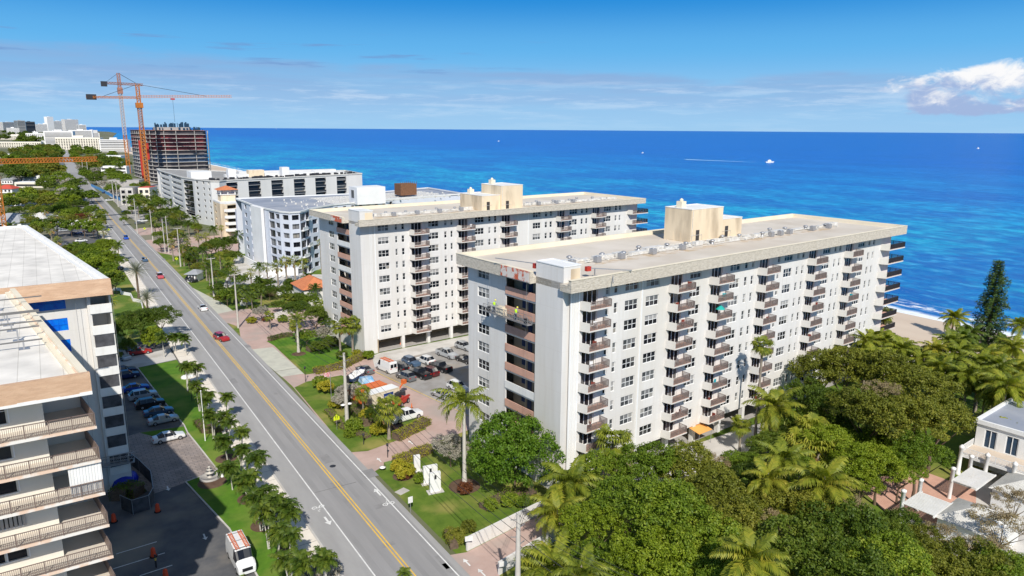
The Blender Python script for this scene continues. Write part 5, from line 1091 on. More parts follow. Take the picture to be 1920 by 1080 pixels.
# pool deck with loungers in front of C
b = MB(); b.prism(gp((440,490),(470,492),(545,520),(610,520),(600,548),(500,545),(420,540)), .02, 1.0); b.build('pool_deck', 'concrete_light', kind='structure')
b = MB()
for pts in (((447,492),(500,520),(560,522)),): 
    g = gp(*pts)
    for p, q in zip(g, g[1:]): b.beam((p[0], p[1], 2.2), (q[0], q[1], 2.2), .4, 2.6)
tag(b.build('garden_wall', 'stucco_white'), 'curved white garden wall between the rounded block and the pool deck', 'wall')
LG = None
for i in range(9):
    px = 455+i*11.5; xy = G(px, 524-i*.6, 1.0)
    if not LG:
        LG = thing('sun_lounger', '', 'lounger', (0,0,1.0), group='white loungers on the pool deck'); b = MB(); b.box(-.35,-1,.28,.35,.4,.38); o = b.build('seat', 'white_plastic', LG); kid(o)
        b = MB(); b.add([(-.35,.4,.3),(.35,.4,.3),(.35,1.0,.85),(-.35,1.0,.85),(-.35,.4,.38),(.35,.4,.38),(.35,.95,.93),(-.35,.95,.93)], [(0,3,2,1),(4,5,6,7),(0,1,5,4),(2,3,7,6),(1,2,6,5),(3,0,4,7)]); kid(b.build('backrest', 'white_plastic', LG))
        b = MB(); b.box(-.3,-.9,0,-.25,-.85,.28); b.box(.25,-.9,0,.3,-.85,.28); b.box(-.3,.5,0,-.25,.55,.3); b.box(.25,.5,0,.3,.55,.3); kid(b.build('legs', 'steel', LG)); o = LG
    else: o = dup(LG)
    o.location = (xy[0], xy[1], 1.0); o.rotation_euler.z = -.6; o['label'] = 'white sun lounger on the pool deck, %s from the road' % ORD[i]
mat('stucco_mid', (.66,.655,.64), (.59,.585,.57), .15, .9, stretch=(1,1,.3))
# building D: long white block with dark recesses
tD = thing('apartment_building', 'long white seven-storey block whose deep dark balconies face the camera', 'apartment building')
pd = [(62,482),(62.5,446),(63.2,410),(66,392),(70.6,375),(74,372.5),(78,376),(158,398),(161,432),(100,446),(63,500)]
fd = [19.2-2.95*k for k in range(7)]; dz = [(fd[2], 21.6)] ; slit = [(z+1.2, z+2.6) for z in fd]
def frac(p, q, px, z):
    lo, hi = 0.0, 1.0
    for _ in range(40):
        m = (lo+hi)/2; v = Vector((p[0]+(q[0]-p[0])*m, p[1]+(q[1]-p[1])*m, z-CH)); X_ = 960+FPX*v.dot(_rt)/v.dot(_fw)
        if X_ < px: lo = m
        else: hi = m
    return lo
S_ = [(frac(pd[6], pd[7], a, 15), frac(pd[6], pd[7], c, 15), [(fd[6], 21.2)]) for a, c in ((412,447),(467,490),(510,532),(552,573),(592,612),(632,650))]
b = MB(); sd_ = {1: [(.12,.9,[(z+1.2, z+2.75) for z in fd])], 0: [(.1,.9,[(z+1.2, z+2.75) for z in fd])], 2: [(.1,.85,[(3, 21.2)])], 3: [(.08,.22,slit),(.5,.6,slit),(.82,.92,slit)], 6: S_}
b.v = []; facade(b, pd, 0, 22.3, sd_, 0, 1.5); b.build('wall', 'stucco_mid', tD)
b = MB(); b.prism(pd, 21.7, 21.8); b.build('roof', 'gravel_roof', tD)
b = MB()
for (x0, y0), (x1, y1) in zip(pd, pd[1:]+pd[:1]): b.beam((x0, y0, 22.4), (x1, y1, 22.4), .6, .5)
b.build('parapet', 'duct', tD)
for i, l_ in sd_.items():
    for f0, f1, zz in l_:
        if i in (0, 1, 3):
            for a, c in zz: pane(tD, pd, i, f0, f1, a, c, 'glass_dark', inset=1.4 if i < 2 else .3, nx=3 if i < 2 else 1)
        else:
            (x0, y0), (x1, y1) = pd[i], pd[i+1]; l = hypot(x1-x0, y1-y0); ux, uy = (x1-x0)/l, (y1-y0)/l
            for z in fd:
                if z < zz[0][0]-.2: continue
                o = MB(lambda p: (x0+ux*p[0]-uy*p[1], y0+uy*p[0]+ux*p[1], p[2])); o.box(f0*l, .15, z, f1*l, 1.5, z+.2); o.box(f0*l, .12, z+.2, f1*l, .18, z+1.15, 1); o.quad((f0*l, 1.4, z+.2), (f1*l, 1.4, z+.2), (f1*l, 1.4, z+2.8), (f0*l, 1.4, z+2.8), 2); o.build('balcony', ['stucco_grey', 'glass_dark', 'glass_dark'], tD)
for (x0, y0, x1, y1, z, mi) in ((66,400,76,412,25.6,'stucco_white'),(84,398,88,403,26.5,'stucco_white'),(112,398,116,403,27,'stucco_white'),(96,404,104,410,25.5,'cream'),(132,404,142,410,24.4,'stucco_white')):
    b = MB(); b.box(x0, y0, 21.8, x1, y1, z, 0, top=1); b.build('roof_box', [mi, 'roof_light'], tD)
b = MB()
for k in range(2): b.box(84+k*10, 405+k*14, 21.8, 150, 410+k*14, 23.4+.6*k)
b.build('roof_terrace', 'roof_light', tD)
b = MB()
for _ in range(120): x = r4.uniform(72, 156); s = r4.uniform(.5, 1.4); yy = 378+max(0, (x-72))*.26+r4.uniform(2, 8); b.box(x, yy, 21.8, x+s, yy+s, 21.8+s*1.1)
b.build('condenser', 'dark_metal', tD)
# E: cream tower with a tiled belvedere, grey block beside it
tE = thing('apartment_building', 'slim cream apartment tower topped by a red-tiled lookout', 'apartment building')
pe = [(66.5,352),(66.5,337),(68,334),(80,338),(82,352)]; fe = [11.6-2.9*k for k in range(4)]
se = {0: [(.25,.45,[(z+1, z+2.2) for z in fe])], 2: [(.08,.45,[(z+1.0, z+2.6) for z in fe]),(.55,.9,[(z+1.0, z+2.6) for z in fe])]}
b = MB(); facade(b, pe+[pe[0]], 0, 14.8, se, 0, 1.2); b.build('wall', 'cream', tE); b = MB(); b.prism(pe, 14.8, 15.5, 0); b.build('roof', 'white_paint', tE)
for z in fe:
    b = MB(); b.prism([(67.4,333.8),(68.6,331.9),(72,331.6),(75.4,334),(75.6,336)], z-.15, z+1.0); b.build('balcony', 'white_paint', tE)
b = MB(); b.box(67.6,340,15.5,74,346,18.4); b.build('tower', 'cream', tE); b = MB(); b.box(67.2,339.6,18.4,74.4,346.4,18.7)
for x in (67.5, 70.6, 73.7):
    for y in (340, 343, 346): b.box(x, y-.3, 18.7, x+.4, y+.1, 20.6)
b.box(69, 341.5, 18.7, 72.6, 344.6, 20.6); b.build('lookout', 'white_paint', tE)
b = MB(); b.lathe([(.5,1.6),(.01,1.75)], 4, (70.8,343,20.6)); b.add([(66.3,338.6,20.6),(75.3,338.6,20.6),(75.3,347.4,20.6),(66.3,347.4,20.6),(70.8,343,22.4)], [(0,1,4),(1,2,4),(2,3,4),(3,0,4),(3,2,1,0)]); b.build('tiled_roof', 'tile_orange', tE)
tg = thing('apartment_building', 'small plain grey-white block with recessed balconies beside the slim cream tower', 'apartment building')
pg = [(69.5,322),(68.5,306),(70,303),(84,309),(84,325)]; fg = [10.5-2.9*k for k in range(4)]; sg = {1: [], 0: [(.6,.8,[(z+.4, z+2.4) for z in fg])], 2: [(.12,.42,[(z+.3, z+2.5) for z in fg])]}
b = MB(); facade(b, pg+[pg[0]], 0, 13.6, sg, 0, 1.4); b.build('wall', 'stucco_cool', tg); b = MB(); b.prism(pg, 13.6, 13.8); b.build('roof', 'duct', tg)
for z in fg: pane(tg, pg, 2, .12, .42, z+.3, z+2.5, 'glass_dark', inset=1.3); pane(tg, pg, 0, .6, .8, z+.4, z+2.4, 'glass_dark', inset=.3)
b = MB(); b.box(76,308,13.8,83,316,17.0); b.build('roof_box', 'gravel_roof', tg)
# orange-roofed pavilion left of the second condominium
tp = thing('house', 'low pink house with an orange tiled roof behind the palms', 'house'); x, y = G(585, 575); b = MB(); b.box(x-2, y, 0, x+6, y+10, 5.0); b.build('wall', 'stucco', tp); b = MB(); b.add([(x-2.6,y-.6,5.0),(x+6.6,y-.6,5.0),(x+6.6,y+10.6,5.0),(x-2.6,y+10.6,5.0),(x+2,y+3,7.6),(x+2,y+7,7.6)], [(0,1,4),(1,2,5,4),(2,3,5),(3,0,4,5),(3,2,1,0)]); b.build('roof', 'tile_orange', tp)
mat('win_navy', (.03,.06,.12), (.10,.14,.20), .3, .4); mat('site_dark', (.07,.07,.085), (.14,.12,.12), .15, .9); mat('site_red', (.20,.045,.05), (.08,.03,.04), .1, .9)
# ------------------------------------------------------------------ construction tower and cranes
tF = thing('construction_tower', 'unfinished concrete tower with bare floor slabs and red hoist under the cranes', 'building under construction')
pf = [(80,800),(82,745),(84,712),(86.5,698),(91,690.5),(98,688),(110,690),(129,693),(133,699),(134,760)]
def inset(poly, d):
    cx = sum(p[0] for p in poly)/len(poly); cy = sum(p[1] for p in poly)/len(poly); return [(x+(cx-x)*d/hypot(cx-x, cy-y), y+(cy-y)*d/hypot(cx-x, cy-y)) for x, y in poly]
for k in range(14):
    b = MB(); z = 3.4*(k+1)-2.2; b.prism(pf if k < 13 else inset(pf, .5), z-.3, z); b.build('floor_slab', 'concrete_light' if k != 13 else 'crane_rust', tF)
    if k < 13:
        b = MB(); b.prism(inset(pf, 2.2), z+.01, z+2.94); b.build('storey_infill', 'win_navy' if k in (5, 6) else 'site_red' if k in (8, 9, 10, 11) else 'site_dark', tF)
        b = MB()
        for (x0, y0), (x1, y1) in zip(pf, pf[1:]):
            l = hypot(x1-x0, y1-y0); n_ = max(1, int(l/11))
            for i in range(n_): x, y = x0+(x1-x0)*(i+.5)/n_, y0+(y1-y0)*(i+.5)/n_; b.box(x+.5, y+.7, z, x+1.0, y+1.2, z+3.09)
        b.build('columns', 'concrete', tF, kind='stuff')
b = MB(); b.box(92, 702, 45, 118, 728, 48.0); b.build('core_formwork', 'concrete', tF)
b = MB()
for _ in range(70): x, y = r4.uniform(90, 128), r4.uniform(695, 730); h_ = r4.uniform(.8, 3.4); b.box(x, y, 45.4, x+r4.uniform(.3, 2), y+.5, 45.4+h_+(4 if 92 < x < 118 and y > 702 else 0))
b.build('formwork_panel', 'glass_blue', tF)
b = MB(); b.box(80.5, 740, 0, 82, 743, 36); b.box(82.5, 708, 20, 84.5, 712, 34); b.build('hoist_mast', 'red_paint', tF)
def lattice(b, p, q, w, h, n, br=.12, mi=0, tri=False):
    """lattice boom between p and q; w across, h up"""
    p, q = Vector(p), Vector(q); d = (q-p).normalized(); s = d.cross(Vector((0,0,1)) if abs(d.z) < .9 else Vector((0,1,0))).normalized(); u = s.cross(d)
    cs = [(-w/2, 0), (w/2, 0), (0, h)] if tri else [(-w/2, -h/2), (w/2, -h/2), (w/2, h/2), (-w/2, h/2)]
    pt = lambda c, t: tuple(p+(q-p)*t+s*c[0]+u*c[1])
    for c in cs: b.beam(pt(c, 0), pt(c, 1), br*1.5, None, mi)
    for i in range(n):
        for j in range(len(cs)): a, c = cs[j], cs[(j+1) % len(cs)]; b.beam(pt(a, i/n), pt(c, (i+1)/n), br, None, mi); b.beam(pt(a, i/n), pt(c, i/n), br, None, mi)
def VH(px, py, xy):
    r = _fw*FPX+_rt*(px-960)-_up*(py-540); return CH+r.z/hypot(r.x, r.y)*hypot(*xy)
mat('crane_jib', (.50,.27,.20), rough=.6)
c1 = thing('tower_crane', 'taller rear tower crane with a grey and rust mast', 'crane'); o1 = G(242, 325); hj = VH(230, 157, o1); ha = VH(222, 137, o1)
b = MB(); lattice(b, (*o1, 0), (*o1, 40), 3.0, 3.0, 12, .35); b.build('mast', 'crane_orange', c1); b = MB(); lattice(b, (*o1, 40), (*o1, hj-10), 3.0, 3.0, 14, .45); b.build('mast', 'crane_grey', c1)
b = MB(); b.box(o1[0]-2.4, o1[1]-2.4, hj-10, o1[0]+2.4, o1[1]+2.4, hj-4); lattice(b, (*o1, hj-4), (*o1, ha), 2.6, 2.6, 5, .4); b.build('slewing_tower', 'crane_rust', c1)
jd = (cos(.35), sin(.35)); jt = (o1[0]+jd[0]*24, o1[1]+jd[1]*24); ct = (o1[0]-jd[0]*15, o1[1]-jd[1]*15)
b = MB(); lattice(b, (ct[0], ct[1], hj), (jt[0], jt[1], hj), 2.2, 2.0, 14, .3); b.build('jib', 'crane_rust', c1); b = MB(); b.box(ct[0]-3, ct[1]-1.5, hj-3.5, ct[0]+2.5, ct[1]+1.5, hj+1.5); b.build('counterweight', 'dark_metal', c1)
b = MB(); b.tube([(*o1, ha), (jt[0]-6, jt[1]-2, hj+1)], .22, 4); b.tube([(*o1, ha), (ct[0]+2, ct[1], hj+1)], .15, 4); b.build('pendant_line', 'dark_metal', c1)
c2 = thing('tower_crane', 'nearer tower crane with an orange mast and a long pale jib', 'crane'); o2 = G(277, 350); hj = VH(256, 183, o2); ha = VH(254, 158, o2)
b = MB(); lattice(b, (*o2, 0), (*o2, VH(270, 237, o2)), 3.0, 3.0, 16, .4); b.build('mast', 'crane_orange', c2); b = MB(); lattice(b, (*o2, VH(270, 237, o2)), (*o2, hj-6), 2.8, 2.8, 8, .4); b.build('mast', 'crane_rust', c2)
b = MB(); b.box(o2[0]-2.6, o2[1]-2.6, hj-8, o2[0]+2.6, o2[1]+2.6, hj-4); lattice(b, (*o2, hj-4), (*o2, ha), 2.4, 2.4, 4, .35); b.build('slewing_tower', 'crane_orange', c2)
ja = radians(-26); jd = (cos(ja), sin(ja)); jl, cl_ = 72, 39
b = MB(); lattice(b, (*o2, hj), (o2[0]+jd[0]*jl, o2[1]+jd[1]*jl, hj+1), 1.8, 1.8, 36, .16, 0, True); b.build('jib', 'crane_jib', c2); b = MB(); lattice(b, (o2[0]-jd[0]*cl_, o2[1]-jd[1]*cl_, hj), (*o2, hj), 2.0, 1.3, 14, .22); b.build('counter_jib', 'crane_orange', c2)
x, y = o2[0]-jd[0]*(cl_-4), o2[1]-jd[1]*(cl_-4); b = MB(); b.box(x-4, y-1.5, hj-2, x+3, y+1.5, hj+2.2); b.build('counterweight', 'dark_metal', c2)
b = MB(); b.tube([(*o2, ha), (o2[0]+jd[0]*52, o2[1]+jd[1]*52, hj+1.8)], .15, 4); b.tube([(*o2, ha), (o2[0]-jd[0]*26, o2[1]-jd[1]*26, hj+1)], .15, 4); b.build('pendant_line', 'dark_metal', c2)
x, y = o2[0]+jd[0]*26, o2[1]+jd[1]*26; b = MB(); b.box(x-1.5, y-1, hj-1.4, x+1.5, y+1, hj-.2); b.build('trolley', 'red_paint', c2); b = MB(); b.tube([(x, y, hj-1), (x, y, 52)], .09, 4); b.build('hoist_rope', 'dark_metal', c2)
c3 = thing('tower_crane', 'orange crane jib crossing the far road from the left edge', 'crane'); p, q = G(-60, 304, 32), G(181, 298, 32)
b = MB(); lattice(b, (*p, 32.0), (*q, 32.0), 2.0, 2.0, 38, .26); b.build('jib', 'crane_orange', c3); x, y = p[0]+(q[0]-p[0])*.19, p[1]+(q[1]-p[1])*.19; b = MB(); lattice(b, (x, y, 0), (x, y, 31), 1.6, 1.6, 12, .25); b.build('mast', 'crane_orange', c3)
mat('deck_tan', (.60,.50,.40), rough=.8)
# ------------------------------------------------------------------ building site along the road
mat('far_white', (.84,.82,.80), (.78,.76,.74), .05, .9); mat('far_cream', (.80,.74,.62), (.72,.66,.55), .05, .9); mat('far_grey', (.30,.32,.33), (.36,.37,.38), .05, .8); mat('win_grey', (.16,.17,.19), rough=.3); mat('roof_slate', (.36,.37,.39), (.29,.30,.32), .3, .9); mat('roof_red', (.58,.09,.06), (.48,.08,.05), .3, .8)
mat('hoarding_blue', (.05,.22,.50), (.12,.30,.52), .4, .8)
wall_pts = gp((163,350),(180,358),(197,368),(216,377)); t = thing('construction_fence', 'blue hoarding along the road works before the unfinished tower', 'fence'); b = MB()
for p, q in zip(wall_pts, wall_pts[1:]): b.beam((p[0]+3, p[1], 1.1), (q[0]+3, q[1], 1.1), .1, 2.2)
b.build('panel', 'hoarding_blue', t); b = MB()
for p in wall_pts: b.box(p[0]+3.1, p[1], 0, p[0]+3.25, p[1]+.15, 2.4)
b.build('post', 'steel', t)
for i, (px, py, w_, d_, h_, m_, l_) in enumerate([(206,350,7,2.5,2.6,'container_cream0','pale site container'),(216,360,6,2.5,2.6,'far_white','white site container'),(224,368,6,2.4,2.6,'far_grey','grey site container'),(232,352,9,3,2.6,'far_white','long white site cabin'),(246,362,6,2.4,2.6,'roof_red','red site container'),(262,350,5,2.4,5.2,'hoarding_blue','stacked blue site cabins'),(238,372,4,4,1.4,'concrete','heap of concrete rubble')]):
    x, y = G(px, py); b = MB(); b.box(x, y, .05, x+w_, y+d_, h_); b.box(x+.2, y-.05, .4, x+w_*.4, y-.01, h_*.8); b.build('site_cabin', 'far_cream' if m_ == 'container_cream0' else m_, None, label=l_+' on the construction yard', cat='site cabin')
# ------------------------------------------------------------------ white house by the wood
hR = thing('house', 'two-storey white house with a columned balcony at the right edge', 'house', (52.8, 66.5, 0), BT)
def hb(name, m, f, parent=None): b = MB(); f(b); return b.build(name, m, parent or hR)
dw = [(-32.6,-31.0,3.3,5.9),(-29.9,-28.3,3.3,5.9),(-36.8,-35.3,3.5,5.7),(-40,-38.6,3.5,5.7)]; lw = [(-30.6,-29.6,.9,2.1),(-36,-35,.9,2.1)]
hb('wall', 'white_paint', lambda b: (b.wall(lambda a, d, z: (56-d, -a, z), 27.2, 48, 0, 6.6, [(-c, -a, z0, z1) for a, c, z0, z1 in dw+lw], .2), b.box(56.3, -48, 0, 72, -27.2, 6.5)))
for a, c, z0, z1 in dw: hb('glass_door', ['glass_blue', 'frame_white'], lambda b: (b.quad((56.15,c,z0),(56.15,a,z0),(56.15,a,z1),(56.15,c,z1)), b.box(56.05,a,z0,56.12,a+.12,z1,1), b.box(56.05,c-.12,z0,56.12,c,z1,1), b.box(56.05,(a+c)/2-.05,z0,56.12,(a+c)/2+.05,z1,1)))
for a, c, z0, z1 in lw: hb('window', 'glass_blue', lambda b: b.quad((56.15,c,z0),(56.15,a,z0),(56.15,a,z1),(56.15,c,z1)))
hb('roof', ['roof_grey', 'white_paint'], lambda b: (b.box(55.7, -48, 6.6, 72.3, -26.9, 6.75, 1), b.box(56.3, -47.5, 6.75, 72, -27.3, 6.8), b.box(55.7, -48, 6.75, 56.1, -26.9, 7.2, 1), b.box(56.1, -27.3, 6.75, 72.3, -26.9, 7.2, 1)))
bd = hb('balcony', ['white_paint', 'deck_tan'], lambda b: (b.box(51.2, -48, 2.7, 55.98, -27.0, 3.1), b.box(51.35, -48, 3.1, 55.98, -27.15, 3.14, 1)))
rb = rail_mb([(55.9,-27.1),(51.3,-27.1),(51.3,-47)], 1.0, .16, .05, 2.3); rb.v = [(x, y, z+3.12) for x, y, z in rb.v]; rb.build('railing', 'frame_white', bd)
for v in (-27.3, -30.6, -33.9, -38, -42): hb('column', 'white_paint', lambda b: b.lathe([(.36,0),(.36,.3),(.28,.35),(.26,4.0),(.33,4.05),(.33,4.3),(.12,4.5),(.02,4.6)], 12, (51.0, v, 0)))
def pavilion(u, v, s, label, slat):
    t = thing('pavilion', label, 'pavilion', (52.8, 66.5, 0), BT); b = MB(); b.box(u-s/2+.4, v-s/2+.4, 0, u+s/2-.4, v+s/2-.4, 2.6); b.build('wall', 'white_paint', t)
    b = MB(); b.add([(u-s/2,v-s/2,2.6),(u+s/2,v-s/2,2.6),(u+s/2,v+s/2,2.6),(u-s/2,v+s/2,2.6),(u,v,4.4)], [(0,1,4),(1,2,4),(2,3,4),(3,0,4),(3,2,1,0)]); b.build('roof', 'white_shingle', t)
    u0, v0, u1, v1 = slat; b = MB(); n = int((u1-u0)/.35)
    for i in range(n): b.box(u0+i*.35, v0, 2.75, u0+i*.35+.2, v1, 2.86)
    for vv in (v0, v1-.15): b.box(u0-.2, vv, 2.55, u1+.2, vv+.15, 2.74)
    b.build('slat_canopy', 'white_paint', t)
    for uu in (u0+.2, u1-.2):
        b = MB(); b.lathe([(.25,0),(.25,4.2),(.33,4.25),(.33,4.5),(.05,4.6)], 10, (uu, v1+.1, 0)); b.build('column', 'white_paint', t)
brickmat('white_shingle', (.76,.74,.68), (.66,.64,.59), (.45,.43,.40), 1.6, bw=.5, rh=.22, ms=.03)
pavilion(34.5, -35.6, 7.4, 'nearer white pavilion with a hipped shingle roof and slatted canopy', (30.6, -32.2, 35.8, -28.4)); pavilion(48.0, -37.0, 7.6, 'farther white pavilion under the white house balcony', (42.2, -32.6, 48.6, -29.6))
# garden walls by the lower driveway and the white pylons on the lawn
def wall_thing(pts, h, w, m, label, name='garden_wall'):
    g = gp(*pts); b = MB()
    for p, q in zip(g, g[1:]): b.beam((p[0], p[1], h/2), (q[0], q[1], h/2), w, h)
    return tag(b.build(name, m), label, 'wall')
wall_thing(((875,1033),(1012,964),(1035,952)), 1.75, .25, 'stucco', 'long white wall on the upper side of the lower driveway')
wall_thing(((935,1078),(1000,1038),(1060,1002),(1090,985)), 1.6, .25, 'stucco', 'white wall on the lower side of the lower driveway')
wall_thing(((497,603),(545,590),(552,588)), 1.6, .25, 'stucco', 'white wall of the concrete ramp before the second condominium'); wall_thing(((452,573),(470,570)), 2.0, 1.2, 'stucco', 'small white wall on the entrance island')
wall_thing(((210,545),(225,545),(228,552),(245,555),(250,565),(265,568),(268,580)), .9, .25, 'stucco', 'zigzag white wall on the lawn by the silvery palm')
for (px, py, h, wd, lb) in ((782,885,2.6,.9,'white stucco pylon nearest the driveway'),(807,905,2.6,2.0,'wide white sign block behind the small sign'),(816,922,2.9,1.5,'white stucco sign block in front, on a square base')):
    x, y = G(px, py); t = thing('sign_pylon', lb, 'sign pylon', (x, y, 0), BT-.25); b = MB(); b.box(-wd/2,-.22,.12,wd/2,.22,h); b.build('body', 'white_paint', t); b = MB(); b.box(-wd/2-.35,-.6,0,wd/2+.35,.6,.12); b.build('base', 'concrete_light', t)
    if wd > 1.2: b = MB(); b.box(-.15,-.24,h-.95,.15,-.222,h-.35); b.build('lamp', 'dark_metal', t)
# ------------------------------------------------------------------ low houses and the far town
def VHp(bx, by, ty): g = G(bx, by); return VH(bx, ty, g)
def block(x0, x1, by, ty, depth, m, label, st='bands', roof='roof_light', name='building', fh=3.2, glass='glass_dark', cat='building'):
    """block whose front foot runs between pixels x0..x1 at height by; top at ty"""
    p, q = G(x0, by), G(x1, by); h = max(3, VHp((x0+x1)/2, by, ty)); t = thing(name, label, cat); l = hypot(q[0]-p[0], q[1]-p[1]); ux, uy = (q[0]-p[0])/l, (q[1]-p[1])/l
    T = lambda c: (p[0]+ux*c[0]-uy*c[1], p[1]+uy*c[0]+ux*c[1], c[2])
    b = MB(T); b.box(0, 0, 0, l, depth, h, 0, top=0); b.build('wall', m, t); b = MB(T); b.box(.3, .3, h+.01, l-.3, depth-.3, h+.25); b.build('roof', roof, t)
    b = MB(T); z = 1.0; n = max(2, int(l/4.5))
    while z+fh < h+.6 and st != 'none':
        if st == 'bands': b.box(l*.04, -.12, z+.2, l*.96, -.02, z+fh*.55); b.box(-.12, depth*.06, z+.2, -.02, depth*.94, z+fh*.55)
        elif st == 'grid':
            for i in range(n): b.box(l*(i+.22)/n, -.12, z+.1, l*(i+.78)/n, -.02, z+fh*.6)
            for i in range(n): b.box(-.12, depth*(i+.25)/n, z+.1, -.02, depth*(i+.75)/n, z+fh*.6)
        elif st == 'glass': b.box(l*.02, -.12, z-.6, l*.98, -.02, z+fh*.72)
        z += fh
    if b.v: b.build('windows', glass, t)
    if h > 14: b = MB(T); b.box(l*.35, depth*.3, h+.25, l*.6, depth*.6, h+4); b.build('roof_box', m, t)
    return t
for a in [(35,50,250,226,60,'far_grey','grey slab tower in the far town','bands'),(51,68,249,228,50,'glass_blue','blue glass tower beside the grey slab tower','glass'),(91,103,246,219,40,'far_white','tallest white tower of the far town','none'),(103,124,246,227,50,'far_white','white tower with dark window stack behind the tallest tower','grid'),
 (124,149,247,224,50,'far_white','wide white stepped tower near the far shore','grid'),(149,163,250,234,40,'far_white','small white tower nearest the far shore','bands'),(69,90,248,233,40,'far_white','white block left of the tallest tower','grid'),(6,34,244,229,40,'far_white','pale block at the far left skyline','bands'),(0,14,240,230,40,'far_white','skyline block at the picture edge','none'),(14,38,256,240,30,'far_white','white stepped block below the skyline','grid'),
 (50,86,268,250,30,'far_white','white block left of the big banded block','grid'),(84,139,271,246,26,'far_white','big white block with grey window bands','bands'),(130,175,262,244,30,'far_white','long white block with window rows near the sea','bands'),(106,190,281,258,22,'far_cream','long cream block right of the far road','grid'),(188,240,285,262,20,'far_white','white three-storey block left of the cranes','bands'),(0,78,276,266,14,'far_cream','low cream terrace at the left edge','grid'),(20,92,285,277,12,'far_cream','low yellowish houses among the trees','none'),(0,70,296,289,12,'far_white','low white houses among the trees','none'),
 (172,228,306,292,16,'far_white','low white building below the long cream block','bands'),(190,238,326,312,14,'far_white','low building with grey roof beside the poles','bands'),(52,110,264,255,20,'far_white','white low block behind the trees','bands'),(0,60,262,254,16,'far_cream','cream block at the left among dark trees','grid'),(150,187,257,249,18,'far_white','white block close to the far water','bands'),(163,183,249,244,20,'far_white','low pale block on the far point','none')]:
    block(*a)
rs_ = random.Random(90)
for i, (px, by, w_, h_) in enumerate([(3,238,5,5),(24,238,4,6),(40,237,5,4),(60,238,6,5),(74,239,5,6),(86,239,4,8),(112,240,6,10),(136,240,6,7),(155,243,6,4),(28,246,6,5),(64,252,6,5),(98,252,7,6),(118,255,8,6),(140,256,8,5)]):
    block(px, px+w_, by+1.5, by-h_, 60, 'far_white', ['distant pale tower on the skyline','distant white block in the far town'][h_ > 5]+', '+ordinal(i)+' from the left', 'none')
block(-10,93,386,372,16,'far_white','flat white-roofed house beyond the near-left trees','none','roof_light','house',cat='house'); block(28,111,352,342,12,'far_cream','flat pale-roofed house on the left','bands','roof_light','house',cat='house')
block(205,262,352,338,16,'concrete','grey podium of the construction site','none','gravel_roof')
block(228,252,385,352,10,'concrete_light','pale concrete frame standing at the building site','grid','gravel_roof'); block(262,283,384,352,12,'far_cream','narrow cream house behind the tall poles','grid','roof_red')
def hip(px0, px1, by, depth, h, m, label, wall='far_white'):
    p, q = G(px0, by), G(px1, by); l = hypot(q[0]-p[0], q[1]-p[1]); ux, uy = (q[0]-p[0])/l, (q[1]-p[1])/l; T = lambda c: (p[0]+ux*c[0]-uy*c[1], p[1]+uy*c[0]+ux*c[1], c[2]); t = thing('house', label, 'house')
    b = MB(T); b.box(.8, .8, 0, l-.8, depth-.8, h); b.build('wall', wall, t); k = min(l, depth)*.42
    b = MB(T); b.add([(0,0,h),(l,0,h),(l,depth,h),(0,depth,h),(k,depth/2,h+k*.55),(l-k,depth/2,h+k*.55)], [(0,1,5,4),(1,2,5),(2,3,4,5),(3,0,4),(3,2,1,0)]); b.build('roof', m, t)
    b = MB(T)
    for i in range(4): b.box(l*(.15+i*.2), .7, .9, l*(.25+i*.2), .78, 2.2)
    b.build('window', 'glass_dark', t)
hip(20,68,331,24,5.5,'roof_slate','large house with a grey hipped roof on the left'); hip(38,84,343,18,3.5,'roof_light','house with a pale hipped roof in front of the grey one'); hip(0,25,345,16,3.5,'roof_slate','grey-roofed house cut by the left edge'); hip(-12,24,362,12,3,'roof_red','low house with a bright red roof at the left edge'); hip(78,110,312,16,4,'roof_slate','small grey-roofed house beside the far road'); hip(-30,42,430,16,3.2,'roof_slate','grey-roofed bungalow behind the white roof'); hip(44,84,424,14,3.6,'duct','bungalow with a light grey sloping roof','far_cream')
hip(345,372,530,7,2.6,'roof_slate','tiny kiosk with a grey-green roof by the driveway'); 
block(105,175,425,421,1.0,'white_paint','low white wall with planting by the small left parking','none','roof_light','garden_wall',cat='wall')
sheet('parking_lot', gp((100,432),(182,428),(196,440),(180,455),(110,462)), .05, 'asphalt_lot')
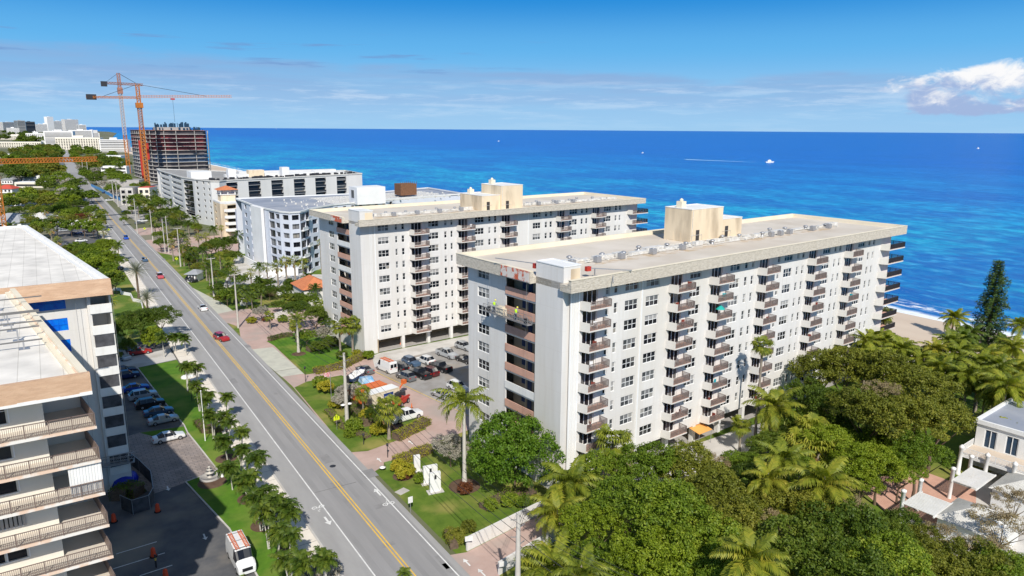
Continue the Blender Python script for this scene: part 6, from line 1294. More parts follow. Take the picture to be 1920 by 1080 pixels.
# ------------------------------------------------------------------ vehicles
for n_, c_ in dict(car_white=(.78,.78,.77), car_silver=(.46,.48,.50), car_grey=(.16,.17,.18), car_black=(.014,.015,.018), car_red=(.38,.018,.02), car_blue=(.01,.07,.42), car_navy=(.015,.03,.10), car_pink=(.50,.07,.09), car_teal=(.01,.06,.07), car_darkred=(.09,.012,.015), car_bluegrey=(.07,.13,.22)).items():
    mat(n_, c_, rough=.28, spec=.5, metal=.25 if n_ in ('car_silver','car_grey','car_bluegrey') else 0); MATS[n_].node_tree.nodes['Principled BSDF'].inputs['Coat Weight'].default_value = .6
mat('tyre', (.02,.02,.02), rough=.9); mat('rim', (.5,.5,.52), rough=.35, metal=.7); mat('head_lamp', (.7,.72,.75), rough=.15, spec=.6); mat('tail_lamp', (.45,.01,.01), rough=.25)
CT = {  # stations: x, belt z, roof z, half width, roof half width
 'sedan': (4.7, 1.82, [(0,.55,.57,.72,.6),(.12,.68,.70,.84,.74),(.8,.80,.84,.89,.76),(1.35,.90,.93,.90,.74),(2.1,.94,1.38,.91,.60),(3.15,.95,1.42,.91,.60),(3.95,.98,1.04,.90,.68),(4.55,.93,.96,.86,.72),(4.7,.62,.64,.78,.68)], (1,4,5,6), .33),
 'suv': (4.7, 1.9, [(0,.65,.67,.78,.66),(.1,.86,.88,.88,.76),(.9,.98,1.02,.93,.8),(1.25,1.04,1.08,.94,.78),(1.9,1.06,1.66,.95,.68),(3.9,1.10,1.70,.95,.68),(4.5,1.10,1.16,.92,.76),(4.66,1.0,1.04,.88,.78),(4.7,.6,.62,.84,.75)], (1,4,5,6), .37),
 'pickup': (5.7, 2.0, [(0,.7,.72,.82,.7),(.1,1.0,1.03,.94,.84),(1.2,1.12,1.16,.98,.85),(1.5,1.16,1.2,.98,.82),(2.1,1.18,1.84,.99,.74),(3.45,1.2,1.86,.99,.74),(3.75,1.2,1.24,.99,.86),(5.6,1.2,1.24,.97,.86),(5.7,.7,.72,.95,.85)], (1,4,5,6), .41),
 'van': (5.7, 2.05, [(0,.8,.82,.86,.76),(.1,1.1,1.14,.95,.84),(.65,1.25,1.32,1.0,.84),(1.0,1.3,1.5,1.0,.82),(1.55,1.3,2.35,1.01,.84),(2.1,1.3,2.5,1.01,.86),(5.55,1.3,2.5,1.01,.88),(5.68,1.3,2.35,.99,.86),(5.7,.6,.62,.95,.85)], (3,4,4,4), .37)}
def car_meshes(kind):
    L_, W_, st, gl, wr_ = CT[kind]; B = MB(); Gm = MB(); rows = []
    for x, zb, zr, wb, wrf in st:
        h = [(0,.24),(wb*.9,.24),(wb*.99,.40),(wb,.62 if zb > .75 else zb*.8),(wb*.985,zb),(wrf,zr),(wrf*.75,zr+.035),(0,zr+.05)]
        rows.append([(L_/2-x, y, z) for y, z in h]+[(L_/2-x, -y, z) for y, z in h[::-1]])
    n = len(rows[0]); i0, iw, ir, ie = gl[0], 3, gl[2], gl[3]; g0 = 3; 
    wind = (3, 4); roof0 = 4
    for i in range(len(rows)-1):
        for j in range(n-1):
            q = [rows[i][j], rows[i][j+1], rows[i+1][j+1], rows[i+1][j]]
            side = j in (4, n-6); top = j in (5, 6, 7, 8, 9)
            if kind == 'van': gls = (side and 3 <= i <= 3) or (side and i == 4) or (top and i == 3)
            else: gls = (side and 3 <= i <= 5) or (top and i in (3, 5))
            (Gm if gls else B).add(q, [(3, 2, 1, 0)], 0)
    B.add(rows[0], [tuple(range(n))]); B.add(rows[-1], [tuple(range(n-1, -1, -1))])
    if kind == 'van': Gm.box(-L_/2-.02, -.75, 1.35, -L_/2+.04, -.08, 2.1); Gm.box(-L_/2-.02, .08, 1.35, -L_/2+.04, .75, 2.1)
    # pillars
    if kind != 'van':
        xs = [2.1, 3.0] if kind in ('sedan',) else [1.9, 2.95, 3.9] if kind == 'suv' else [2.1, 2.8, 3.45]
        r_ = st[4]; 
        for x in xs[1:] if kind != 'sedan' else [3.0]:
            for s in (-1, 1): B.beam((L_/2-x, s*(st[4][3]*.985+.005), st[4][1]), (L_/2-x, s*(st[4][4]+.01), st[4][2]), .07, .03)
    if kind == 'pickup': B.box(-L_/2+.15, -.8, 1.245, -L_/2+1.85, .8, 1.3, 1); 
    wm = MB(); wm.T = None; k = 14; vs = []
    for x_, r__ in ((-.11, wr_), (.11, wr_)): vs += [(r__*cos(2*pi*j/k), x_, r__*sin(2*pi*j/k)) for j in range(k)]
    wm.add(vs, [(j, (j+1) % k, k+(j+1) % k, k+j) for j in range(k)]); wm.add(vs, [tuple(range(k-1, -1, -1)), tuple(range(k, 2*k))])
    for s in (-.118, .118): vs = [(wr_*.6*cos(2*pi*j/k), s, wr_*.6*sin(2*pi*j/k)) for j in range(k)]; wm.add(vs, [tuple(range(k)) if s < 0 else tuple(range(k))], 1)
    hl = MB(); hl.box(-.04, -.17, -.07, .04, .17, .07)
    return dict(b=B.mesh('body', ['car_white', 'car_black']), g=Gm.mesh('window', ['glass_dark']), w=wm.mesh('wheel', ['tyre', 'rim']), h=hl.mesh('headlight', ['head_lamp']), t=hl.mesh('taillight', ['tail_lamp']))
_cars = {}
CARS = []
def car(kind, px, py, ang, color, label, s=1.0, xy=None, z=0.05, simple=False, group='cars'):
    if kind not in _cars: _cars[kind] = car_meshes(kind)
    me = _cars[kind]; L_, W_, st, gl, wr_ = CT[kind]; xy = xy or G(px, py, .6); xy = (xy[0], xy[1])
    t = thing({'sedan':'parked_car','suv':'parked_car','pickup':'pickup_truck','van':'van'}[kind], label, {'pickup':'pickup truck','van':'van'}.get(kind, 'car'), (xy[0], xy[1], z), ang, group); t.scale = (s, s, s)
    o = setmat(link('body', me['b'], t), color); link('window', me['g'], t)
    if simple: return t
    ax = {'sedan':(1.5,-1.4),'suv':(1.45,-1.35),'pickup':(1.85,-1.75),'van':(1.85,-1.7)}[kind]
    for x in ax:
        for sy in (-1, 1): link('wheel', me['w'], t, (x, sy*(st[4][3]-.1), wr_))
    for sy in (-1, 1): link('headlight', me['h'], t, (L_/2-.12, sy*.6, st[1][1]-.12)); link('taillight', me['t'], t, (-L_/2+.02, sy*.66, st[-2][1]-.12))
    if kind in ('sedan', 'suv'):
        for sy in (-1, 1): link('mirror', me['h'], t, (L_/2-1.75, sy*(st[4][3]+.1), st[4][1]+.05))
    return t
def head(x0, y0, x1, y1): a, b_ = G(x0, y0), G(x1, y1); return atan2(b_[1]-a[1], b_[0]-a[0])
EAST = head(284, 830, 352, 814)
car('suv', 415, 633, head(398, 627, 434, 641), 'car_red', 'dark red hatchback crossing the centre line of the road'); car('sedan', 380, 577, pi/2, 'car_white', 'white sedan driving away along the right lane')
t = car('suv', 300, 518, -pi/2, 'car_pink', 'pinkish red car coming down the left lane'); b = MB(); b.box(-1.6, -.6, 1.735, .5, .6, 1.77); b.build('roof_panel', 'car_white', t)
car('suv', 359, 525, head(345, 522, 374, 528), 'car_black', 'dark car leaving the driveway beside the kiosk'); car('sedan', 271, 487, -pi/2, 'car_bluegrey', 'blue sedan in the left lane beyond the red car'); car('suv', 236, 446, -pi/2, 'car_blue', 'bright blue car far up the left lane')
for px, py, c_, k_, l_ in [(150,340,'car_black','sedan','tiny dark car far up the road'),(113,291,'car_black','sedan','farthest dark car on the straight road'),(116,285,'car_navy','suv','dark speck of a car near the far end of the road'),(124,288,'car_white','sedan','pale speck of a car near the far end of the road')]:
    car(k_, px, py, -pi/2, c_, l_, simple=True)
for px, py, k_, c_, l_ in [(236,704,'suv','car_navy','dark blue car nearest the upper driveway in the shaded row'),(231,694,'sedan','car_navy','dark blue car at the far end of the shaded row'),(253,727,'sedan','car_blue','bright blue sedan in the shaded row'),(268,741,'suv','car_silver','silver SUV beside the bright blue sedan'),(281,757,'suv','car_black','black SUV in the middle of the shaded row'),(297,771,'sedan','car_bluegrey','blue-grey sedan in the shaded row'),(306,786,'sedan','car_silver','silver sedan at the near end of the shaded row'),(316,819,'sedan','car_white','white sedan parked alone half in the sun by the paver court')]:
    car(k_, px, py, EAST, c_, l_)
car('sedan', 262, 659, head(245, 662, 280, 657), 'car_red', 'red car in the shade at the end of the left driveway'); car('suv', 229, 668, head(215, 664, 242, 674), 'car_silver', 'pale car under the balconies next to the red car')
def ladder_rack(t, ladders, L0=-2.4, L1=1.4, z=2.62):
    for x in (-2.2, -.5, 1.1): b = MB(); b.box(x, -.9, z-.08, x+.08, .9, z); b.build('roof_bar', 'steel', t)
    for y in ladders:
        b = MB(); b.box(L0, y-.2, z, L1, y-.14, z+.09); b.box(L0, y+.14, z, L1, y+.2, z+.09)
        for i in range(12): x = L0+.15+i*(L1-L0-.3)/11; b.box(x, y-.14, z+.01, x+.04, y+.14, z+.06)
        tag(b.build('ladder', 'orange_paint', t), 'orange ladder on the van roof')
t = car('van', 452, 1047, head(428, 1010, 462, 1075), 'car_white', 'white van with orange ladders on its roof at the bottom of the picture', 1.0); ladder_rack(t, (-.55, .5)); b = MB(); b.box(2.82, -.55, .62, 2.9, .55, .98); b.build('grille', 'car_black', t)
CW = head(742, 695, 780, 711)   # nose to the lower right
t = car('van', 724, 690, CW+pi, 'car_white', 'white work van with red ladders in the middle parking lot', .95); ladder_rack(t, (-.3, .45))
for px, py, k_, c_, d_, l_ in [(684,693,'sedan','car_grey',1,'dark sedan driving through the court above the boat'),(749,689,'suv','car_black',1,'dark car just right of the white work van'),(771,679,'suv','car_bluegrey',0,'dark grey SUV facing the camera between the van and the white SUV'),(798,676,'suv','car_white',1,'white SUV in the middle lot'),
 (826,689,'pickup','car_black',1,'black pickup at the right end of the middle row'),(838,664,'pickup','car_silver',0,'silver pickup at the far side of the middle lot'),(805,697,'suv','car_darkred',1,'dark red SUV between two black pickups'),(787,701,'pickup','car_black',1,'black pickup next to the grey minivan'),(761,706,'suv','car_grey',1,'grey minivan nearest the yellow line'),
 (870,650,'suv','car_silver',0,'silver SUV half hidden behind the near condominium'),(872,674,'sedan','car_black',0,'black sedan half hidden behind the near condominium')]:
    car(k_, px, py, CW+(pi if d_ else 0), c_, l_)
car('sedan', 828, 739, CW+pi, 'car_silver', 'silver sedan alone near the royal palm'); car('suv', 858, 726, CW, 'car_white', 'white car seen through the royal palm crown'); car('pickup', 761, 781, head(735, 789, 790, 773), 'car_white', 'white pickup truck parked by the yellow hedge', 1.03)
car('suv', 535, 549, 0.1, 'car_white', 'white car below the pool deck hedge')
for px, py, c_, l_ in [(143,437,'car_navy','navy car in the small lot beyond the white roof'),(166,434,'car_black','black car at the right of the small lot'),(120,432,'car_silver','silver car at the left of the small lot'),(152,451,'car_white','white car in the near row of the small lot'),(217,503,'car_teal','dark green car under the trees by the road'),(198,505,'car_silver','pale car under the trees by the road'),(113,428,'car_white','white car by the hedge of the small lot'),(128,458,'car_grey','grey car near the palms of the small lot')]:
    car('suv' if px % 2 else 'sedan', px, py, .1, c_, l_)
for px, py, c_, l_ in [(236,397,'car_black','black car parked beside the tall concrete pole'),(198,361,'car_navy','dark car at the blue-fenced road works'),(205,375,'car_white','white vehicle at the road works'),(268,414,'car_white','white car by the terraced apartments'),(262,418,'car_grey','grey car by the terraced apartments')]:
    car('sedan', px, py, .2, c_, l_, simple=True)
for px, py, l_ in ((655,690,'dark car in the ground-floor garage of the second condominium'),(668+45,677-3,'second dark car in the open garage')): pass
# containers, boat and machines beside the drive
def container(p, q, wd, h, m, label, brand=None):
    l = hypot(q[0]-p[0], q[1]-p[1]); a = atan2(q[1]-p[1], q[0]-p[0]); t = thing('shipping_container', label, 'container', (p[0], p[1], .05), a)
    b = MB(); n = int(l/.28)
    prof = []
    for i in range(n): x = l*i/n; prof += [(x, 0), (x+l/n*.3, 0), (x+l/n*.5, .05), (x+l/n*.8, .05)]
    poly = [(x, y) for x, y in prof]+[(l, 0), (l, wd)]+[(l-x, wd-y) for x, y in prof]+[(0, wd)]
    b.prism(poly[:], .12, h-.1); b.build('side', m, t); b = MB()
    for x in (0, l-.1):
        for y in (-.02, wd-.08): b.box(x, y, 0, x+.1, y+.1, h)
    b.box(0, -.03, h-.12, l, .07, h); b.box(0, wd-.07, h-.12, l, wd+.03, h); b.box(0, -.03, 0, l, .07, .14); b.build('frame', m, t)
    b = MB(); b.box(.02, .08, h-.11, l-.02, wd-.08, h-.05); b.build('roof', 'roof_light' if brand else m, t)
    if brand:
        b = MB(); b.box(l*.42, -.08, h*.42, l*.42+2.0, -.04, h*.82); o = b.build('sign_panel', 'sign_navy', t)
        cu = bpy.data.curves.new('lettering', 'FONT'); cu.body = brand; cu.size = .38; cu.align_x = 'CENTER'; cu.extrude = .01; MATS; cu.materials.append(MATS['paint_white']); to = bpy.data.objects.new('lettering', cu); me = bpy.data.meshes.new_from_object(to); bpy.data.objects.remove(to); to = link('lettering', me); to.parent = o; to.location = (l*.42+1.0, -.095, h*.56); to.rotation_euler = (pi/2, 0, 0)
    return t
mat('sign_navy', (.02,.05,.20), rough=.5); mat('container_cream', (.68,.60,.47), (.60,.52,.40), .6, .7)
p, q = G(697, 741, 2.6), G(749, 726, 2.6); container(p, q, 2.45, 2.6, 'container_cream', 'cream shipping container with a navy sign behind the fan palm', 'mobile mini'); 
nx, ny = -(q[1]-p[1]), q[0]-p[0]; l = hypot(nx, ny); nx, ny = nx/l, ny/l
p2 = (p[0]+nx*3.0-(q[0]-p[0])/l*2.0, p[1]+ny*3.0-(q[1]-p[1])/l*2.0); q2_ = (q[0]+nx*3.0-(q[0]-p[0])/l*.6, q[1]+ny*3.0-(q[1]-p[1])/l*.6); container(p2, q2_, 2.45, 2.6, 'orange_paint', 'orange shipping container behind the cream one')
t = thing('boat_trailer', 'small open boat with a white deck on a trailer above the orange container', 'boat', (*G(668, 712), .05), head(655, 718, 682, 702)); b = MB()
hull = [(-2.8,.0,.55),(-2.6,1.0,.65),(1.0,1.05,.7),(2.4,.6,.8),(3.1,0,.95)]
b.add([(-2.8,-1,.6),(-2.8,1,.6),(1.2,1.05,.7),(2.6,.55,.85),(3.2,0,1.0),(2.6,-.55,.85),(1.2,-1.05,.7),(-2.8,-1,1.15),(-2.8,1,1.15),(1.2,1.15,1.3),(2.6,.65,1.4),(3.3,0,1.5),(2.6,-.65,1.4),(1.2,-1.15,1.3)], [(0,1,8,7),(1,2,9,8),(2,3,10,9),(3,4,11,10),(4,5,12,11),(5,6,13,12),(6,0,7,13),(6,5,4,3,2,1,0)]); b.build('hull', 'car_navy', t)
b = MB(); b.add([(-2.7,-.9,1.05),(-2.7,.9,1.05),(1.2,1.0,1.2),(2.5,.5,1.3),(2.5,-.5,1.3),(1.2,-1.0,1.2)], [(0,5,4,3,2,1)]); b.box(-.6,-.35,1.05,.2,.35,1.8); b.box(-1.7,-.5,1.05,-1.2,.5,1.5); b.build('deck', 'white_paint', t); b = MB(); b.box(-3.2,-.3,.4,-2.8,.3,1.7); b.build('outboard', 'dark_metal', t); b = MB(); b.box(-2.4,-.9,.3,2.0,-.8,.45); b.box(-2.4,.8,.3,2.0,.9,.45); b.box(2.0,-.06,.3,3.8,.06,.42); b.build('trailer', 'steel', t)
for y in (-1,1): link('wheel', _cars['suv']['w'], t, (-.9, y, .33))
b = MB(); x, y = G(686, 716); b.add([(x-1.2,y-1,.05),(x+1.4,y-1,.05),(x+1.4,y+1,.05),(x-1.2,y+1,.05),(x-.9,y-.7,1.1),(x+1.1,y-.6,1.2),(x+1,y+.8,.9),(x-1,y+.7,1.0)], [(0,1,5,4),(1,2,6,5),(2,3,7,6),(3,0,4,7),(4,5,6,7)]); mat('tarp_light', (.12,.35,.62), (.5,.58,.66), .9, .6); tag(b.build('tarpaulin', 'tarp_light'), 'light blue tarpaulin over a pile beside the boat', 'tarpaulin')
t = thing('telehandler', 'red and black lifting machine behind the white pickup', 'machine', (*G(752, 758), .05), head(745, 765, 765, 752)); b = MB(); b.box(-1.6,-.8,.45,1.4,.8,1.05); b.build('chassis', 'red_paint', t); b = MB(); b.box(-.9,.1,1.05,.4,.8,2.2); b.build('cab', 'dark_metal', t); b = MB(); b.beam((-1.5,-.4,1.4),(2.2,-.4,1.0),.3); b.build('boom', 'red_paint', t)
for x in (-1.1,1.0):
    for y in (-.85,.85): link('wheel', _cars['pickup']['w'], t, (x, y, .42))
t = thing('lift_machine', 'dark boom lift with a white weight beside the cream container', 'machine', (*G(749, 744), .05), .4); b = MB(); b.box(-1,-.6,.3,1,.6,.9); b.build('base', 'dark_metal', t); b = MB(); b.beam((-.8,0,.9),(1.1,0,2.4),.2); b.box(.9,-.4,2.2,1.6,.4,2.9); b.build('boom', 'orange_paint', t)
def cone(px, py, label, h=.7):
    x, y = G(px, py); t = thing('traffic_cone', label, 'traffic cone', (x, y, .05)); b = MB(); b.box(-.2,-.2,0,.2,.2,.04); b.build('base', 'dark_metal', t); b = MB(); b.lathe([(.15,.04),(.03,h)], 10); b.build('cone', 'orange_paint', t)
cone(772, 765, 'orange traffic cone behind the white pickup', .9); cone(751, 647, 'orange cone in the garage of the second condominium', .8)
def drum(px, py, label):
    x, y = G(px, py); t = thing('traffic_barrel', label, 'traffic barrel', (x, y, .03)); b = MB(); b.lathe([(.42,0),(.42,.08),(.3,.1)], 14); b.build('base', 'tyre', t); b = MB(); b.lathe([(.30,.1),(.28,.4),(.27,.42),(.25,.75),(.24,.77),(.22,1.05),(.08,1.1),(.06,1.2)], 14); b.build('body', 'orange_red', t)
    for z in (.36,.70): b = MB(); b.lathe([(.295-z*.08,z),(.29-z*.08,z+.14)], 14); b.build('reflective_band', 'paint_white', t)
mat('orange_red', (.70,.07,.02), rough=.5)
for px, py, l_ in ((214,979,'orange traffic barrel beside the nearest balconies'),(296,960,'orange traffic barrel at the mesh fence'),(288,1044,'orange traffic barrel between the parking lines'),(311,1085,'orange traffic barrel at the bottom edge of the lot')): drum(px, py, l_)
x, y = G(293, 1064); t = thing('signal_post', 'short dark striped post between two barrels', 'post', (x, y, 0)); b = MB(); b.tube([(0,0,0),(0,0,1.6)], .09, 8); b.build('post', 'dark_metal', t); b = MB(); b.lathe([(.1,.9),(.1,1.2)], 8); b.build('band', 'paint_yellow', t)
# ------------------------------------------------------------------ poles, wires, signs
POLES = []
def upole(top, h, label, arm=True, r=.17, m='pole_concrete', base=None, double=False):
    x, y = base or G(top[0], top[1], h); t = thing('utility_pole', label, 'utility pole', (x, y, 0)); b = MB(); b.tube([(0,0,0),(0,0,h)], [r*1.5, r*.8], 8); b.build('pole', m, t)
    if arm:
        b = MB(); b.box(-1.15,-.06,h-.35,1.15,.06,h-.2); b.build('crossarm', m, t)
        for xx in (-1.05, -.1, 1.05): b = MB(); b.lathe([(.05,0),(.08,.08),(.04,.16),(.06,.24)], 8, (xx, 0, h-.2)); b.build('insulator', 'steel', t)
    else:
        for k in range(4): b = MB(); b.beam((0,0,h-.6-k*.9),(.8 if k % 2 else -.8,.1,h-.4-k*.9),.07); b.build('bracket', 'steel', t)
    POLES.append((x, y, h)); return t
upole((972,964),12.5,'thick concrete pole hung with cables beside the lower driveway', False, .24); t = upole((641,662),12.5,'tall concrete pole rising from the round green mound', False, .24, base=G(651,797))
b = MB(); 
for s in (-.55,.55): b.lathe([(.02,0),(.42,.05),(.42,.12),(.02,.25)], 12, (s,0,3.6))
b.build('lamp_head', 'white_paint', t)
for tp_, h, base, l_ in (((443,512),13.6,(447,615),'concrete pole with a crossarm on the entrance island'),((396,482),12.3,(402,563),'concrete pole with a crossarm beside the pool palms'),((335,425),13.8,(339,500),'concrete pole with a crossarm beside the yellow sign')): upole(tp_, h, l_, base=G(*base))
for bx, by, ty, l_ in ((310,474,410,'slim left pole of the pair behind the yellow sign'),(317,475,405,'slim right pole of the pair behind the yellow sign'),(287,452,392,'tall pale pole beside the white flower box'),(258,438,372,'pole in front of the terraced apartments'),(240,408,354,'pole next to the black parked car')): 
    g = G(bx, by); upole(None, VH(bx, ty, g), l_, bx < 300 and False, .16, base=g)
for i, (bx, by, ty) in enumerate([(222,388,343),(214,378,338),(205,359,337),(184,338,316),(176,326,307),(166,333,301),(157,330,300),(150,318,299),(133,293,281),(140,300,287),(118,288,276)]):
    g = G(bx, by); upole(None, VH(bx, ty, g), 'distant slim utility pole along the road, %s from the camera' % ordinal(i), False, .22, base=g)
near = POLES[:5]
for i, (a, c) in enumerate([((30.5*1.3, 30, 12.8), near[0])]+list(zip(near, near[1:]))+[(near[4], POLES[7])]):
    t = thing('power_line', 'sagging overhead wires along the right roadside, %s span from the camera' % ORD[i], 'power line')
    for k, (dx, dz) in enumerate(((-1.0,-.05),(-.1,0),(1.0,-.05),(.15,-2.2),(.2,-3.4))):
        b = MB(); pts = []
        for j in range(9): f = j/8; pts.append((a[0]+(c[0]-a[0])*f+dx, a[1]+(c[1]-a[1])*f, a[2]+(c[2]-a[2])*f+dz-4*f*(1-f)*(.9+.25*k)))
        b.tube(pts, .022 if k < 3 else .035, 4); b.build('wire', 'dark_metal', t)
for i, (c, e) in enumerate((((972,964),(870,880)),((972,964),(1040,700)))):
    pass
a = near[0]; t = thing('service_wire', 'wires dropping from the cabled pole towards the near condominium', 'power line'); 
for dz in (0, -.6, -1.2): b = MB(); p = UV(1.0, 6); pts = [(a[0]+(p[0]-a[0])*f/6, a[1]+(p[1]-a[1])*f/6, a[2]-.8+dz-(4*(f/6)*(1-f/6))*1.0-f*.6) for f in range(7)]; b.tube(pts, .02, 4); b.build('wire', 'dark_metal', t)
mat('sign_yellow', (.62,.72,.02), rough=.5)
def road_sign(px, py, h, label, shape='pent', col_='sign_yellow', back=False):
    x, y = G(px, py); t = thing('road_sign', label, 'road sign', (x, y, 0)); b = MB(); b.tube([(0,0,0),(0,0,h)], .04, 6); b.build('post', 'steel', t); b = MB()
    s = .5
    if shape == 'pent': pl = [(-s,-s*.9),(s,-s*.9),(s,s*.15),(0,s*1.1),(-s,s*.15)]
    elif shape == 'diamond': pl = [(0,-s*1.2),(s*1.2,0),(0,s*1.2),(-s*1.2,0)]
    else: pl = [(-.32,-.42),(.32,-.42),(.32,.42),(-.32,.42)]
    vs = [(a, -.05, h-.45+c) for a, c in pl]+[(a, -.02, h-.45+c) for a, c in pl]; n = len(pl); b.add(vs, [tuple(range(n)), tuple(range(2*n-1, n-1, -1))]+[(i, n+i, n+(i+1) % n, (i+1) % n) for i in range(n)]); o = b.build('panel', col_, t)
    if shape != 'rect':
        b = MB(); z = h-.5
        for xx in (-.14, .12):
            b.box(xx-.05,-.062,z,xx+.05,-.052,z+.28); b.lathe([(.005,0),(.06,.02),(.06,.1),(.005,.12)], 8, (xx,-.056,z+.29)); b.beam((xx,-.057,z),(xx-.1,-.057,z-.28),.05,.01); b.beam((xx,-.057,z),(xx+.09,-.057,z-.28),.05,.01)
        b.build('symbol', 'car_black', o)
    return t
road_sign(632,806,2.6,'yellow-green school crossing sign on the landscaped island'); road_sign(332,497,2.8,'yellow crossing sign before the tall crossarm pole','diamond'); road_sign(272,438,2.8,'yellow crossing sign on the right near the red-paved drive','diamond'); road_sign(205,440,2.8,'yellow crossing sign on the left sidewalk','diamond')
road_sign(770,963,2.4,'small blank white sign on the lower lawn','rect','paint_white'); 
for px, py, z, l_ in ((877,1008,1.9,'white street number plaque on the end of the upper white wall'),(941,1055,1.8,'white plaque on the end of the lower white wall')):
    x, y = G(px, py, z); b = MB(); b.box(x-.45, y-.3, z-.3, x+.45, y-.2, z+.3, rz=-.3); tag(b.build('wall_plaque', 'paint_white'), l_, 'plaque')
def lamp_post(px, py, h, label, m='dark_metal'):
    x, y = G(px, py); t = thing('lamp_post', label, 'lamp', (x, y, 0)); b = MB(); b.tube([(0,0,0),(0,0,h)], [.07,.045], 6); b.build('post', m, t); b = MB(); b.lathe([(.05,0),(.17,.1),(.2,.4),(.05,.55)], 8, (0,0,h)); b.build('lantern', 'head_lamp' if m != 'dark_metal' else 'dark_metal', t)
for px, py, h, l_ in ((434,907,3.2,'dark garden lamp beside the fountain lawn'),(406,842,3.2,'dark garden lamp near the flagpole'),(682,834,1.4,'short dark bollard lamp on the island tip'),(727,858,1.8,'small dark lamp at the near driveway hedge'),(573,716,2.6,'dark lamp at the concrete pad corner'),(360,752,2.8,'dark lamp post on the shaded lawn'),(428,845,3,'thin lamp beside the slim palms')): lamp_post(px, py, h, l_)
x, y = G(385, 827); t = thing('flagpole', 'white flagpole without a flag on the left lawn', 'flagpole', (x, y, 0)); b = MB(); b.tube([(0,0,0),(0,0,8.2)], [.09,.05], 8); b.build('pole', 'white_paint', t); b = MB(); b.sphere((0,0,8.3), .12, 8, 6); b.build('finial', 'white_paint', t)
x, y = G(622, 760); t = thing('flagpole', 'flagpole with a small red and white flag on the landscaped island', 'flagpole', (x, y, 0)); b = MB(); b.tube([(0,0,0),(0,0,6.4)], [.07,.04], 8); b.build('pole', 'steel', t); b = MB(); mat('flag', (.75,.7,.7), (.55,.08,.1), 6, .8, contrast=(.48,.52)); b.box(-1.1,-.02,5.5,0,.02,6.2); b.build('flag', 'flag', t)
# fountain
x, y = G(394, 897); t = thing('fountain', 'tiered stone fountain in a round bed on the left lawn', 'fountain', (x, y, .05)); t.scale = (.72,.72,.8); b = MB(); b.lathe([(1.9,0),(1.9,.35),(1.65,.38),(1.6,.2),(.01,.2)], 24); b.build('basin', 'concrete', t); b = MB(); b.lathe([(.45,.2),(.2,.5),(.18,.9),(.85,1.05),(.9,1.15),(.2,1.15),(.14,1.5),(.55,1.62),(.58,1.7),(.12,1.7),(.09,2.0),(.3,2.08),(.3,2.14),(.04,2.3)], 18); b.build('tiers', 'pole_concrete', t)
t = thing('statue', 'small white statue standing beside the tiered fountain', 'statue', (x+1.5, y-.6, .05)); b = MB(); b.lathe([(.2,0),(.2,.2),(.13,.25),(.17,.6),(.2,.85),(.08,.98),(.1,1.1),(.02,1.22)], 10); b.build('figure', 'white_paint', t)
b = MB(); x, y = G(349, 709); b.sphere((x, y, .15), 1.0, 9, 6, 0, .55); b.sphere((x+.9, y+.2, .1), .6, 8, 5, 0, .6); tag(b.build('boulder', 'white_paint'), 'pile of white boulders on the left lawn', 'boulder')
t = thing('utility_box', 'green utility box with a white round plate near the driveway mouth', 'utility box', (*G(728,878), 0)); b = MB(); b.box(-.5,-.4,.02,.5,.4,.9); b.build('box', 'crownshaft', t); b = MB(); b.lathe([(.01,0),(.45,.02),(.45,.1),(.02,.25)], 14, (-1.0,-.3,.5)); b.build('dish', 'white_paint', t); b = MB(); b.tube([(.8,-.3,0),(.8,-.3,.8),(1.4,-.3,.8),(1.4,-.3,.1)], .09, 8); b.build('backflow_pipe', 'steel', t)
b = MB(); x, y = G(754, 922); b.box(x-.8, y-.6, .02, x+.8, y+.6, .1, rz=.3); tag(b.build('ground_slab', 'concrete_light'), 'pale square slab in the grass beside the small white sign', 'slab')
# mulch rings under palms and stones
b = MB()
for px, py, r_ in ((398,905,1.9),(545,1035,1.7),(470,935,1.7),(425,860,1.6),(400,800,1.5),(495,985,1.6)):
    x, y = G(px, py); b.lathe([(r_,0),(r_*.9,.03),(.01,.05)], 18, (x, y, .06))
b.build('mulch_bed', 'soil', kind='structure')
for px, py, w_ in ((871,912,2.2),(756,893,1.5),(560,664,1.6),(740,800,1.5)):
    x, y = G(px, py); b = MB(); b.lathe([(w_,0),(w_*.8,.05),(.01,.07)], 16, (x, y, .05)); b.build('mulch_bed', 'soil', kind='structure')
# yellow work platform and awning at the garden side of the near condominium
x, y = G(1310, 803, 2.4); t = thing('awning', 'orange awning at the foot of the near condominium balconies', 'awning', (x, y, 0), BT); b = MB(); b.add([(-1.6,-1.4,2.3),(1.6,-1.4,2.3),(1.6,1.2,2.8),(-1.6,1.2,2.8),(-1.6,-1.4,2.25),(1.6,-1.4,2.25),(1.6,1.2,2.75),(-1.6,1.2,2.75)], [(0,1,2,3),(7,6,5,4),(0,4,5,1),(1,5,6,2),(2,6,7,3),(3,7,4,0)]); mat('awning_orange', (.72,.36,.10), rough=.7); b.build('canopy', 'awning_orange', t)
for xx in (-1.5,1.5): b = MB(); b.tube([(xx,-1.3,0),(xx,-1.3,2.25)], .04, 6); b.build('post', 'steel', t)
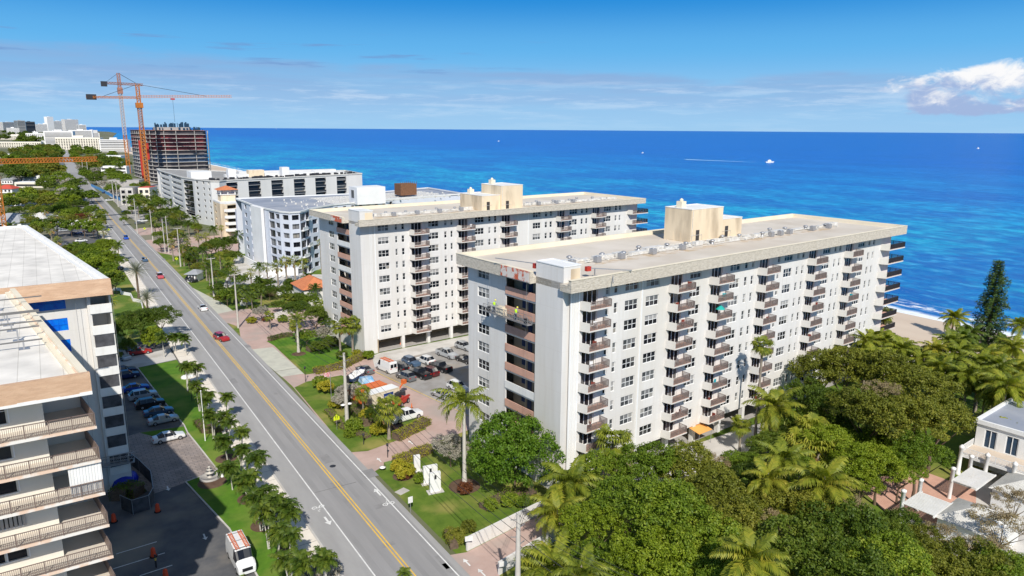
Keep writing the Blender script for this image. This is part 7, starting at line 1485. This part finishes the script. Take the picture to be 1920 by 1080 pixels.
# ------------------------------------------------------------------ people on the swing stage
mat('skin', (.42,.25,.17), rough=.6); mat('vest', (.45,.75,.03), rough=.7); mat('work_trousers', (.04,.05,.08), rough=.9); mat('helmet', (.75,.65,.1), rough=.4); mat('shirt', (.25,.28,.33), rough=.9)
def worker(x, y, z, rz, label, bend=.25):
    t = thing('person', label, 'person', (x, y, z), rz)
    V = [(0,0,.95),(0,.02+bend*.15,1.15),(0,.05+bend*.4,1.38),(0,.08+bend*.5,1.50),(0,.12+bend*.6,1.62),(.19,.05+bend*.4,1.40),(.27,.18+bend*.4,1.16),(.22,.42+bend*.3,1.10),(-.19,.05+bend*.4,1.40),(-.30,.12+bend*.3,1.15),(-.24,.38+bend*.3,1.05),(.10,0,.88),(.13,.06,.48),(.13,-.02,.07),(.13,.12,.03),(-.10,0,.88),(-.14,-.02,.48),(-.15,-.1,.07),(-.15,.04,.03),(0,.13+bend*.65,1.72)]
    Rr = [.14,.13,.15,.055,.09,.06,.045,.035,.06,.045,.035,.085,.06,.045,.04,.085,.06,.045,.04,.08]
    E_ = [(0,1),(1,2),(2,3),(3,4),(2,5),(5,6),(6,7),(2,8),(8,9),(9,10),(0,11),(11,12),(12,13),(13,14),(0,15),(15,16),(16,17),(17,18),(4,19)]
    me = bpy.data.meshes.new('body'); me.from_pydata(V, E_, []); me.materials.append(MATS['shirt']); o = link('body', me, t); sk = o.modifiers.new('skin', 'SKIN'); me.skin_vertices.new() if not me.skin_vertices else None
    for i, r_ in enumerate(Rr): me.skin_vertices[0].data[i].radius = (r_, r_)
    me.skin_vertices[0].data[0].use_root = True; o.modifiers.new('sub', 'SUBSURF').levels = 1
    b = MB(); b.lathe([(.17,0),(.185,.2),(.2,.42),(.12,.5)], 10, (0, .03+bend*.22, 1.0)); b.build('vest', 'vest', t)
    b = MB(); b.lathe([(.14,0),(.13,.06),(.1,.12),(.02,.15)], 10, (0, .13+bend*.65, 1.70)); b.build('helmet', 'helmet', t)
    b = MB(); b.sphere((0, .13+bend*.62, 1.64), .105, 10, 8, 0, 1.15); b.build('face', 'skin', t)
    for s in (-1, 1): b = MB(); b.tube([(s*.1,0,.9),(s*.135,.03,.48),(s*.14,-.05,.1)], [.11,.085,.065], 8); b.build('trousers', 'work_trousers', t)
p = UV(.2, 11.4); worker(p[0], p[1], 22.66, BT-pi/2, 'worker in a yellow vest with dark trousers near the middle of the hanging stage', .3)
p = UV(.2, 16.4); worker(p[0], p[1], 22.66, BT-pi/2+.4, 'worker in a yellow vest bending at the left end of the hanging stage', .5)
p = UV(.2, 14.6); b = MB(); b.box(p[0]-.35, p[1]-.8, 22.7, p[0]+.35, p[1]+.8, 23.7, rz=BT); b.box(p[0]-.3, p[1]-.5, 23.7, p[0]+.3, p[1]+.45, 23.95, rz=BT+.1); tag(b.build('material_bag', 'container_cream'), 'big pale material sack on the hanging stage between the workers', 'sack')
# ------------------------------------------------------------------ balcony furniture
mat('chair_red', (.22,.05,.035), rough=.6); mat('umbrella_teal', (.02,.38,.33), rough=.6); mat('chair_teal', (.02,.36,.42), rough=.5)
CHM = {}
def chair(u, v, z, rz, m, label):
    x, y = UV(u, v); t = thing('patio_chair', label, 'chair', (x, y, z), rz)
    if not CHM:
        for k, f in dict(seat=lambda b: b.box(-.28,-.28,.38,.28,.28,.46), backrest=lambda b: b.box(-.28,.22,.46,.28,.3,1.0), legs=lambda b: (b.box(-.27,-.27,0,-.22,-.22,.38), b.box(.22,-.27,0,.27,-.22,.38), b.box(-.27,.22,0,-.22,.27,.38), b.box(.22,.22,0,.27,.27,.38))).items(): b = MB(); f(b); CHM[k] = b.mesh(k, ['chair_red'])
    for k, me in CHM.items(): setmat(link(k, me, t), m)
rc = random.Random(12); FLN = ['top','second-highest','third-highest','fourth-highest','fifth-highest','sixth-highest','seventh-highest','eighth-highest','lowest']
for nm, D, lim in (('near', A, 6), ('second', Bd, 3)):
    for bi, u in enumerate(D['balc'][:lim]):
        for k in range(9):
            if rc.random() < .55: continue
            zf = 25.6-FH*k; m_ = rc.choice(['chair_red']*4+['white_plastic']*2+['chair_teal'])
            chair(u+rc.uniform(1.2, 3.8), D['vS']-.85, zf+.01, rc.uniform(0, 6.28), m_, {'chair_red':'dark red','white_plastic':'white','chair_teal':'teal'}[m_]+' patio chair, %s balcony of the %s column, %s condominium' % (FLN[k], ORD[bi], nm))
for bi, k in ((2, 2),):
    u = A['balc'][bi]; x, y = UV(u+2.2, A['vS']-.8); zf = 25.6-FH*k; t = thing('patio_umbrella', 'teal parasol on the %s balcony of the %s column of the near condominium' % (FLN[k], ORD[bi]), 'parasol', (x, y, zf)); b = MB(); b.tube([(0,0,0),(0,0,1.9)], .03, 6); b.build('pole', 'steel', t); b = MB(); b.lathe([(.75,1.35),(.3,1.8),(.02,1.98)], 8); b.build('canopy', 'umbrella_teal', t)
# ------------------------------------------------------------------ boats on the sea
mat('wake', (.75,.82,.85), (.2,.5,.7), .15, .9, stretch=(1,.3,1))
def seaboat(px, py, L_, label, rz=0.0):
    x, y = G(px, py, -.9); t = thing('boat', label, 'boat', (x, y, -.9), rz); b = MB(); b.add([(-L_/2,-L_*.15,0),(-L_/2,L_*.15,0),(L_*.2,L_*.16,0),(L_/2,0,.1),(L_*.2,-L_*.16,0),(-L_/2,-L_*.16,L_*.12),(-L_/2,L_*.16,L_*.12),(L_*.2,L_*.18,L_*.14),(L_*.56,0,L_*.18),(L_*.2,-L_*.18,L_*.14)], [(0,1,6,5),(1,2,7,6),(2,3,8,7),(3,4,9,8),(4,0,5,9),(5,6,7,8,9)]); b.build('hull', 'white_paint', t); b = MB(); b.box(-L_*.25,-L_*.1,L_*.12,L_*.15,L_*.1,L_*.3); b.box(-L_*.15,-L_*.08,L_*.3,L_*.05,L_*.08,L_*.36); b.build('cabin', 'white_paint', t); return t
seaboat(1443, 305, 13, 'white motor boat far out on the right of the sea', -.6); b = MB(); p, q = G(1425, 304.5, -.9), G(1285, 299, -.9); b.add([(p[0],p[1],-.8),(q[0]+6,q[1]+10,-.8),(q[0]-6,q[1]-10,-.8)], [(0,1,2)]); b.build('wake', 'wake', None, kind='stuff', label='long pale wake trailing behind the white motor boat', cat='wake')
seaboat(518, 242, 40, 'tiny boat on the horizon right of the cranes'); seaboat(1205, 287, 6, 'small white speck of a boat in the middle of the sea'); seaboat(1834, 279, 12, 'small boat near the horizon under the cumulus cloud'); seaboat(935, 265, 9, 'faint boat in the middle distance of the sea')
# trees past the nearest-looking three hundred become one mass
import numpy as np
TR = [(t, t.location) for t, g, d in PLANTS if t.name.split('.')[0] == 'tree']
CH_ = {}
for o in col.objects:
    if o.parent: CH_.setdefault(o.parent.name, []).append(o)
def app(t): c = [o for o in CH_[t.name] if o.name.startswith('crown')][0]; return c.scale[0]/hypot(t.location.x, t.location.y)
TR = sorted([t for t, _ in TR], key=app, reverse=True)[285:]
bpy.context.view_layer.update()
V_, F_, M_, slots = [], [], [], []; off = 0
for t in TR:
    for o in CH_[t.name]:
        me = o.data; n = len(me.vertices); a = np.empty(n*3); me.vertices.foreach_get('co', a); a = a.reshape(-1, 3); mw = np.array(o.matrix_world); a = a@mw[:3, :3].T+mw[:3, 3]
        ls = np.empty(len(me.loops), int); me.loops.foreach_get('vertex_index', ls); lt = np.empty(len(me.polygons), int); me.polygons.foreach_get('loop_total', lt)
        m_ = o.material_slots[0].material
        if m_ not in slots: slots.append(m_)
        V_.append(a); F_.append((ls+off, lt)); M_.append(np.full(len(lt), slots.index(m_))); off += n
if V_:
    me = bpy.data.meshes.new('distant_trees'); va = np.concatenate(V_); la = np.concatenate([f[0] for f in F_]); ta = np.concatenate([f[1] for f in F_])
    me.vertices.add(len(va)); me.vertices.foreach_set('co', va.ravel()); me.loops.add(len(la)); me.loops.foreach_set('vertex_index', la)
    me.polygons.add(len(ta)); me.polygons.foreach_set('loop_start', np.concatenate([[0], np.cumsum(ta)[:-1]])); me.polygons.foreach_set('loop_total', ta)
    for m_ in slots: me.materials.append(m_)
    me.polygons.foreach_set('material_index', np.concatenate(M_)); me.update(calc_edges=True); me.validate()
    link('distant_trees', me, kind='stuff', label='dense mass of smaller trees in the far neighbourhoods', cat='trees')
    dead = [o for t in TR for o in CH_[t.name]]+TR
    PLANTS = [p for p in PLANTS if p[0] not in TR]
    for o in dead: bpy.data.objects.remove(o)
# ------------------------------------------------------------------ labels of the plants
_g = {}
for t, g, d in PLANTS: _g.setdefault((g, d), []).append(t)
for (g, d), l in _g.items():
    l.sort(key=lambda t: t.location.y)
    for i, t in enumerate(l):
        t['label'] = d if len(l) == 1 else (d+', '+ordinal(i)+' from the camera' if len(d.split()) <= 12 else d)
        if g != 'x': t['group'] = g
